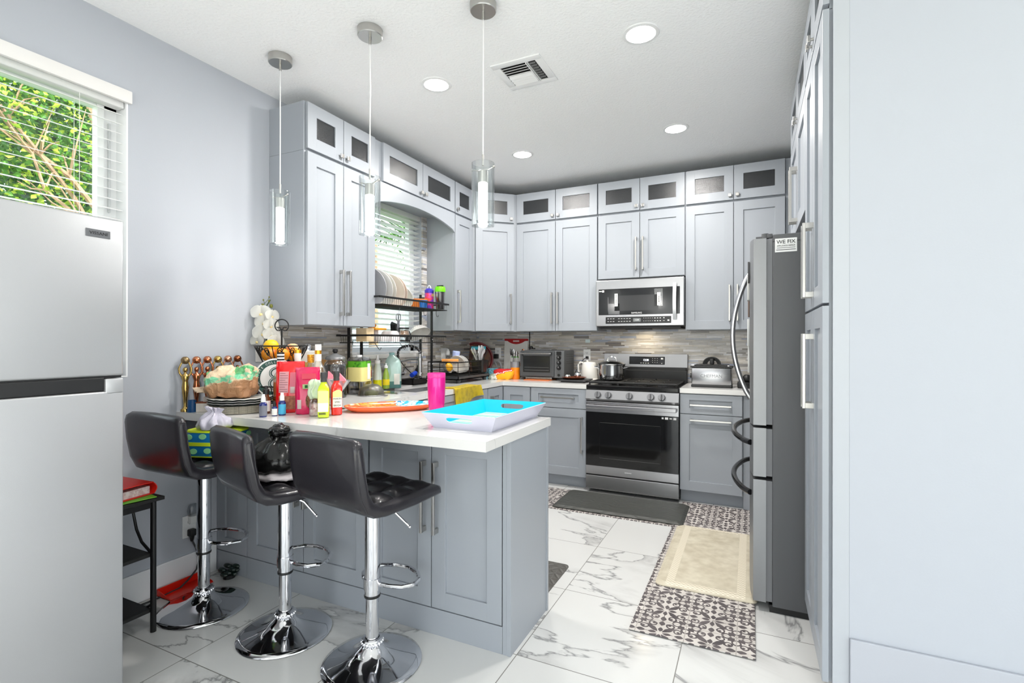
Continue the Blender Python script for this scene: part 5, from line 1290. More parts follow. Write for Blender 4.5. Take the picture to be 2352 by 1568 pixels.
# juice jug
t = thing('juice_jug', 'square plastic jug with a yellow and green label and white lid', 'jug', (0.245, -2.110, CZ), R(10))
PL = clear('pet_clear', (224,226,230), 0.22, 0.08)
put(MB().loft([ring(0,0,0.0,0.055,0.055,36,5), ring(0,0,0.006,0.060,0.060,36,5), ring(0,0,0.05,0.058,0.058,36,4), ring(0,0,0.085,0.063,0.063,36,6), ring(0,0,0.235,0.063,0.063,36,6), ring(0,0,0.255,0.058,0.058,36,5), ring(0,0,0.262,0.035,0.035,36,2)]), 'jug', PL, t)
put(MB().loft([ring(0,0,0.092,0.0635,0.0635,36,6), ring(0,0,0.232,0.0635,0.0635,36,6)], cap0=False, cap1=False), 'label', M('label_juice', (240,226,150), 0.5), t)
put(MB().loft([ring(0,0,0.19,0.0640,0.0640,36,6), ring(0,0,0.232,0.0640,0.0640,36,6)], cap0=False, cap1=False), 'green_band', M('label_leaf', (98,176,40), 0.5, noise=(22,(40,110,30),0.5,0.6)), t)
put(MB().box(0.0645,0.0650,0.0,0.035,0.105,0.215), 'facts_panel', LBLW, t, smooth=False)
put(MB().cyl((0,0,0.258), 0.02, 0.016, seg=24, bev=0.002), 'lid', WHITE, t)
t = thing('drinks_can', 'yellow and red printed carton between jug and squeeze bottle', 'carton', (0.085, -1.87, CZ))
put(MB().box(-0.03,0.03,-0.035,0.035,0.0,0.19,0.003), 'carton', M('carton_yellow', (240,206,40), 0.5), t, smooth=False); put(MB().box(0.0302,0.0308,-0.034,0.034,0.10,0.15), 'red_band', M('carton_red', (196,50,30), 0.5), t, smooth=False); put(MB().box(0.0302,0.0308,-0.034,0.034,0.07,0.09), 'blue_band', M('carton_blue', (40,60,170), 0.5), t, smooth=False)
# squeeze bottle, dish soap, big detergent
t = thing('squeeze_bottle', 'clear squeeze bottle of yellow-green dish soap with a nozzle', 'bottle', (0.135, -1.79, CZ))
put(MB().lathe([(0.028,0.0),(0.032,0.004),(0.032,0.10),(0.028,0.15),(0.020,0.195),(0.0195,0.205)], seg=28), 'bottle', M('soap_haze', (206,216,206), 0.15, coat=0.3), t); band(t, 'soap_level', 0.0324, 0.004, 0.075, M('soap_yellow', (206,204,30), 0.2)); put(MB().lathe([(0.0205,0.20),(0.0205,0.222),(0.012,0.228),(0.006,0.262),(0.0,0.264)], seg=24), 'nozzle', WHITE, t)
t = thing('squeeze_bottle', 'small green dish soap bottle with a clear push cap', 'bottle', (0.155, -1.715, CZ))
put(MB().lathe([(0.024,0.0),(0.027,0.004),(0.026,0.09),(0.020,0.125),(0.011,0.15),(0.011,0.165)], seg=28), 'bottle', M('soap_green', (150,176,70), 0.12, coat=0.4), t); band(t, 'label', 0.0274, 0.03, 0.075, M('label_soap', (240,214,40), 0.5)); put(MB().lathe([(0.014,0.162),(0.014,0.178),(0.006,0.184),(0.006,0.20),(0,0.201)], seg=20), 'push_cap', WHITE, t)
t = thing('detergent_jug', 'big pale green jug of detergent with a moulded handle', 'jug', (0.155, -1.632, CZ), R(35))
put(MB().loft([ring(0,0,0.0,0.060,0.042,36,4), ring(0,0,0.006,0.066,0.048,36,4), ring(0,0,0.07,0.066,0.048,36,4), ring(0,0,0.15,0.066,0.047,36,3.5), ring(0,0,0.19,0.064,0.046,36,3), ring(0,0,0.225,0.052,0.04,36,2.5), ring(-0.005,0,0.25,0.03,0.026,36,2), ring(-0.008,0,0.262,0.02,0.02,36,2)]), 'jug', M('jug_mint', (182,210,204), 0.22, coat=0.2), t)
put(MB().loft([ring(0,0,0.004,0.0664,0.0484,36,4), ring(0,0,0.055,0.0664,0.0484,36,4)], cap0=False, cap1=False), 'liquid_level', M('liquid_teal', (84,130,128), 0.2), t)
put(MB().cyl((-0.008,0,0.26), 0.021, 0.02, seg=24, bev=0.002), 'cap', M('cap_teal', (150,196,196), 0.35), t)
put(MB().loft([ring(-0.022,-0.0475,0.0,0.016,0.003,24)]*0 + [[(-0.03+0.018*math.cos(2*PI*i/24), -0.0478-0.001*k, 0.135+0.06*math.sin(2*PI*i/24)) for i in range(24)] for k in (0, 1)]), 'grip_dent', M('jug_dent', (160,188,176), 0.3), t)
put(MB().box(0.012,0.056,-0.0500,-0.0485,0.03,0.115,0.004), 'label', LBLW, t, smooth=False)
# strainer lying dome-up
t = thing('mesh_strainer', 'fine mesh strainer turned dome-up on the worktop', 'strainer', (0.375, -2.135, CZ))
put(MB().lathe([(0.085,0.006),(0.083,0.03),(0.070,0.055),(0.045,0.073),(0.0,0.080)], seg=40, cap0=False), 'mesh', clear('mesh_grey', (176,172,156), 0.12, 0.4), t)
put(MB().tube([(0.089*math.cos(2*PI*i/40), 0.089*math.sin(2*PI*i/40), 0.004) for i in range(40)], 0.0036, 8, True).tube([(0.089,0.0,0.004),(0.125,0.02,0.004),(0.13,0.0,0.004),(0.125,-0.02,0.004)], 0.003, 6), 'rim', STEEL, t)
t = put(MB().loft(crumple([ring(0,0,0.0,0.045,0.04,20), ring(0,0,0.02,0.042,0.038,20), ring(0,0,0.032,0.02,0.02,20)], 6, 0.003)), 'green_vegetable', M('dull_green', (150,160,100), 0.7), None, loc=(0.375, -2.135, CZ+0.001), ang=70); tag(t, 'dull green vegetable under the mesh strainer', 'vegetable')
t = put(MB().loft([[(-0.08,-0.05,0.0),(0.09,-0.04,0.0),(0.10,0.05,0.0),(-0.06,0.06,0.0)], [(-0.07,-0.04,0.004),(0.085,-0.035,0.012),(0.09,0.045,0.003),(-0.05,0.05,0.010)]]), 'plastic_sheet', clear('sheet_clear', (240,240,240), 0.25, 0.1), None, loc=(0.40, -1.96, CZ)); tag(t, 'clear plastic sheet lying between strainer and sink', 'wrapper')
# ------------------------------------------------------------------ wall end of the peninsula
BRZ = [M('trophy_brass', (190,160,96), 0.18, 1.0), M('trophy_copper', (206,132,96), 0.16, 1.0), M('trophy_copper', (206,132,96), 0.16, 1.0), M('trophy_brass', (190,160,96), 0.18, 1.0), M('trophy_rose', (216,160,132), 0.18, 1.0), M('trophy_bronze', (150,92,64), 0.2, 1.0)]
wh = ('first brass trophy figure, nearest the small fridge, holding a ball overhead', 'copper trophy figure second from the small fridge, holding a ball overhead', 'copper trophy figure third from the small fridge, beside the paper bag', 'brass trophy figure fourth in the row behind the paper bag', 'rose gold trophy figure fifth in the row behind the paper bag', 'dark bronze trophy figure at the fruit basket end of the row')
for i in range(6):
    t = thing('trophy', wh[i], 'trophy', (0.040, -3.182+0.0595*i, CZ), R(58), 'row of trophy figures along the wall')
    mb = MB()
    mb.lathe([(0.0,0.0),(0.021,0.0),(0.021,0.012),(0.012,0.018),(0.008,0.03),(0.009,0.06),(0.014,0.095),(0.0165,0.125),(0.013,0.150),(0.0125,0.160),(0.019,0.180),(0.016,0.192),(0.006,0.199),(0.006,0.206)], seg=20)
    mb.sph((0,0,0.218), 0.0125, 14, (0.9,0.95,1.15))
    for s_ in (-1, 1): mb.tube([(s_*0.016,0,0.186),(s_*0.026,0,0.205),(s_*0.028,-0.002,0.225),(s_*0.020,-0.002,0.246),(s_*0.012,0,0.262)], 0.0052, 8, r_end=0.0038)
    put(mb, 'figure', BRZ[i], t, ang=60)
    put(MB().sph((0,0,0.268), 0.0205, 18), 'ball', BRZ[i] if i not in (0,) else M('trophy_dull', (146,124,90), 0.35, 0.9), t)
t = put(MB().lathe([(0.0,0.0),(0.024,0.0),(0.022,0.06),(0.020,0.061),(0.020,0.01)], seg=28, cap1=False), 'cup', M('cup_blue', (18,74,126), 0.35), None, loc=(0.052, -3.172-0.004, CZ)); 
t.location = (0.040, -3.1765, CZ); bpy.data.objects.remove(t)
t = put(MB().lathe([(0.0,0.0),(0.023,0.0),(0.019,0.062),(0.017,0.062),(0.020,0.006)], seg=28, cap1=False), 'cup', M('cup_blue', (18,74,126), 0.35), None, loc=(0.088, -3.176, CZ)); tag(t, 'small dark blue upturned cup beside the first trophy', 'cup')
t = thing('tissue_box', 'open brown and white card box beside the stack of charger plates', 'box', (0.135, -3.125, CZ), R(35))
put(MB().box(-0.045,0.045,-0.028,0.028,0.0,0.045,0.002), 'box', M('box_white', (228,220,212), 0.7), t, smooth=False); put(MB().box(-0.047,0.047,-0.030,0.030,0.046,0.050), 'lid', M('box_brown', (150,86,60), 0.7), t, smooth=False)
t = put(MB().box(-0.022,0.022,-0.012,0.012,0,0.026,0.002), 'card_box', M('box_white', (228,220,212), 0.7), None, smooth=False, loc=(0.135, -3.12, CZ+0.0505), rz=R(40)); tag(t, 'little cream card box on top of the brown and white box', 'box')
# charger plates
def charger(label, z, matl, r, wav, group):
    n = 72
    def rg(rr, zz): return [((rr+(0.0025*math.cos(18*2*PI*i/n) if wav else 0.0))*math.cos(2*PI*i/n), (rr+(0.0025*math.cos(18*2*PI*i/n) if wav else 0.0))*math.sin(2*PI*i/n), zz+(0.0016*math.cos(18*2*PI*i/n) if wav else 0.0)) for i in range(n)]
    mb = MB(); mb.loft([rg(r*0.66,0.0), rg(r*0.72,0.0005), rg(r*0.97,0.0030), rg(r,0.0045), rg(r*0.985,0.0062), rg(r*0.72,0.0035), rg(r*0.66,0.003)])
    o = put(mb, 'charger_plate', matl, None, loc=(0.285, -3.045, z)); tag(o, label, 'charger plate', group)
    return o
k = NT('woven_silver'); tcn = k.n('ShaderNodeTexCoord'); wv = k.n('ShaderNodeTexWave', wave_type='RINGS'); wv.inputs['Scale'].default_value = 60; wv.inputs['Distortion'].default_value = 3
mpn = k.n('ShaderNodeMapping'); k.l(tcn.outputs['Object'], mpn.inputs[0]); mpn.inputs['Scale'].default_value = (1, 1, 8); k.l(mpn.outputs[0], wv.inputs['Vector'])
k.l(k.ramp(k.noise(mpn.outputs[0], 90, 3), [(0.35,(150,140,120)),(0.5,(238,232,216)),(0.7,(190,178,156))]), k.b.inputs['Base Color']); k.b.inputs['Roughness'].default_value = 0.4; k.b.inputs['Metallic'].default_value = 0.0
k.bump(wv.outputs['Fac'], 0.6, 0.003)
WOV = k.m
for i in range(8): charger('woven silver charger plate in the lower half of the stack' if i else 'bottom woven charger plate lying on the worktop', CZ+0.0048*i, WOV, 0.146, False, 'woven silver charger plates')
BLKP = M('charger_black', (26,36,34), 0.25)
SILR = M('charger_silver', (232,232,226), 0.35, 0.2)
for i in range(6): charger('dark scalloped charger plate in the upper half of the stack' if i % 2 == 0 else 'silver scalloped charger plate in the upper half of the stack', CZ+0.042+0.0056*i, BLKP if i % 2 == 0 else SILR, 0.152, True, 'dark scalloped charger plates' if i % 2 == 0 else 'silver scalloped charger plates')
# paper bag of flour lying on the plates
k = NT('kraft_print'); tcn = k.n('ShaderNodeTexCoord'); sp_ = k.n('ShaderNodeSeparateXYZ'); k.l(tcn.outputs['Object'], sp_.inputs[0])
nz = k.noise(tcn.outputs['Object'], 16, 4); zz = k.math('SUBTRACT', k.math('ADD', sp_.outputs[2], k.math('MULTIPLY', k.math('SUBTRACT', nz, 0.5), 0.07)), k.math('MULTIPLY', sp_.outputs[0], 0.14))
c1 = k.ramp(zz, [(0.0,(156,112,76)),(0.078,(182,138,100)),(0.084,(214,190,156)),(0.150,(228,202,170)),(0.2,(220,186,152))], 'LINEAR')
n_a = k.noise(tcn.outputs['Object'], 9, 3, 0.5)
inb = k.math('MULTIPLY', k.math('GREATER_THAN', zz, 0.086), k.math('LESS_THAN', zz, 0.118))
c1 = k.mix(k.math('MULTIPLY', inb, k.ramp(k.noise(tcn.outputs['Object'], 42, 3), [(0.36, (60,60,60)), (0.5, (255,255,255))])), c1, (126,206,160))
dkp = k.math('MULTIPLY', k.math('MULTIPLY', k.math('GREATER_THAN', zz, 0.112), k.math('LESS_THAN', zz, 0.158)), k.math('GREATER_THAN', n_a, 0.50))
c1 = k.mix(k.math('MULTIPLY', dkp, 0.85), c1, (44,176,104))
k.l(c1, k.b.inputs['Base Color']); k.b.inputs['Roughness'].default_value = 0.55
k.bump(k.noise(tcn.outputs['Object'], 34, 4, 1.0), 0.8, 0.012)
r_ = random.Random(12)
def fl(z, a, b, p, s): return [(x+r_.uniform(-.004,.004)+s, y+r_.uniform(-.004,.004), q+r_.uniform(-.003,.003)) for x, y, q in ring(0,0,z,a,b,36,p)]
mb = MB(); mb.loft([fl(0.0,0.100,0.06,3.5,0), fl(0.010,0.110,0.075,4,0.0), fl(0.05,0.118,0.082,4,0.0), fl(0.09,0.116,0.076,4,0.003), fl(0.125,0.110,0.058,4,0.008), fl(0.145,0.098,0.036,3.5,0.012), fl(0.158,0.075,0.014,3,0.014)])
t = thing('paper_sack', 'crumpled brown paper bag with green print lying on the charger plates', 'paper bag', (0.262, -3.078, 0.9905), R(36))
from mathutils import noise as mn
bmesh.ops.subdivide_edges(mb.bm, edges=mb.bm.edges[:], cuts=2, use_grid_fill=True)
for v_ in mb.bm.verts:
    p = v_.co.copy(); v_.co += Vector((mn.noise(p*14), mn.noise(p*14+Vector((5,0,0))), mn.noise(p*14+Vector((0,9,0)))*0.8))*0.022+Vector((mn.noise(p*36), mn.noise(p*36+Vector((3,0,0))), mn.noise(p*36+Vector((0,7,0)))))*0.011
    v_.co.z = max(v_.co.z, 0.001)+0.10*max(0.0, v_.co.x)*max(0, v_.co.z-0.04)/0.13
put(mb, 'sack', k.m, t, ang=26)
r2_ = random.Random(5)
put(MB().loft([[(-0.125-0.012*q+r2_.uniform(-.006,.006), -0.045+0.09*j/7, 0.02+0.045*(j%2)*0.7+0.012*q) for j in range(8)] for q in range(4)], False, False) if False else MB().loft(crumple([ring(-0.13,0,0.028,0.02,0.05,14), ring(-0.148,0.005,0.034,0.028,0.055,14), ring(-0.16,0,0.05,0.018,0.04,14)], 3, 0.008)), 'folded_end', M('kraft_pale', (222,196,170), 0.6, bump=(40,0.6)), t, ang=80)
WM = M('print_white', (236,246,236), 0.6)
for i, s_ in enumerate(('FRESH BAKED', 'SINCE 1974')): pass

# ------------------------------------------------------------------ two tier fruit basket
t = thing('fruit_basket', 'black wire two-tier fruit basket with scrolled sides and a loop handle', 'fruit basket', (0.282, -2.785, CZ))
def tier(z0, z1, r0, r1, name):
    mb = MB(); n = 44
    c = lambda r, z: [(r*math.cos(2*PI*i/n), r*math.sin(2*PI*i/n), z) for i in range(n)]
    mb.tube(c(r1, z1), 0.0036, 6, True); mb.tube(c(r0, z0), 0.0032, 6, True); mb.tube(c(r0*0.5, z0), 0.0024, 6, True)
    for k_ in range(6):
        a = k_*PI/3; mb.tube([(0,0,z0),(r0*math.cos(a),r0*math.sin(a),z0),(r1*math.cos(a),r1*math.sin(a),z1)], 0.0026, 6)
        # scrolls between the ribs
        for sg in (-1, 1):
            P = []
            for q in range(22):
                th_ = q/21*1.75*2*PI; rad = 0.24*(1-0.72*q/21)
                uu_ = 0.5+sg*(0.25-0.0)-sg*(rad*math.cos(th_)-0.0)*0.9*0.5; vv_ = 0.62+rad*math.sin(th_)*1.25
                aa = a+uu_*PI/3; rr = r0+(r1-r0)*vv_; P.append((rr*math.cos(aa), rr*math.sin(aa), z0+(z1-z0)*vv_))
            mb.tube(P, 0.0026, 5)
            P = [((r0+(r1-r0)*v_)*math.cos(a+(0.5+sg*(0.47-0.44*v_))*PI/3), (r0+(r1-r0)*v_)*math.sin(a+(0.5+sg*(0.47-0.44*v_))*PI/3), z0+(z1-z0)*v_) for v_ in (0,0.2,0.4,0.6,0.8,0.97)]
            mb.tube(P, 0.0026, 5)
    put(mb, name, BLKWIRE, t)
tier(0.252, 0.342, 0.098, 0.142, 'upper_basket'); tier(0.025, 0.120, 0.11, 0.158, 'lower_basket')
mb = MB().tube([(0,0,0.012),(0,0,0.44)], 0.0048, 8)
put(mb, 'pole', BLKWIRE, t)
ax = Vector((0.777, 0.629, 0))
P = []
for i in range(40):
    u = i/39; a = R(-52)+u*R(284)
    P.append(tuple(ax*(0.036*math.cos(a))+Vector((0,0,0.458+0.036*math.sin(a)))))
mb = MB().tube(P, 0.0034, 8)
for sg in (-1, 1): mb.tube([tuple(ax*(sg*x_)+Vector((0,0,z_))) for x_, z_ in ((0.022,0.430),(0.012,0.4295),(0.006,0.436),(0.008,0.446),(0.016,0.449),(0.024,0.447),(0.027,0.451))], 0.003, 6)
put(mb, 'loop_handle', BLKWIRE, t)
for k_ in range(3):
    a = k_*2*PI/3+0.4; put(MB().sph((0.10*math.cos(a), 0.10*math.sin(a), 0.009), 0.009, 10).tube([(0.10*math.cos(a),0.10*math.sin(a),0.012),(0.10*math.cos(a),0.10*math.sin(a),0.026)], 0.003, 6), 'foot', BLKWIRE, t)
ORA = M('orange_peel', (246,150,16), 0.45, bump=(150,0.25)); YEL = M('lemon_peel', (250,196,24), 0.4, bump=(120,0.2)); RAP = M('red_fruit', (214,92,50), 0.35, noise=(18,(246,170,60),0.4,0.6)); PCH = M('peach_skin', (246,196,150), 0.5, noise=(12,(240,150,90),0.45,0.6))
bx_, by_, bz_ = 0.282, -2.785, CZ+0.2545
fr = [('orange fruit at the front middle of the upper basket, behind the scrolls', ORA, 0.040, 0.050, -0.040, 0.0), ('yellow fruit heaped highest at the trophy side of the upper basket', YEL, 0.042, -0.040, -0.038, 0.045), ('big orange at the trophy side low in the upper basket', ORA, 0.041, -0.052, -0.045, 0.0-0.0), ('red blushed apple in the middle of the upper basket', RAP, 0.034, 0.0, -0.075, 0.012), ('orange fruit at the window side of the upper basket', ORA, 0.040, 0.062, 0.035, 0.0), ('pale peach at the back of the upper basket', PCH, 0.038, 0.02, 0.06, 0.03), ('orange hidden deep at the wall side of the upper basket', ORA, 0.038, -0.055, 0.045, 0.0)]
for lb, m_, r, dx, dy, dz in fr:
    o = put(MB().lathe([(0.0,-0.9*r),(0.35*r,-0.93*r),(0.75*r,-0.66*r),(0.98*r,-0.1*r),(0.95*r,0.3*r),(0.7*r,0.72*r),(0.3*r,0.92*r),(0.06*r,0.90*r),(0.0,0.86*r)], seg=24), 'apple' if m_ is RAP else ('peach' if m_ is PCH else 'orange'), m_, None, ang=80, loc=(bx_+dx, by_+dy, bz_+r*0.94+dz)); tag(o, lb, 'fruit', 'fruit in the upper basket')
# bananas in the lower tier
for i, lb in enumerate(('outer yellow banana in the lower basket by the supplement bottles', 'inner yellow banana in the lower basket')):
    mb = MB(); mb.tube([(0.07*math.cos(R(-70+i*8+110*q/10))*1.15, 0.07*math.sin(R(-70+i*8+110*q/10))*1.15, 0.018*math.sin(PI*q/10)) for q in range(11)], 0.014-0.001*i, 10)
    o = put(mb, 'banana', M('banana_yellow', (240,214,40), 0.5), None, loc=(bx_-0.01-0.02*i, by_+0.006-0.02*i, CZ+0.045)); tag(o, lb, 'banana', 'bananas in the lower basket')
# round college sign standing in the lower tier
t = thing('college_sign', 'round white plaque with a dark green ring of lettering in the lower fruit basket', 'sign', (0.350, -2.882, CZ+0.166), R(51))
put(MB().lathe([(0.0,-0.006),(0.106,-0.006),(0.108,-0.003),(0.108,0.003),(0.106,0.005)], seg=56, axis='y'), 'disc', WHITE, t)
GRN = M('college_green', (14,74,66), 0.4)
put(MB().lathe([(0.098,-0.0068),(0.100,-0.0068),(0.100,-0.006),(0.076,-0.006),(0.076,-0.0068)], seg=56, axis='y', cap0=False, cap1=False).lathe([(0.076,-0.0069),(0.099,-0.0069)], seg=56, axis='y', cap0=False, cap1=False), 'green_ring', GRN, t)
for i, ch in enumerate('CH STATE COLLEGE'):
    if ch == ' ': continue
    a = R(205-i*9.4)
    text(ch, 0.0165, WHITE, t, (0.0875*math.cos(a), -0.0074, 0.0875*math.sin(a)), Matrix.Rotation(-(a-PI/2), 4, 'Y').to_euler() if False else (PI/2, -(a-PI/2), 0), 'lettering')
mb = MB()
for (cz_, rx, rz_) in ((0.028, 0.034, 0.026), (-0.030, 0.038, 0.030)):
    mb.tube([(0.012+rx*math.cos(2*PI*i/40), -0.0068, cz_+rz_*math.sin(2*PI*i/40)) for i in range(40)], 0.0032, 6, True)
    mb.tube([(0.012+(rx+.009)*math.cos(2*PI*i/40), -0.0066, cz_+(rz_+.008)*math.sin(2*PI*i/40)) for i in range(40)], 0.0018, 6, True)
put(mb, 'green_loops', GRN, t)
# orchid
t = thing('orchid', 'white artificial orchid with green buds behind the fruit basket', 'orchid', (0.075, -2.715, CZ))
put(MB().lathe([(0.0,0.0),(0.045,0.0),(0.056,0.10),(0.052,0.10),(0.046,0.09),(0.0,0.085)], seg=28), 'pot', M('pot_purple', (86,70,92), 0.5), t)
put(MB().tube([(0,0,0.08),(0.01,0.0,0.25),(0.0,-0.01,0.42),(-0.02,-0.01,0.52),(-0.005,0.0,0.585),(0.012,0.012,0.62)], 0.0035, 6), 'stem', M('stem_green', (60,84,50), 0.5), t)
PET = translucent(M('petal_white', (248,248,245), 0.5), (250,250,246), 0.4); LIP = M('orchid_lip', (238,214,150), 0.5)
rr = random.Random(4)
def blossom(px, pz, sx, s, tilt):
    M2 = Matrix.Translation((px*0.777+0.012, px*0.629-0.004*s/0.05-0.01, pz)) @ Matrix.Rotation(R(51+tilt), 4, 'Z')
    mb = MB(M2)
    for (a, wd, ln) in ((90, 0.55, 0.85), (200, 0.55, 0.8), (-20, 0.55, 0.8)):
        ca, sa = math.cos(R(a)), math.sin(R(a))
        mb.grid(6, 6, lambda u, v: ((ca*u*ln-sa*(v-.5)*wd*math.sin(PI*min(1,u*0.9+0.08)))*s, -0.002-0.008*u*(1-u)*3*s/0.05, (sa*u*ln+ca*(v-.5)*wd*math.sin(PI*min(1,u*0.9+0.08)))*s), 0.0006)
    for a in (25, 155):
        ca, sa = math.cos(R(a)), math.sin(R(a))
        mb.grid(8, 8, lambda u, v: ((ca*u*0.95-sa*(v-.5)*1.25*math.sin(PI*min(1,u*0.92+0.06))**0.7)*s, -0.004-0.012*u*(1-u)*3*s/0.05, (sa*u*0.95+ca*(v-.5)*1.25*math.sin(PI*min(1,u*0.92+0.06))**0.7)*s), 0.0006)
    b = put(mb, 'blossom', PET, t, ang=80)
    mb = MB(M2); mb.sph((0,-0.008,-0.12*s), 0.16*s, 10, (1.0,0.8,1.0)); put(mb, 'lip', LIP, b)
for (px, pz, s, ti) in ((-0.030,0.535,0.052,-6),(0.028,0.520,0.040,30),(-0.012,0.480,0.050,-16),(0.022,0.462,0.042,20),(-0.018,0.415,0.054,-8),(0.026,0.405,0.046,14),(0.050,0.362,0.046,24),(-0.05,0.368,0.040,-30)): blossom(px, pz, 1, s*1.22, ti)
mb = MB()
for (px, pz, s) in ((-0.026,0.585,0.0125),(0.022,0.582,0.0125),(-0.022,0.618,0.006),(0.010,0.612,0.008),(0.010,0.636,0.005)): mb.sph((px*0.777, px*0.629, pz), s, 12, (0.8,0.8,1.05))
put(mb, 'buds', M('bud_green', (110,112,36), 0.45), t)
put(MB().tube([(-0.012,-0.01,0.565),(-0.014,-0.01,0.60),(-0.017,-0.013,0.617)], 0.0014, 5).tube([(-0.014,-0.01,0.595),(0.003,0.002,0.62),(0.008,0.006,0.635)], 0.0014, 5), 'bud_stalk', M('stem_green', (60,84,50), 0.5), t)
t = put(MB().box(-0.06,0.06,-0.04,0.04,0,0.06,0.004), 'thermostat', WHITE, None, smooth=False) ; bpy.data.objects.remove(t)
t = outlet('white wall plate on the left wall behind the orchid', (0.001, -2.705, 1.215), PI/2)
# ------------------------------------------------------------------ faucet and over-sink rack
t = thing('faucet', 'chrome pull-down spring faucet at the sink', 'faucet', (0.078, -1.47, CZ))
put(MB().cyl((0,0,0), 0.026, 0.012, seg=28).cyl((0,0,0.01), 0.0185, 0.16, seg=28), 'body', STEEL, t)
P = [(0,0,0.16),(0,0,0.22),(0,0,0.275)]+[(0.11-0.11*math.cos(PI*i/14), 0, 0.275+0.058*math.sin(PI*i/14)) for i in range(1,15)]+[(0.221,0,0.262)]
put(MB().tube(P, 0.0095, 10), 'hose', M('hose_black', (40,40,42), 0.4), t)
mb = MB()
tot = []
for i in range(len(P)-1):
    a, b = Vector(P[i]), Vector(P[i+1]); n = max(2, int((b-a).length/0.004))
    tot += [a+(b-a)*q/n for q in range(n)]
sp_pts = []
for i, p in enumerate(tot[:-1]):
    d = (tot[i+1]-p).normalized(); u = Vector((0,1,0)); w_ = d.cross(u); ph = i*0.9
    sp_pts.append(tuple(p+u*0.0135*math.cos(ph)+w_*0.0135*math.sin(ph)))
put(mb.tube(sp_pts, 0.0017, 4), 'spring', CHROME, t)
put(MB().cyl((0.221,0,0.11), 0.017, 0.13, seg=24, bev=0.003).cyl((0.221,0,0.09), 0.023, 0.025, seg=24, bev=0.003).cyl((0.221,0,0.24), 0.0125, 0.03, seg=20), 'spray_head', STEEL, t)
put(MB().tube([(0,0,0.20),(0.12,0,0.222),(0.203,0,0.222)], 0.006, 8).lathe([(0.018,0.212),(0.021,0.212),(0.021,0.232),(0.018,0.232)], (0.221,0,0), 20, cap0=False, cap1=False), 'docking_arm', STEEL, t)
put(MB().cyl((0.0,0.02,0.10), 0.016, 0.05, 'y', 20).tube([(0,0.06,0.10),(0.01,0.064,0.13),(0.02,0.066,0.18)], 0.005, 8), 'lever', STEEL, t)
t = thing('soap_pump', 'chrome soap pump beside the faucet', 'pump', (0.085, -1.60+0.02, CZ))
bpy.data.objects.remove(t)

t = thing('over_sink_rack', 'two-tier black metal dish rack standing over the sink', 'dish rack', (0, 0, 0))
RK = M('rack_black', (28,28,29), 0.4, 0.2)
Y0, Y1 = -2.005, -1.118
for (x, y) in ((0.05,Y0),(0.17,Y0),(0.05,Y1),(0.17,Y1)):
    put(MB().box(x-0.008, x+0.008, y-0.008, y+0.008, CZ, 1.70, 0.001), 'post', RK, t, smooth=False)
    if x > 0.1 : put(MB().sph((x+0.009,y,1.30),0.005,8).sph((x+0.009,y,1.085),0.005,8), 'bolt', WHITE, t)
for y in (Y0, Y1):
    put(MB().box(0.05,0.17,y-0.006,y+0.006,CZ+0.012,CZ+0.026).box(0.05,0.17,y-0.006,y+0.006,1.66,1.675), 'foot_bar', RK, t, smooth=False)
for (z, ya, yb_, nm) in ((1.60, -2.04, -1.145, 'upper_shelf'), (1.325, -2.12, -1.19, 'lower_shelf')):
    mb = MB(); x0, x1 = 0.045, 0.365
    mb.box(x1-0.008, x1+0.004, ya, yb_, z-0.007, z+0.007).box(x0-0.004, x0+0.008, ya, yb_, z-0.007, z+0.007)
    for y in (ya, yb_): mb.box(x0, x1, y-0.005, y+0.005, z-0.006, z+0.006)
    sh = put(mb, nm, RK, t, smooth=False)
    mb = MB(); zb = z-0.052
    mb.tube([(x0,ya+.03,zb),(x1,ya+.03,zb),(x1,yb_-.03,zb),(x0,yb_-.03,zb)], 0.0036, 6, True)
    n = int((yb_-ya-0.08)/0.024)
    for i in range(n+1):
        y = ya+0.04+(yb_-ya-0.08)*i/n
        mb.tube([(x1,y,z),(x1-0.004,y,zb),(x0+0.004,y,zb),(x0,y,z)], 0.0016, 5)
    for x in (0.12, 0.20, 0.29): mb.tube([(x,ya+.03,zb),(x,yb_-.03,zb)], 0.002, 5)
    put(mb, 'wire_basket', RK, sh)
mb = MB()
for y in (-1.48,-1.42,-1.24):
    mb.tube([(0.30,y,1.548),(0.30,y,1.515),(0.305,y,1.495),(0.318,y,1.492),(0.322,y,1.505)], 0.0022, 6)
for y in (-2.05,-1.77): mb.tube([(0.33,y,1.273),(0.345,y+0.02,1.235),(0.352,y+0.03,1.222),(0.36,y+0.035,1.24)], 0.0024, 6)
put(mb, 'hook', RK, t)
ZB = 1.552; ZL = 1.2765
# plates in the upper shelf, standing on edge
PLG = M('plate_grey', (206,208,214), 0.2, coat=0.3); PLP = M('plate_blush', (240,226,216), 0.2, coat=0.3)
def plate(label, y, r, matl, tilt, x=0.20, z=ZB):
    M2 = Matrix.Rotation(tilt, 4, 'X')
    mb = MB(M2); mb.lathe([(0.0,0.004),(0.55*r,0.004),(0.62*r,0.0),(0.92*r,-0.014),(r,-0.020),(r,-0.017),(0.92*r,-0.010),(0.62*r,0.005),(0.55*r,0.008),(0.0,0.008)], (0,0,0), 48, axis='y')
    o = put(mb, 'plate', matl, None, ang=50, loc=(x, y, z+r*math.cos(tilt)+0.009)); tag(o, label, 'plate', 'plates standing in the upper rack'); return o
plate('pale grey dinner plate half hidden behind the left cupboard', -1.915, 0.135, PLG, R(14))
plate('white dinner plate second from the left cupboard in the upper rack', -1.842, 0.135, CERAM, R(16))
plate('white dinner plate leaning on the second one in the upper rack', -1.800, 0.133, CERAM, R(16))
plate('blush white plate in the middle of the upper rack', -1.690, 0.128, PLP, R(18))
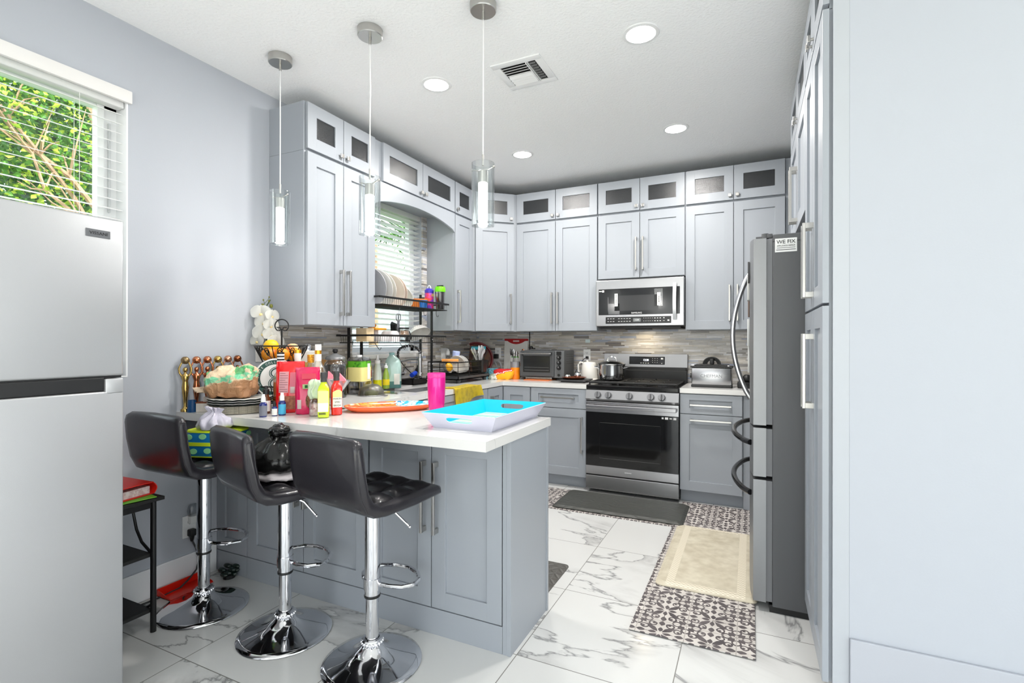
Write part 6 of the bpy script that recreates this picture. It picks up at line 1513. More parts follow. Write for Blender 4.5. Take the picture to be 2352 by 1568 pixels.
plate('blush white plate in front of its twin in the upper rack', -1.655, 0.126, PLP, R(18))
plate('small white saucer further along the upper rack', -1.545, 0.095, CERAM, R(26))
t = put(MB().loft([ring(0,0,0,0.07,0.05,32,3), ring(0,0,0.02,0.078,0.058,32,3), ring(0,0,0.075,0.088,0.066,32,3), ring(0,0,0.078,0.086,0.064,32,3), ring(0,0,0.02,0.070,0.050,32,3)]), 'food_container', M('container_orange', (240,140,60), 0.35, trans=0.2), None, loc=(0.21, -1.382, ZB+0.004), rz=R(20)); tag(t, 'translucent orange plastic container in the upper rack', 'container')
t = put(MB().loft([ring(0,0,0,0.03,0.03,24,2), ring(0,0,0.06,0.034,0.034,24,2), ring(0,0,0.061,0.03,0.03,24,2)]), 'cup', M('cup_blue_small', (40,110,190), 0.35), None, loc=(0.315, -1.448, ZB+0.004)); tag(t, 'small blue cup in front of the orange container in the upper rack', 'cup')
t = thing('sippy_bottle', 'purple and red printed bottle with a loop lid in the upper rack', 'bottle', (0.222, -1.232, ZB+0.004))
put(MB().lathe([(0.0,0),(0.036,0),(0.038,0.004),(0.038,0.135),(0.034,0.145)], seg=28), 'bottle', M('bottle_print', (226,60,60), 0.35, noise=(16,(120,60,190),0.45,0.58)), t); put(MB().lathe([(0.038,0.142),(0.039,0.165),(0.025,0.18),(0,0.182)], seg=28), 'lid', M('lid_indigo', (60,50,170), 0.35), t); put(MB().tube([(0.016*math.cos(PI*i/10), 0, 0.180+0.026*math.sin(PI*i/10)) for i in range(11)], 0.0045, 8), 'loop', WHITE, t)
mb = MB()
for i in range(6): mb.box(0.0385, 0.0392, -0.02+i*0.007, -0.017+i*0.007, 0.112, 0.135)
put(mb, 'yellow_stripes', M('stripe_yellow', (240,206,60), 0.4), t, smooth=False)
t = thing('shaker_bottle', 'smoky shaker bottle with a lime green lid at the end of the upper rack', 'shaker', (0.312, -1.198, ZB+0.004))
put(MB().lathe([(0.0,0),(0.034,0),(0.036,0.004),(0.042,0.155)], seg=28, cap1=False), 'beaker', clear('smoke_plastic', (150,146,150), 0.2, 0.1), t); put(MB().lathe([(0.030,0.004),(0.034,0.006),(0.0385,0.14),(0,0.14)], seg=28), 'contents', M('beaker_grey', (150,146,148), 0.4), t); put(MB().lathe([(0.0445,0.150),(0.0455,0.152),(0.0455,0.178),(0.040,0.195),(0.0,0.198)], seg=28), 'lid', M('lid_lime', (116,226,20), 0.35), t); put(MB().box(-0.03,0.03,-0.008,0.008,0.197,0.208,0.003), 'cap_strap', BLACK, t)
# lower shelf contents
t = thing('utensil_caddy', 'pale wooden caddy with utensils at the cupboard end of the lower rack', 'caddy', (0.25, -2.058, ZL+0.003))
put(MB().box(-0.05,0.05,-0.038,0.038,0.0,0.098,0.004), 'caddy', M('pale_wood', (222,200,166), 0.6, noise=(8,(206,180,140),0.4,0.6)), t, smooth=False)
t = put(MB().box(-0.045,0.045,-0.05,0.05,0.0,0.055,0.006), 'food_container', M('frosted', (226,222,224), 0.35), None, loc=(0.25, -1.885, ZL+0.003)); tag(t, 'frosted white square container on the lower rack', 'container')
t = thing('food_container', 'frosted container with an orange lid on the lower rack', 'container', (0.17, -1.86, ZL+0.003))
put(MB().box(-0.02,0.02,-0.02,0.02,0,0.09,0.01), 'stem', M('frosted', (226,222,224), 0.35), t); put(MB().box(-0.06,0.06,-0.065,0.065,0.088,0.104,0.006), 'lid', M('lid_amber', (240,164,36), 0.35), t)
t = put(MB().loft([ring(0,0,0,0.02,0.03,20), ring(0,0,0.02,0.032,0.045,20), ring(0,0,0.03,0.03,0.042,20)]), 'whistle', M('amber_dark', (176,120,40), 0.3), None, loc=(0.14, -1.865, ZL+0.1075)); tag(t, 'amber trinket lying on the orange lid in the lower rack', 'trinket')
t = put(MB().loft([ring(0,0,0,0.075,0.06,32,3), ring(0,0,0.03,0.075,0.06,32,3), ring(0,0,0.075,0.062,0.05,32,3), ring(0,0,0.085,0.05,0.04,32,3)]), 'bowl', M('frosted', (226,222,224), 0.35), None, loc=(0.20, -1.72, ZL+0.003)); tag(t, 'upturned milky plastic tub in the middle of the lower rack', 'tub')
t = thing('glass_jug', 'small glass jug with a black band on the lower rack', 'jug', (0.275, -1.645, ZL+0.003))
put(MB().lathe([(0.0,0),(0.042,0),(0.046,0.008),(0.046,0.05),(0.034,0.09),(0.036,0.104)], seg=32, cap1=False), 'glass', clear('jar_glass', (232,232,232), 0.2), t); put(MB().lathe([(0.037,0.100),(0.0385,0.102),(0.0385,0.112),(0.036,0.112)], seg=32, cap0=False, cap1=False).lathe([(0.0465,0.0),(0.0475,0.002),(0.0475,0.012),(0.0465,0.012)], seg=32, cap0=False, cap1=False), 'black_band', BLACK, t)
put(MB().lathe([(0.0375,0.055),(0.0345,0.085),(0.0,0.085)], seg=28), 'contents', M('tan_contents', (206,170,140), 0.6), t)
def pan(label, loc, r, rz, tl):
    M2 = Matrix.Rotation(tl, 4, 'X')
    mb = MB(M2); mb.lathe([(0.0,0.0),(0.75*r,0.0),(r,-0.03),(0.985*r,-0.03),(0.74*r,0.004),(0.0,0.004)], seg=40, axis='y')
    t = thing('frying_pan', label, 'pan', loc, rz)
    put(mb, 'pan', M('pan_dark', (48,48,50), 0.35, 0.4), t)
    return t
t = pan('dark frying pan standing on edge in the lower rack', (0.12, -1.53, ZL+0.09), 0.085, R(-35), R(12))
t = pan('little dark pan leaning against the frying pan in the lower rack', (0.14, -1.40, ZL+0.058), 0.052, R(-35), R(12))
t = thing('colander', 'white plastic colander tipped up at the far end of the lower rack', 'colander', (0.16, -1.29, ZL+0.004))
M2 = Matrix.Translation((0,0,0.075)) @ Matrix.Rotation(R(148), 4, 'Y') @ Matrix.Rotation(R(10), 4, 'X')
mb = MB(M2); mb.lathe([(0.0,-0.060),(0.04,-0.056),(0.075,-0.030),(0.092,0.005),(0.098,0.012),(0.092,0.012),(0.072,-0.026),(0.038,-0.05),(0,-0.055)], seg=40); put(mb, 'bowl', CERAM, t)
mb = MB(M2)
for ri, (rr_, zz_) in enumerate(((0.03,-0.0585),(0.05,-0.0505),(0.066,-0.039),(0.080,-0.020))):
    nn = 10+6*ri
    for q in range(nn): mb.sph((rr_*math.cos(2*PI*q/nn), rr_*math.sin(2*PI*q/nn), zz_), 0.0022, 6)
put(mb, 'holes', M('hole_grey', (150,150,152), 0.6), t)
t = thing('scissors', 'grey handled scissors hanging from the upper rack', 'scissors', (0.235, -1.665, 1.40))
mb = MB()
for s_ in (-1, 1): mb.tube([(0.0, s_*0.012+0.016*math.cos(2*PI*i/16), 0.07+0.028*math.sin(2*PI*i/16)) for i in range(16)], 0.004, 6, True)
put(mb, 'handles', M('scissor_grey', (110,112,118), 0.4), t); put(MB().loft([[(-.002,-.012,0.045),(.002,-.012,0.045),(.002,.012,0.045),(-.002,.012,0.045)], [(-.001,-.02,-0.02),(.001,-.02,-0.02),(.001,.016,-0.02),(-.001,.016,-0.02)], [(-.001,-.004,-0.05),(.001,-.004,-0.05),(.001,.002,-0.05),(-.001,.002,-0.05)]]).tube([(0,0,0.09),(0.0,0.01,0.125),(0.005,0.012,0.147)], 0.002, 6), 'blades', M('scissor_grey', (110,112,118), 0.4), t)
# by the sink
t = thing('sink_caddy', 'black sponge caddy on the worktop right of the faucet', 'caddy', (0.085, -1.255, CZ), 0)
mb = MB().box(-0.055,0.06,-0.10,0.10,0.0,0.006).box(-0.055,-0.051,-0.10,0.10,0,0.045).box(0.056,0.06,-0.10,0.10,0,0.045).box(-0.055,0.06,-0.10,-0.096,0,0.045).box(-0.055,0.06,0.096,0.10,0,0.045)
put(mb, 'caddy', BLACK, t, smooth=False)
t = thing('dish_brush', 'dish brush with a bright blue head in the black caddy', 'brush', (0.09, -1.295, CZ+0.05), 0)
put(MB().tube([(0.02,-0.03,0.03),(0.0,0.05,0.045)], 0.020, 12), 'brush_head', M('brush_blue', (24,66,190), 0.45), t); put(MB().tube([(0.0,0.0,0.04),(-0.03,-0.06,0.10),(-0.07,-0.12,0.20)], 0.004, 8), 'handle', BLACK, t)
mb = MB(); rr = random.Random(9)
for i in range(14): mb.tube([(0.09+rr.uniform(-.03,.03), -1.205+rr.uniform(-.03,.03), CZ+0.03+rr.uniform(0,.035)) for q in range(6)], 0.0016, 5)
t = put(mb, 'steel_scourer', STEEL, None); tag(t, 'curly steel scourer in the black caddy', 'scourer')
t = thing('soap_dispenser', 'dark soap bottle on the tiles side of the black caddy', 'bottle', (0.055, -1.165+0.01, CZ))
put(MB().lathe([(0.0,0),(0.03,0),(0.032,0.004),(0.032,0.12),(0.015,0.14),(0.012,0.16),(0,0.161)], seg=28), 'bottle', M('dark_bottle', (30,30,34), 0.2), t)

# ------------------------------------------------------------------ dish rack with drainer in the corner
t = thing('dish_drainer', 'black counter dish rack with draining tray in the corner', 'dish rack', (0, 0, 0))
x0, x1, y0, y1 = 0.085, 0.42, -1.075, -0.50
put(MB().box(x0,x1,y0,y1,0.945,0.953).box(x0,x1,y0,y0+0.006,0.945,0.975).box(x0,x1,y1-0.006,y1,0.945,0.975).box(x1-0.006,x1,y0,y1,0.945,0.975).box(x0,x0+0.006,y0,y1,0.945,0.975), 'drip_tray', M('tray_grey', (62,63,65), 0.45), t, smooth=False)
for (a, b) in ((x0+.03,y0+.05),(x1-.03,y0+.05),(x0+.03,y1-.05),(x1-.03,y1-.05)): put(MB().cyl((a,b,CZ), 0.016, 0.034, r2=0.024, seg=16), 'foot', M('tray_grey', (62,63,65), 0.45), t)
mb = MB()
mb.tube([(x0+.01,y0+.01,1.098),(x1-.01,y0+.01,1.098),(x1-.01,y1-.01,1.098),(x0+.01,y1-.01,1.098)], 0.005, 6, True)
for z in (0.985, 1.02, 1.055): mb.tube([(x0+.01,y0+.01,z),(x1-.01,y0+.01,z),(x1-.01,y1-.01,z),(x0+.01,y1-.01,z)], 0.0022, 5, True)
for y in (y0+.01, y0+.20, y0+.38, y1-.01):
    for x in (x0+.01, x1-.01): mb.tube([(x,y,0.955),(x,y,1.098)], 0.0035, 6)
for i in range(16): mb.tube([(x0+.01, y0+.03+i*0.034, 0.985),(x1-.01, y0+.03+i*0.034, 0.985)], 0.0016, 5)
put(mb, 'wire_frame', RK, t)
t = put(MB().box(-0.075,0.075,-0.010,0.010,0,0.024,0.003), 'sponge', M('sponge_orange', (244,166,90), 0.8), None, loc=(0.30, -1.02, 1.1035), rz=R(20)); tag(t, 'flat orange scrubbing board on the rail of the counter dish rack', 'board')
def bowl(label, loc, r, h, matl, M2=None, name='bowl'):
    mb = MB(M2 or Matrix.Identity(4)); mb.lathe([(0.0,0.0),(0.45*r,0.0),(0.8*r,0.3*h),(0.97*r,0.8*h),(r,h),(0.96*r,h),(0.76*r,0.33*h),(0.42*r,0.06*h),(0.0,0.05*h)], seg=36)
    o = put(mb, name, matl, None, ang=60, loc=loc); tag(o, label, 'bowl', 'crockery in the counter dish rack'); return o
bowl('grey bowl on its side behind the orange board', (0.22, -0.985, 1.045), 0.058, 0.05, M('bowl_grey', (150,146,142), 0.4), Matrix.Rotation(R(75),4,'Y'))
bowl('yellow bowl on its side in the counter dish rack', (0.275, -0.955, 1.034), 0.044, 0.05, M('bowl_yellow', (244,180,40), 0.35), Matrix.Rotation(R(-70),4,'Y'))
for i, lb in enumerate(('first white plate on edge in the counter dish rack', 'second white plate on edge in the counter dish rack', 'third white plate on edge, next to the yellow tub')):
    M2 = Matrix.Rotation(R(22), 4, 'X'); r = 0.085
    mb = MB(M2); mb.lathe([(0.0,0.004),(0.55*r,0.004),(0.62*r,0.0),(r,-0.012),(r,-0.009),(0.62*r,0.005),(0.0,0.008)], seg=40, axis='y')
    o = put(mb, 'plate', CERAM, None, loc=(0.30, -0.88+0.032*i, 0.988+r*0.93+0.012)); tag(o, lb, 'plate', 'plates in the counter dish rack')
t = put(MB(Matrix.Rotation(R(8),4,'Y')).lathe([(0.0,0.11),(0.033,0.11),(0.036,0.105),(0.028,0.0),(0.026,0.0),(0.033,0.10)], seg=28, cap1=False), 'cup', M('cup_lilac', (176,190,232), 0.35), None, loc=(0.255, -0.865, 1.085)); tag(t, 'upside-down pale lilac cup on top of the white plates', 'cup')
t = thing('spread_tub', 'round yellow tub with a green label lying in the counter dish rack', 'tub', (0.235, -0.745, 1.066))
M2 = Matrix.Rotation(R(62), 4, 'Y') @ Matrix.Rotation(R(-20), 4, 'X')
mb = MB(M2); mb.lathe([(0.0,-0.05),(0.045,-0.05),(0.052,0.03),(0.056,0.034),(0.056,0.044),(0.0,0.046)], seg=36); put(mb, 'tub', M('tub_yellow', (244,226,80), 0.4), t)
mb = MB(M2); mb.box(-0.03,0.03,-0.022,0.022,0.046,0.048); put(mb, 'label', M('label_green_dark', (60,110,40), 0.5), t, smooth=False)
t = thing('cutlery_bin', 'black perforated cutlery bin at the corner end of the dish rack', 'bin', (0.365, -0.60, 0.993))
put(MB().loft([ring(0,0,0.0,0.062,0.045,32,6), ring(0,0,0.115,0.072,0.055,32,6), ring(0,0,0.115,0.069,0.052,32,6), ring(0,0,0.006,0.059,0.042,32,6)]), 'bin', M('bin_black', (34,33,33), 0.35), t)
rr = random.Random(21)
CUTM = M('cutlery_steel', (206,206,208), 0.3, 0.35)
CUT = [('teaspoon', CUTM), ('fork', CUTM), ('knife', CUTM), ('knife', M('knife_black', (30,30,32), 0.3))]
for i in range(16):
    kind, matl = CUT[(0,1,0,1,2,3,0,1,1,0,2,1,0,3,1,0)[i]]
    a = rr.uniform(0, 6.28); tl = rr.uniform(0.15, 0.62); L = rr.uniform(0.19, 0.235)
    M2 = Matrix.Rotation(a, 4, 'Z') @ Matrix.Rotation(tl, 4, 'X')
    mb = MB(M2)
    mb.loft([ring(0,0,z_,w_,0.0022,12,3) for z_, w_ in ((0.0,0.006),(0.04,0.0065),(L*0.62,0.0045),(L*0.72,0.005))])
    if kind == 'teaspoon': mb.loft([ring(0,0,L*0.70,0.003,0.0012,14), ring(0,-0.002,L*0.80,0.012,0.0018,14), ring(0,-0.003,L*0.90,0.0135,0.002,14), ring(0,0,L,0.004,0.0012,14)])
    elif kind == 'fork':
        mb.loft([ring(0,0,L*0.70,0.003,0.0012,12), ring(0,0,L*0.78,0.010,0.0014,12,4), ring(0,0,L*0.84,0.010,0.0014,12,4)])
        for q in range(4): mb.box(-0.0095+q*0.0055,-0.007+q*0.0055,-0.001,0.001,L*0.83,L)
    else: mb.loft([ring(0,0,L*0.70,0.004,0.0016,12,3), ring(0.002,0,L*0.85,0.009,0.0012,12,3), ring(0.004,0,L*1.02,0.002,0.001,12,3)])
    o = put(mb, kind, matl, None, loc=(0.365+0.034*math.cos(a+1.5)*0.8+0.02*math.cos(a-1.57), -0.60+0.022*math.sin(a+1.5)+0.02*math.sin(a-1.57), 1.02))
    tag(o, {'teaspoon': 'steel spoon standing in the black cutlery bin', 'fork': 'steel fork standing in the black cutlery bin', 'knife': 'steel knife standing in the black cutlery bin' if matl is CUTM else 'black handled knife sticking up from the cutlery bin'}[kind], 'cutlery', 'cutlery in the black bin: ' + kind + (' black' if matl is not CUTM else ''))
# ------------------------------------------------------------------ back corner of the worktop
t = thing('round_tray', 'dark red round tray leaning on the tiles behind the cutlery', 'tray', (0.075, -0.145, CZ+0.183), R(40))
M2 = Matrix.Rotation(R(-8), 4, 'X')
mb = MB(M2); mb.lathe([(0.0,0.0),(0.16,0.0),(0.168,-0.012),(0.183,-0.014),(0.183,-0.008),(0.172,-0.004),(0.16,0.008),(0.0,0.008)], seg=56, axis='y')
put(mb, 'tray', M('tray_wine', (120,24,30), 0.4), t)
mb = MB(M2); mb.lathe([(0.0,-0.0008),(0.155,-0.0008),(0.155,-0.0002)], seg=56, axis='y'); put(mb, 'face', M('tray_face', (84,52,44), 0.5, noise=(14,(140,96,70),0.4,0.6)), t)
t = put(MB().box(-0.075,0.075,-0.03,0.03,0,0.035,0.006), 'food_container', M('lid_teal', (40,170,190), 0.35), None, loc=(0.20, -0.33, CZ+0.285), rz=R(40)); tag(t, 'turquoise container lid balanced above the cutlery', 'lid')
t2 = thing('glass_canister', 'clear canister under the turquoise lid behind the cutlery', 'canister', (0.20, -0.33, CZ))
put(MB().lathe([(0.05,0),(0.055,0.004),(0.055,0.27),(0.05,0.284)], seg=28), 'canister', clear('canister_clear', (226,230,230), 0.2), t2)
t = put(MB().loft([ring(0,0,0,0.060,0.045,32,5), ring(0,0,0.085,0.072,0.056,32,5), ring(0,0,0.10,0.076,0.06,32,5), ring(0,0,0.10,0.070,0.054,32,5), ring(0,0,0.01,0.056,0.042,32,5)]), 'basket', M('basket_teal', (120,180,196), 0.4, noise=(90,(60,110,130),0.55,0.6)), None, loc=(0.365, -0.375, CZ), rz=R(15)); tag(t, 'small perforated teal basket beside the cutlery bin', 'basket')
t = put(MB().tube([(0.40+0.0*i, -0.22, CZ+0.02) for i in range(1)]+[(0.33,-0.20,CZ+0.155),(0.37,-0.215,CZ+0.165),(0.40,-0.225,CZ+0.15),(0.415,-0.23,CZ+0.11),(0.425,-0.235,CZ+0.05),(0.44,-0.24,CZ+0.013)][0:], 0.012, 10), 'hose', M('tube_grey', (128,128,130), 0.45), None); tag(t, 'curved grey tube standing in the worktop corner', 'tube')
def plateswitch():
    t = thing('light_switch', 'double white switch plate on the tiles behind the counter dish rack', 'switch', (0.0125, -0.675, 1.158), PI/2)
    put(MB().box(-0.058,0.058,-0.006,0,-0.058,0.058,0.003), 'cover_plate', WHITE, t, smooth=False)
    put(MB().box(-0.040,-0.012,-0.009,-0.006,-0.034,0.034,0.002), 'rocker', WHITE, t, smooth=False)
plateswitch()
t = thing('air_freshener', 'white plug-in air freshener with clear bulb on the switch plate behind the dish rack', 'air freshener', (0.0190, -0.648, 1.165), PI/2)
put(MB().loft([ring(0,-0.02,0.045,0.008,0.008,20), ring(0,-0.02,0.02,0.02,0.018,20), ring(0,-0.02,-0.01,0.022,0.02,20), ring(0,-0.02,-0.02,0.014,0.014,20)]), 'body', WHITE, t); put(MB().lathe([(0.012,-0.02),(0.02,-0.03),(0.02,-0.048),(0.0,-0.054)], (0,-0.02,0), 20), 'bulb', clear('milky_clear', (226,228,230), 0.15, 0.1), t)
o1 = outlet('white wall outlet with a black adapter between red tray and cutting board', (0.268, -0.0125, 1.16), 0)
t = put(MB().box(-0.022,0.022,-0.040,0.0,-0.025,0.025,0.004), 'power_adapter', BLACK, None, smooth=False, loc=(0.257, -0.0205, 1.125)); tag(t, 'black power adapter plugged in beside the red tray', 'adapter')
o2 = outlet('white wall outlet with a black plug between toaster oven and cooker', (1.255, -0.0125, 1.150), 0)
t = thing('appliance_cable', 'black plug and drooping cord in the outlet left of the cooker', 'cord', (1.262, -0.0205, 1.127))
put(MB().box(-0.013,0.013,-0.025,0,-0.012,0.012,0.003), 'plug', BLACK, t, smooth=False); put(MB().tube([(0,-0.02,0),(-0.02,-0.045,-0.012),(-0.05,-0.05,-0.05),(-0.085,-0.05,-0.105),(-0.105,-0.05,-0.14),(-0.095,-0.05,-0.165),(-0.06,-0.06,-0.17)], 0.0035, 8), 'cable', BLACK, t)
o3 = put(MB().box(-0.024,0.024,-0.004,0,-0.016,0.016,0.002), 'blank_plate', M('tile_plate', (216,232,232), 0.2), None, smooth=False, loc=(1.262, -0.0125, 1.288)); tag(o3, 'small pale square tile plate above the outlet left of the cooker', 'plate')
# cutting board
t = thing('cutting_board', 'white cutting board with a dark red handle edge leaning on the tiles', 'cutting board', (0.487, -0.052, CZ), 0)
M2 = Matrix.Rotation(R(-5), 4, 'X')
mb = MB(M2); mb.prism([(-0.135,0.0),(0.135,0.0),(0.135,0.375),(-0.135,0.375)], -0.005, 0.005, 'y'); put(mb, 'board', M('board_white', (222,220,216), 0.5), t, smooth=False)
mb = MB(M2); P = [(-0.136,0.395),(-0.130,0.399),(0.130,0.399),(0.136,0.395),(0.136,0.380),(0.10,0.376)]+[(0.095-0.19*i/14, 0.372-0.030*math.sin(PI*i/14)**0.8) for i in range(15)]+[(-0.10,0.376),(-0.136,0.380)]
mb.prism(P, -0.008, 0.007, 'y'); rg_ = put(mb, 'red_handle', M('handle_red', (168,16,24), 0.4), t, smooth=False)
mb = MB(M2); mb.lathe([(0.0,0.0),(0.04,0.0)], (0,-0.0085,0.372), 28, axis='y'); 
mb2 = MB(M2); mb2.box(-0.035,0.035,-0.0086,-0.0082,0.367,0.382,0.0); put(mb2, 'grip_slot', M('slot_pale', (206,190,190), 0.6), rg_, smooth=False)
t = thing('cutting_board', 'pale board with a green top edge leaning behind the oven mitt', 'cutting board', (0.49, -0.16, CZ), R(-4))
M2 = Matrix.Rotation(R(-16), 4, 'X')
mb = MB(M2); mb.prism([(-0.08,0.0),(0.075,0.0),(0.06,0.21),(-0.035,0.21)], -0.003, 0.003, 'y'); put(mb, 'board', M('board_pale', (206,204,198), 0.45), t, smooth=False)
mb = MB(M2); mb.prism([(-0.035,0.2105),(0.06,0.2105),(0.055,0.222),(-0.03,0.222)], -0.004, 0.004, 'y'); put(mb, 'green_edge', M('edge_green', (80,160,60), 0.4), t, smooth=False)
# utensil crock
t = thing('utensil_crock', 'orange and grey glass jar of cooking utensils beside the toaster oven', 'crock', (0.625, -0.345, CZ))
put(MB().lathe([(0.0,0),(0.044,0),(0.047,0.004),(0.047,0.115)], seg=32, cap1=False), 'jar', M('crock_orange', (236,140,28), 0.3, noise=(14,(226,120,20),0.4,0.6)), t); put(MB().lathe([(0.047,0.115),(0.047,0.168),(0.049,0.172),(0.045,0.172),(0.044,0.12)], seg=32, cap0=False, cap1=False), 'glass_rim', M('rim_grey', (160,160,164), 0.2, 0.3), t)
for i, (dx, dy, hx, hy, L, nm, lb, mt) in enumerate(((-0.02,0.0,-0.14,0.05,0.29,'slotted_spoon','slotted steel spoon standing in the orange jar',STEEL),(-0.005,-0.01,-0.04,-0.05,0.285,'spoon','steel serving spoon standing in the orange jar',STEEL),(0.01,0.0,0.02,0.0,0.275,'masher','steel masher with a pale handle in the orange jar',STEEL),(0.02,0.01,0.16,0.12,0.29,'ladle','copper coloured ladle curving out of the orange jar',M('copper', (190,120,80), 0.25, 0.9)),(0.0,0.02,-0.2,0.1,0.26,'spatula','black spatula at the back of the orange jar',BLACK))):
    d = Vector((hx, hy, 1)).normalized(); b0 = Vector((dx, dy, 0.012)); e_ = b0+d*L
    mb = MB(); mb.tube([b0, b0+d*(L-0.06)], 0.0035, 8)
    q = d.to_track_quat('Z', 'Y').to_matrix().to_4x4(); M2 = Matrix.Translation(e_-d*0.035) @ q @ Matrix.Rotation(R(30), 4, 'Z')
    m3 = MB(M2); 
    if nm == 'masher': m3.tube([(0.018*math.cos(2*PI*k_/12),0.018*math.sin(2*PI*k_/12),0.0) for k_ in range(12)],0.004,6,True).cyl((0,0,-0.03),0.012,0.05,seg=14)
    else: m3.sph((0,0,0), 0.022, 14, (1.0,0.3,1.7))
    m3.bm.to_mesh(me_ := bpy.data.meshes.new('tmp')); m3.bm.free(); mb.bm.from_mesh(me_); bpy.data.meshes.remove(me_)
    o = put(mb, nm, mt, None, loc=(0.625, -0.345, CZ)); tag(o, lb, 'utensil', 'utensils in the orange jar')
# oven mitt
k = NT('mitt_print'); tcn = k.n('ShaderNodeTexCoord'); sp_ = k.n('ShaderNodeSeparateXYZ'); k.l(tcn.outputs['Object'], sp_.inputs[0])
nz = k.noise(tcn.outputs['Object'], 24, 2, 1.0); zz = k.math('ADD', k.math('SUBTRACT', sp_.outputs[2], k.math('MULTIPLY', sp_.outputs[0], 0.25)), k.math('MULTIPLY', k.math('SUBTRACT', nz, 0.5), 0.05))
k.l(k.ramp(zz, [(0.0,(250,176,20)),(0.05,(250,184,24)),(0.056,(206,28,30)),(0.066,(240,236,228)),(0.074,(196,30,34)),(0.2,(190,24,30))], 'CONSTANT'), k.b.inputs['Base Color']); k.b.inputs['Roughness'].default_value = 0.8
t = put(MB().loft(crumple([ring(0,0,0.0,0.075,0.05,30,2.4), ring(0,0,0.02,0.095,0.055,30,2.4), ring(0.005,0,0.055,0.105,0.05,30,2.4), ring(0.005,0,0.085,0.10,0.04,30,2.4), ring(0.0,0,0.10,0.07,0.02,30,2.4)], 14, 0.006)), 'oven_mitt', k.m, None, ang=75, loc=(0.535, -0.425, CZ), rz=R(12)); tag(t, 'red and yellow printed oven cloth crumpled beside the utensil jar', 'oven cloth')
t = put(MB().loft(crumple([ring(0,0,0.0,0.05,0.04,24), ring(0,0,0.02,0.055,0.042,24), ring(0,0,0.045,0.035,0.025,24), ring(0,0,0.055,0.012,0.01,24)], 15, 0.006)), 'dish_cloth', M('cloth_grey_green', (128,142,128), 0.85, noise=(24,(206,206,196),0.45,0.6)), None, ang=75, loc=(0.445, -0.47, CZ)); tag(t, 'crumpled grey-green dish cloth at the foot of the oven cloth', 'cloth')
# toaster oven
t = thing('toaster_oven', 'grey countertop toaster oven with three dials', 'toaster oven', (0.692, -0.385, CZ))
OG = M('oven_grey', (84,86,88), 0.38, 0.3)
W, D, z0, z1 = 0.452, 0.30, 0.024, 0.284
put(MB().box(0.0,W,0.02,D,z0,z1,0.006), 'body', OG, t, smooth=False)
dr = put(MB().box(0.003,0.352,0.0,0.02,z0+0.012,z1-0.008,0.004), 'door', OG, t, smooth=False)
put(MB().box(0.036,0.318,-0.003,0.002,z0+0.052,z1-0.052,0.004), 'door_window', M('toaster_window', (40,41,42), 0.12), dr, smooth=False)
put(MB().box(0.05,0.304,-0.0036,-0.003,z0+0.070,z0+0.073).box(0.05,0.304,-0.0036,-0.003,z0+0.097,z0+0.099), 'rack_lines', M('rack_line', (120,120,120), 0.4), dr, smooth=False)
put(MB().box(0.022,0.335,-0.042,-0.026,z1-0.036,z1-0.020,0.004), 'door_handle', STEEL, dr, smooth=False)
put(MB().box(0.024,0.042,-0.03,0.0,z1-0.042,z1-0.016,0.003).box(0.315,0.333,-0.03,0.0,z1-0.042,z1-0.016,0.003), 'handle_bracket', BLACK, dr, smooth=False)
put(MB().box(0.355,W-0.002,0.004,0.02,z0+0.005,z1-0.005,0.003), 'control_panel', M('panel_grey', (104,106,108), 0.35, 0.3), t, smooth=False)
for zc in (z1-0.068, z1-0.115, z1-0.162):
    kn = put(MB().cyl((0.402,0.005,zc),0.021,-0.006,'y',28).cyl((0.402,-0.001,zc),0.0165,-0.016,'y',24), 'dial', BLACK, t); put(MB().box(0.4005,0.4035,-0.018,-0.017,zc,zc+0.014), 'pointer', WHITE, kn, smooth=False)
put(MB().cyl((0.402,0.005,z0+0.030),0.012,-0.012,'y',20), 'button', BLACK, t)
put(MB().box(0.38,0.425,-0.006,0.005,z1-0.042,z1-0.008,0.003), 'timer_knob', BLACK, t, smooth=False)
mb = MB()
for i in range(7):
    for j in range(5): mb.box(W,W+0.0006,0.08+i*0.028,0.094+i*0.028,z1-0.04-j*0.022,z1-0.035-j*0.022)
put(mb, 'side_vents', BLACK, t, smooth=False)
put(MB().box(0.06,0.33,0.0,0.02,z0-0.012,z0+0.006,0.002), 'crumb_tray', STEEL, t, smooth=False)
for (x, y) in ((0.03,0.04),(W-0.03,0.04),(0.03,D-0.03),(W-0.03,D-0.03)): put(MB().cyl((x,y,0),0.013,0.026,seg=14), 'foot', BLACK, t)
t = put(MB().box(-0.13,0.13,-0.09,0.12,0,0.008,0.003), 'cutting_board', M('board_orange', (204,112,62), 0.5), None, smooth=False, loc=(0.888, -0.355, CZ)); tag(t, 'thin orange board lying under the toaster oven', 'board')
t = put(MB().box(-0.10,0.125,-0.08,0.08,0,0.008,0.003), 'baking_sheet', STEEL, None, smooth=False, loc=(0.86, -0.22, CZ+0.286)); tag(t, 'flat steel baking sheet on top of the toaster oven', 'baking sheet')
t = put(MB().sph((0,0,0.018),0.026,16,(0.7,0.9,0.9)).tube([(0,0,0.01),(0.04,0.0,0.015)],0.008,8), 'black_clip', BLACK, None, loc=(0.745, -0.22, CZ+0.284)); tag(t, 'rounded black clip on top of the toaster oven', 'clip')
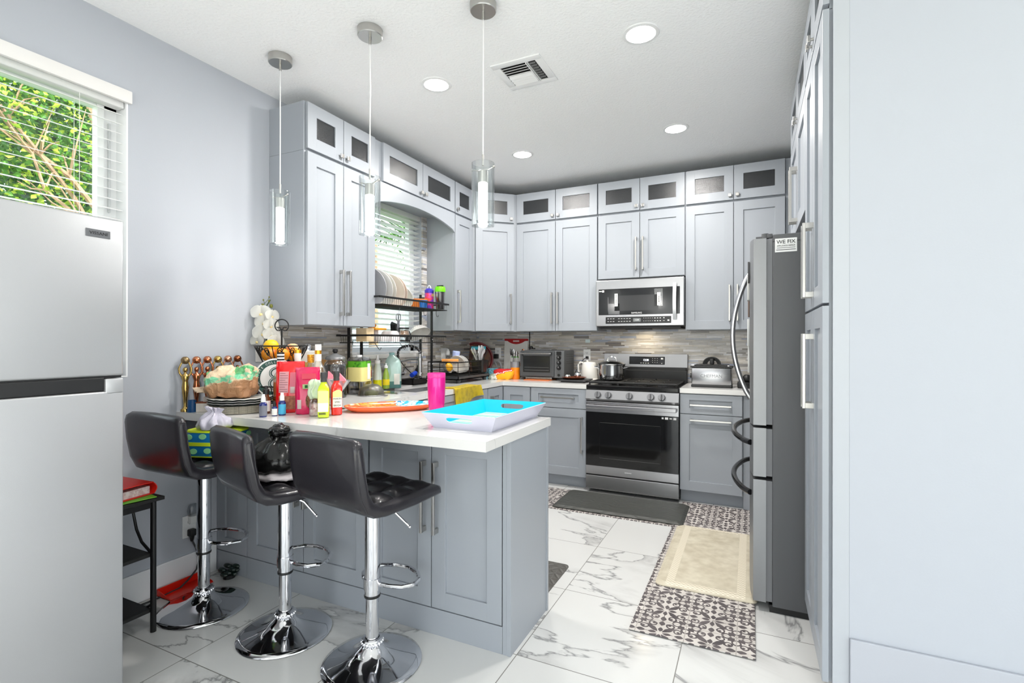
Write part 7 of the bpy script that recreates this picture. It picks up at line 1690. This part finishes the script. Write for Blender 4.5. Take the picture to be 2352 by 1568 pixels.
# induction plate / pan with ladle, white kettle
t = thing('griddle', 'flat black griddle plate on the worktop beside the cooker', 'griddle', (1.265, -0.42, CZ))
put(MB().box(-0.12,0.125,-0.12,0.15,0.012,0.024,0.005).box(-0.10,0.11,-0.10,0.13,0.0,0.012), 'plate', M('griddle_black', (44,45,48), 0.4), t, smooth=False); put(MB().box(-0.155,-0.118,-0.06,-0.04,0.010,0.020,0.003).box(0.124,0.15,-0.06,-0.04,0.010,0.020,0.003), 'handle', BLACK, t, smooth=False)
t = thing('frying_pan', 'copper brown shallow pan resting on the black griddle', 'pan', (1.245, -0.385, CZ+0.0245))
put(MB().lathe([(0.0,0.0),(0.085,0.0),(0.115,0.016),(0.113,0.017),(0.084,0.003),(0.0,0.003)], seg=44), 'pan', M('pan_brown', (120,66,44), 0.3, 0.3), t)
t = thing('ladle', 'steel ladle lying in the brown pan', 'ladle', (1.255, -0.40, CZ+0.029))
put(MB().sph((0.03,-0.01,0.034),0.034,20,(1.0,0.9,0.9)), 'cup', CHROME, t); put(MB().tube([(0.03,-0.0,0.045),(0.02,0.03,0.09),(0.005,0.06,0.125),(0.015,0.07,0.14),(0.028,0.06,0.12)], 0.0035, 8), 'handle', CHROME, t)
t = put(MB().lathe([(0,0),(0.022,0.0),(0.028,0.02),(0.022,0.034),(0.0,0.04)], seg=20), 'tea_strainer', CHROME, None, loc=(1.195, -0.43, CZ+0.029)); tag(t, 'small chrome cup lying in the brown pan', 'cup')
t = thing('kettle', 'white electric kettle behind the brown pan', 'kettle', (1.335, -0.20, CZ))
KW = M('kettle_white', (236,234,228), 0.3)
put(MB().lathe([(0.0,0),(0.078,0),(0.080,0.006),(0.080,0.02),(0.076,0.024),(0.078,0.03),(0.072,0.135),(0.066,0.165),(0.05,0.176),(0.0,0.180)], seg=40), 'body', KW, t); put(MB().tube([(-0.06,-0.01,0.168),(-0.085,-0.015,0.172),(-0.105,-0.018,0.14),(-0.105,-0.018,0.08),(-0.08,-0.014,0.045)], 0.010, 10), 'handle', KW, t); put(MB().sph((-0.02,0,0.183),0.012,12), 'lid_knob', KW, t)
# deep fryer
t = thing('deep_fryer', 'stainless deep fryer with black rim and coiled cord on top', 'fryer', (2.432, -0.40, CZ))
put(MB().box(-0.152,0.152,-0.085,0.10,0.018,0.160,0.012), 'body', STEEL, t, smooth=True); put(MB().box(-0.154,0.154,-0.088,0.103,0.0,0.022,0.005), 'base', BLACK, t, smooth=False); put(MB().box(-0.160,0.160,-0.092,0.108,0.158,0.172,0.006).box(-0.13,0.13,-0.07,0.09,0.170,0.182,0.004), 'rim', BLACK, t, smooth=False)
text('CHEFMAN', 0.036, M('emboss', (120,121,124), 0.35, 0.6), t, (0.0, -0.0862, 0.092), ext=0.0015, spacing=0.98)
put(MB().box(-0.155,-0.13,-0.07,-0.05,0.172,0.182,0.002).box(0.118,0.135,-0.08,-0.06,0.172,0.180,0.002), 'latch', STEEL, t, smooth=False)
put(MB().cyl((-0.152,0.02,0.085),0.02,-0.02,'x',20), 'thermostat_dial', BLACK, t)
mb = MB()
for q in range(5):
    ra = 0.066-0.006*q; mb.tube([(ra*math.cos(PI*i/16), -0.03+0.014*q, 0.186+(ra*0.85)*math.sin(PI*i/16)) for i in range(17)], 0.0048, 6)
mb.box(-0.014,0.016,-0.048,0.045,0.184,0.232,0.006)
put(mb, 'coiled_cord', BLACK, t)
t = put(MB().box(-0.05,0.05,-0.06,0.06,0,0.05,0.01).sph((0.02,0,0.075),0.035,14), 'black_appliance', BLACK, None, loc=(2.672, -0.40, CZ)); tag(t, 'small black appliance between the deep fryer and the dark fridge', 'appliance')

# ------------------------------------------------------------------ mats on the floor
RUG1 = patterned_rug_mat('patterned_vinyl_rug', 0.205)
def mat_slab(label, x0, x1, y0, y1, h, bev, matl, rz=0.0, rr=0.03, name='floor_mat', z=0.0):
    cx, cy, a, b = (x0+x1)/2, (y0+y1)/2, (x1-x0)/2, (y1-y0)/2
    def rc(ins, zz):
        P = []
        for (sx, sy, a0) in ((1,1,0),(-1,1,90),(-1,-1,180),(1,-1,270)):
            for q in range(6):
                an = R(a0+90*q/5); P.append((sx*(a-ins-rr)+rr*math.cos(an), sy*(b-ins-rr)+rr*math.sin(an), zz))
        return P
    mb = MB(); mb.loft([rc(0,0.0), rc(0,h*0.25), rc(bev,h)])
    o = put(mb, name, matl, None, smooth=False, loc=(cx, cy, z), rz=rz); tag(o, label, 'mat'); return o
mat_slab('brown patterned rug under the black mat in front of the cooker', 1.03, 2.482, -1.205, -0.690, 0.004, 0.001, RUG1, 0, 0.008, 'patterned_rug')
k = NT('embossed_mat'); P_, x_, y_, z_ = k.pos()
k.b.inputs['Base Color'].default_value = lin((66,67,63)); k.b.inputs['Roughness'].default_value = 0.5
wv = k.n('ShaderNodeTexWave', wave_type='RINGS'); wv.inputs['Scale'].default_value = 9; wv.inputs['Distortion'].default_value = 9; wv.inputs['Detail'].default_value = 1; k.l(P_, wv.inputs['Vector'])
k.bump(wv.outputs['Fac'], 0.5, 0.004)
mat_slab('thick black cushioned mat in front of the cooker', 1.325, 2.295, -1.180, -0.715, 0.017, 0.022, k.m, R(0.4), 0.03, 'kitchen_mat', 0.0085)
mat_slab('brown patterned runner on the tiles in front of the dark fridge', 2.228, 2.738, -2.585, -0.62, 0.004, 0.001, RUG1, 0, 0.006, 'patterned_rug', 0.0043)
k = NT('beige_mat'); P_, x_, y_, z_ = k.pos(); tcn = k.n('ShaderNodeTexCoord'); s_ = k.n('ShaderNodeSeparateXYZ'); k.l(tcn.outputs['Object'], s_.inputs[0])
ax_ = k.math('ABSOLUTE', s_.outputs[0]); ay_ = k.math('ABSOLUTE', s_.outputs[1])
ex = k.math('SUBTRACT', 0.245, ax_); ey = k.math('SUBTRACT', 0.515, ay_); ed = k.math('MINIMUM', ex, ey)
bandm = k.math('MULTIPLY', k.math('GREATER_THAN', ed, 0.055), k.math('LESS_THAN', ed, 0.095))
chk = k.n('ShaderNodeTexChecker'); chk.inputs['Scale'].default_value = 90; k.l(P_, chk.inputs['Vector'])
base = k.ramp(k.noise(P_, 16, 5), [(0.3,(184,174,152)),(0.7,(208,200,180))]); bandc = k.mix(chk.outputs['Fac'], (222,214,196), (200,190,168))
k.l(k.mix(bandm, base, bandc), k.b.inputs['Base Color']); k.b.inputs['Roughness'].default_value = 0.7
mat_slab('beige cushioned mat with a woven border on the runner by the dark fridge', 2.262, 2.750, -2.12, -1.185, 0.018, 0.022, k.m, 0, 0.035, 'kitchen_mat', 0.0085)
k = NT('diamond_mat'); P_, x_, y_, z_ = k.pos()
d1 = k.math('PINGPONG', k.math('ADD', x_, y_), 0.035); d2 = k.math('PINGPONG', k.math('SUBTRACT', x_, y_), 0.035)
dm = k.math('MINIMUM', d1, d2); k.b.inputs['Base Color'].default_value = lin((86,84,80)); k.b.inputs['Roughness'].default_value = 0.5
k.bump(k.math('SMOOTH_MIN', k.math('MULTIPLY', dm, 60.0), 1.0, 0.2), 0.8, 0.005)
mat_slab('dark grey diamond-embossed mat on the sink side of the peninsula', 0.95, 1.785, -2.51, -2.085, 0.016, 0.03, k.m, 0, 0.03, 'kitchen_mat')
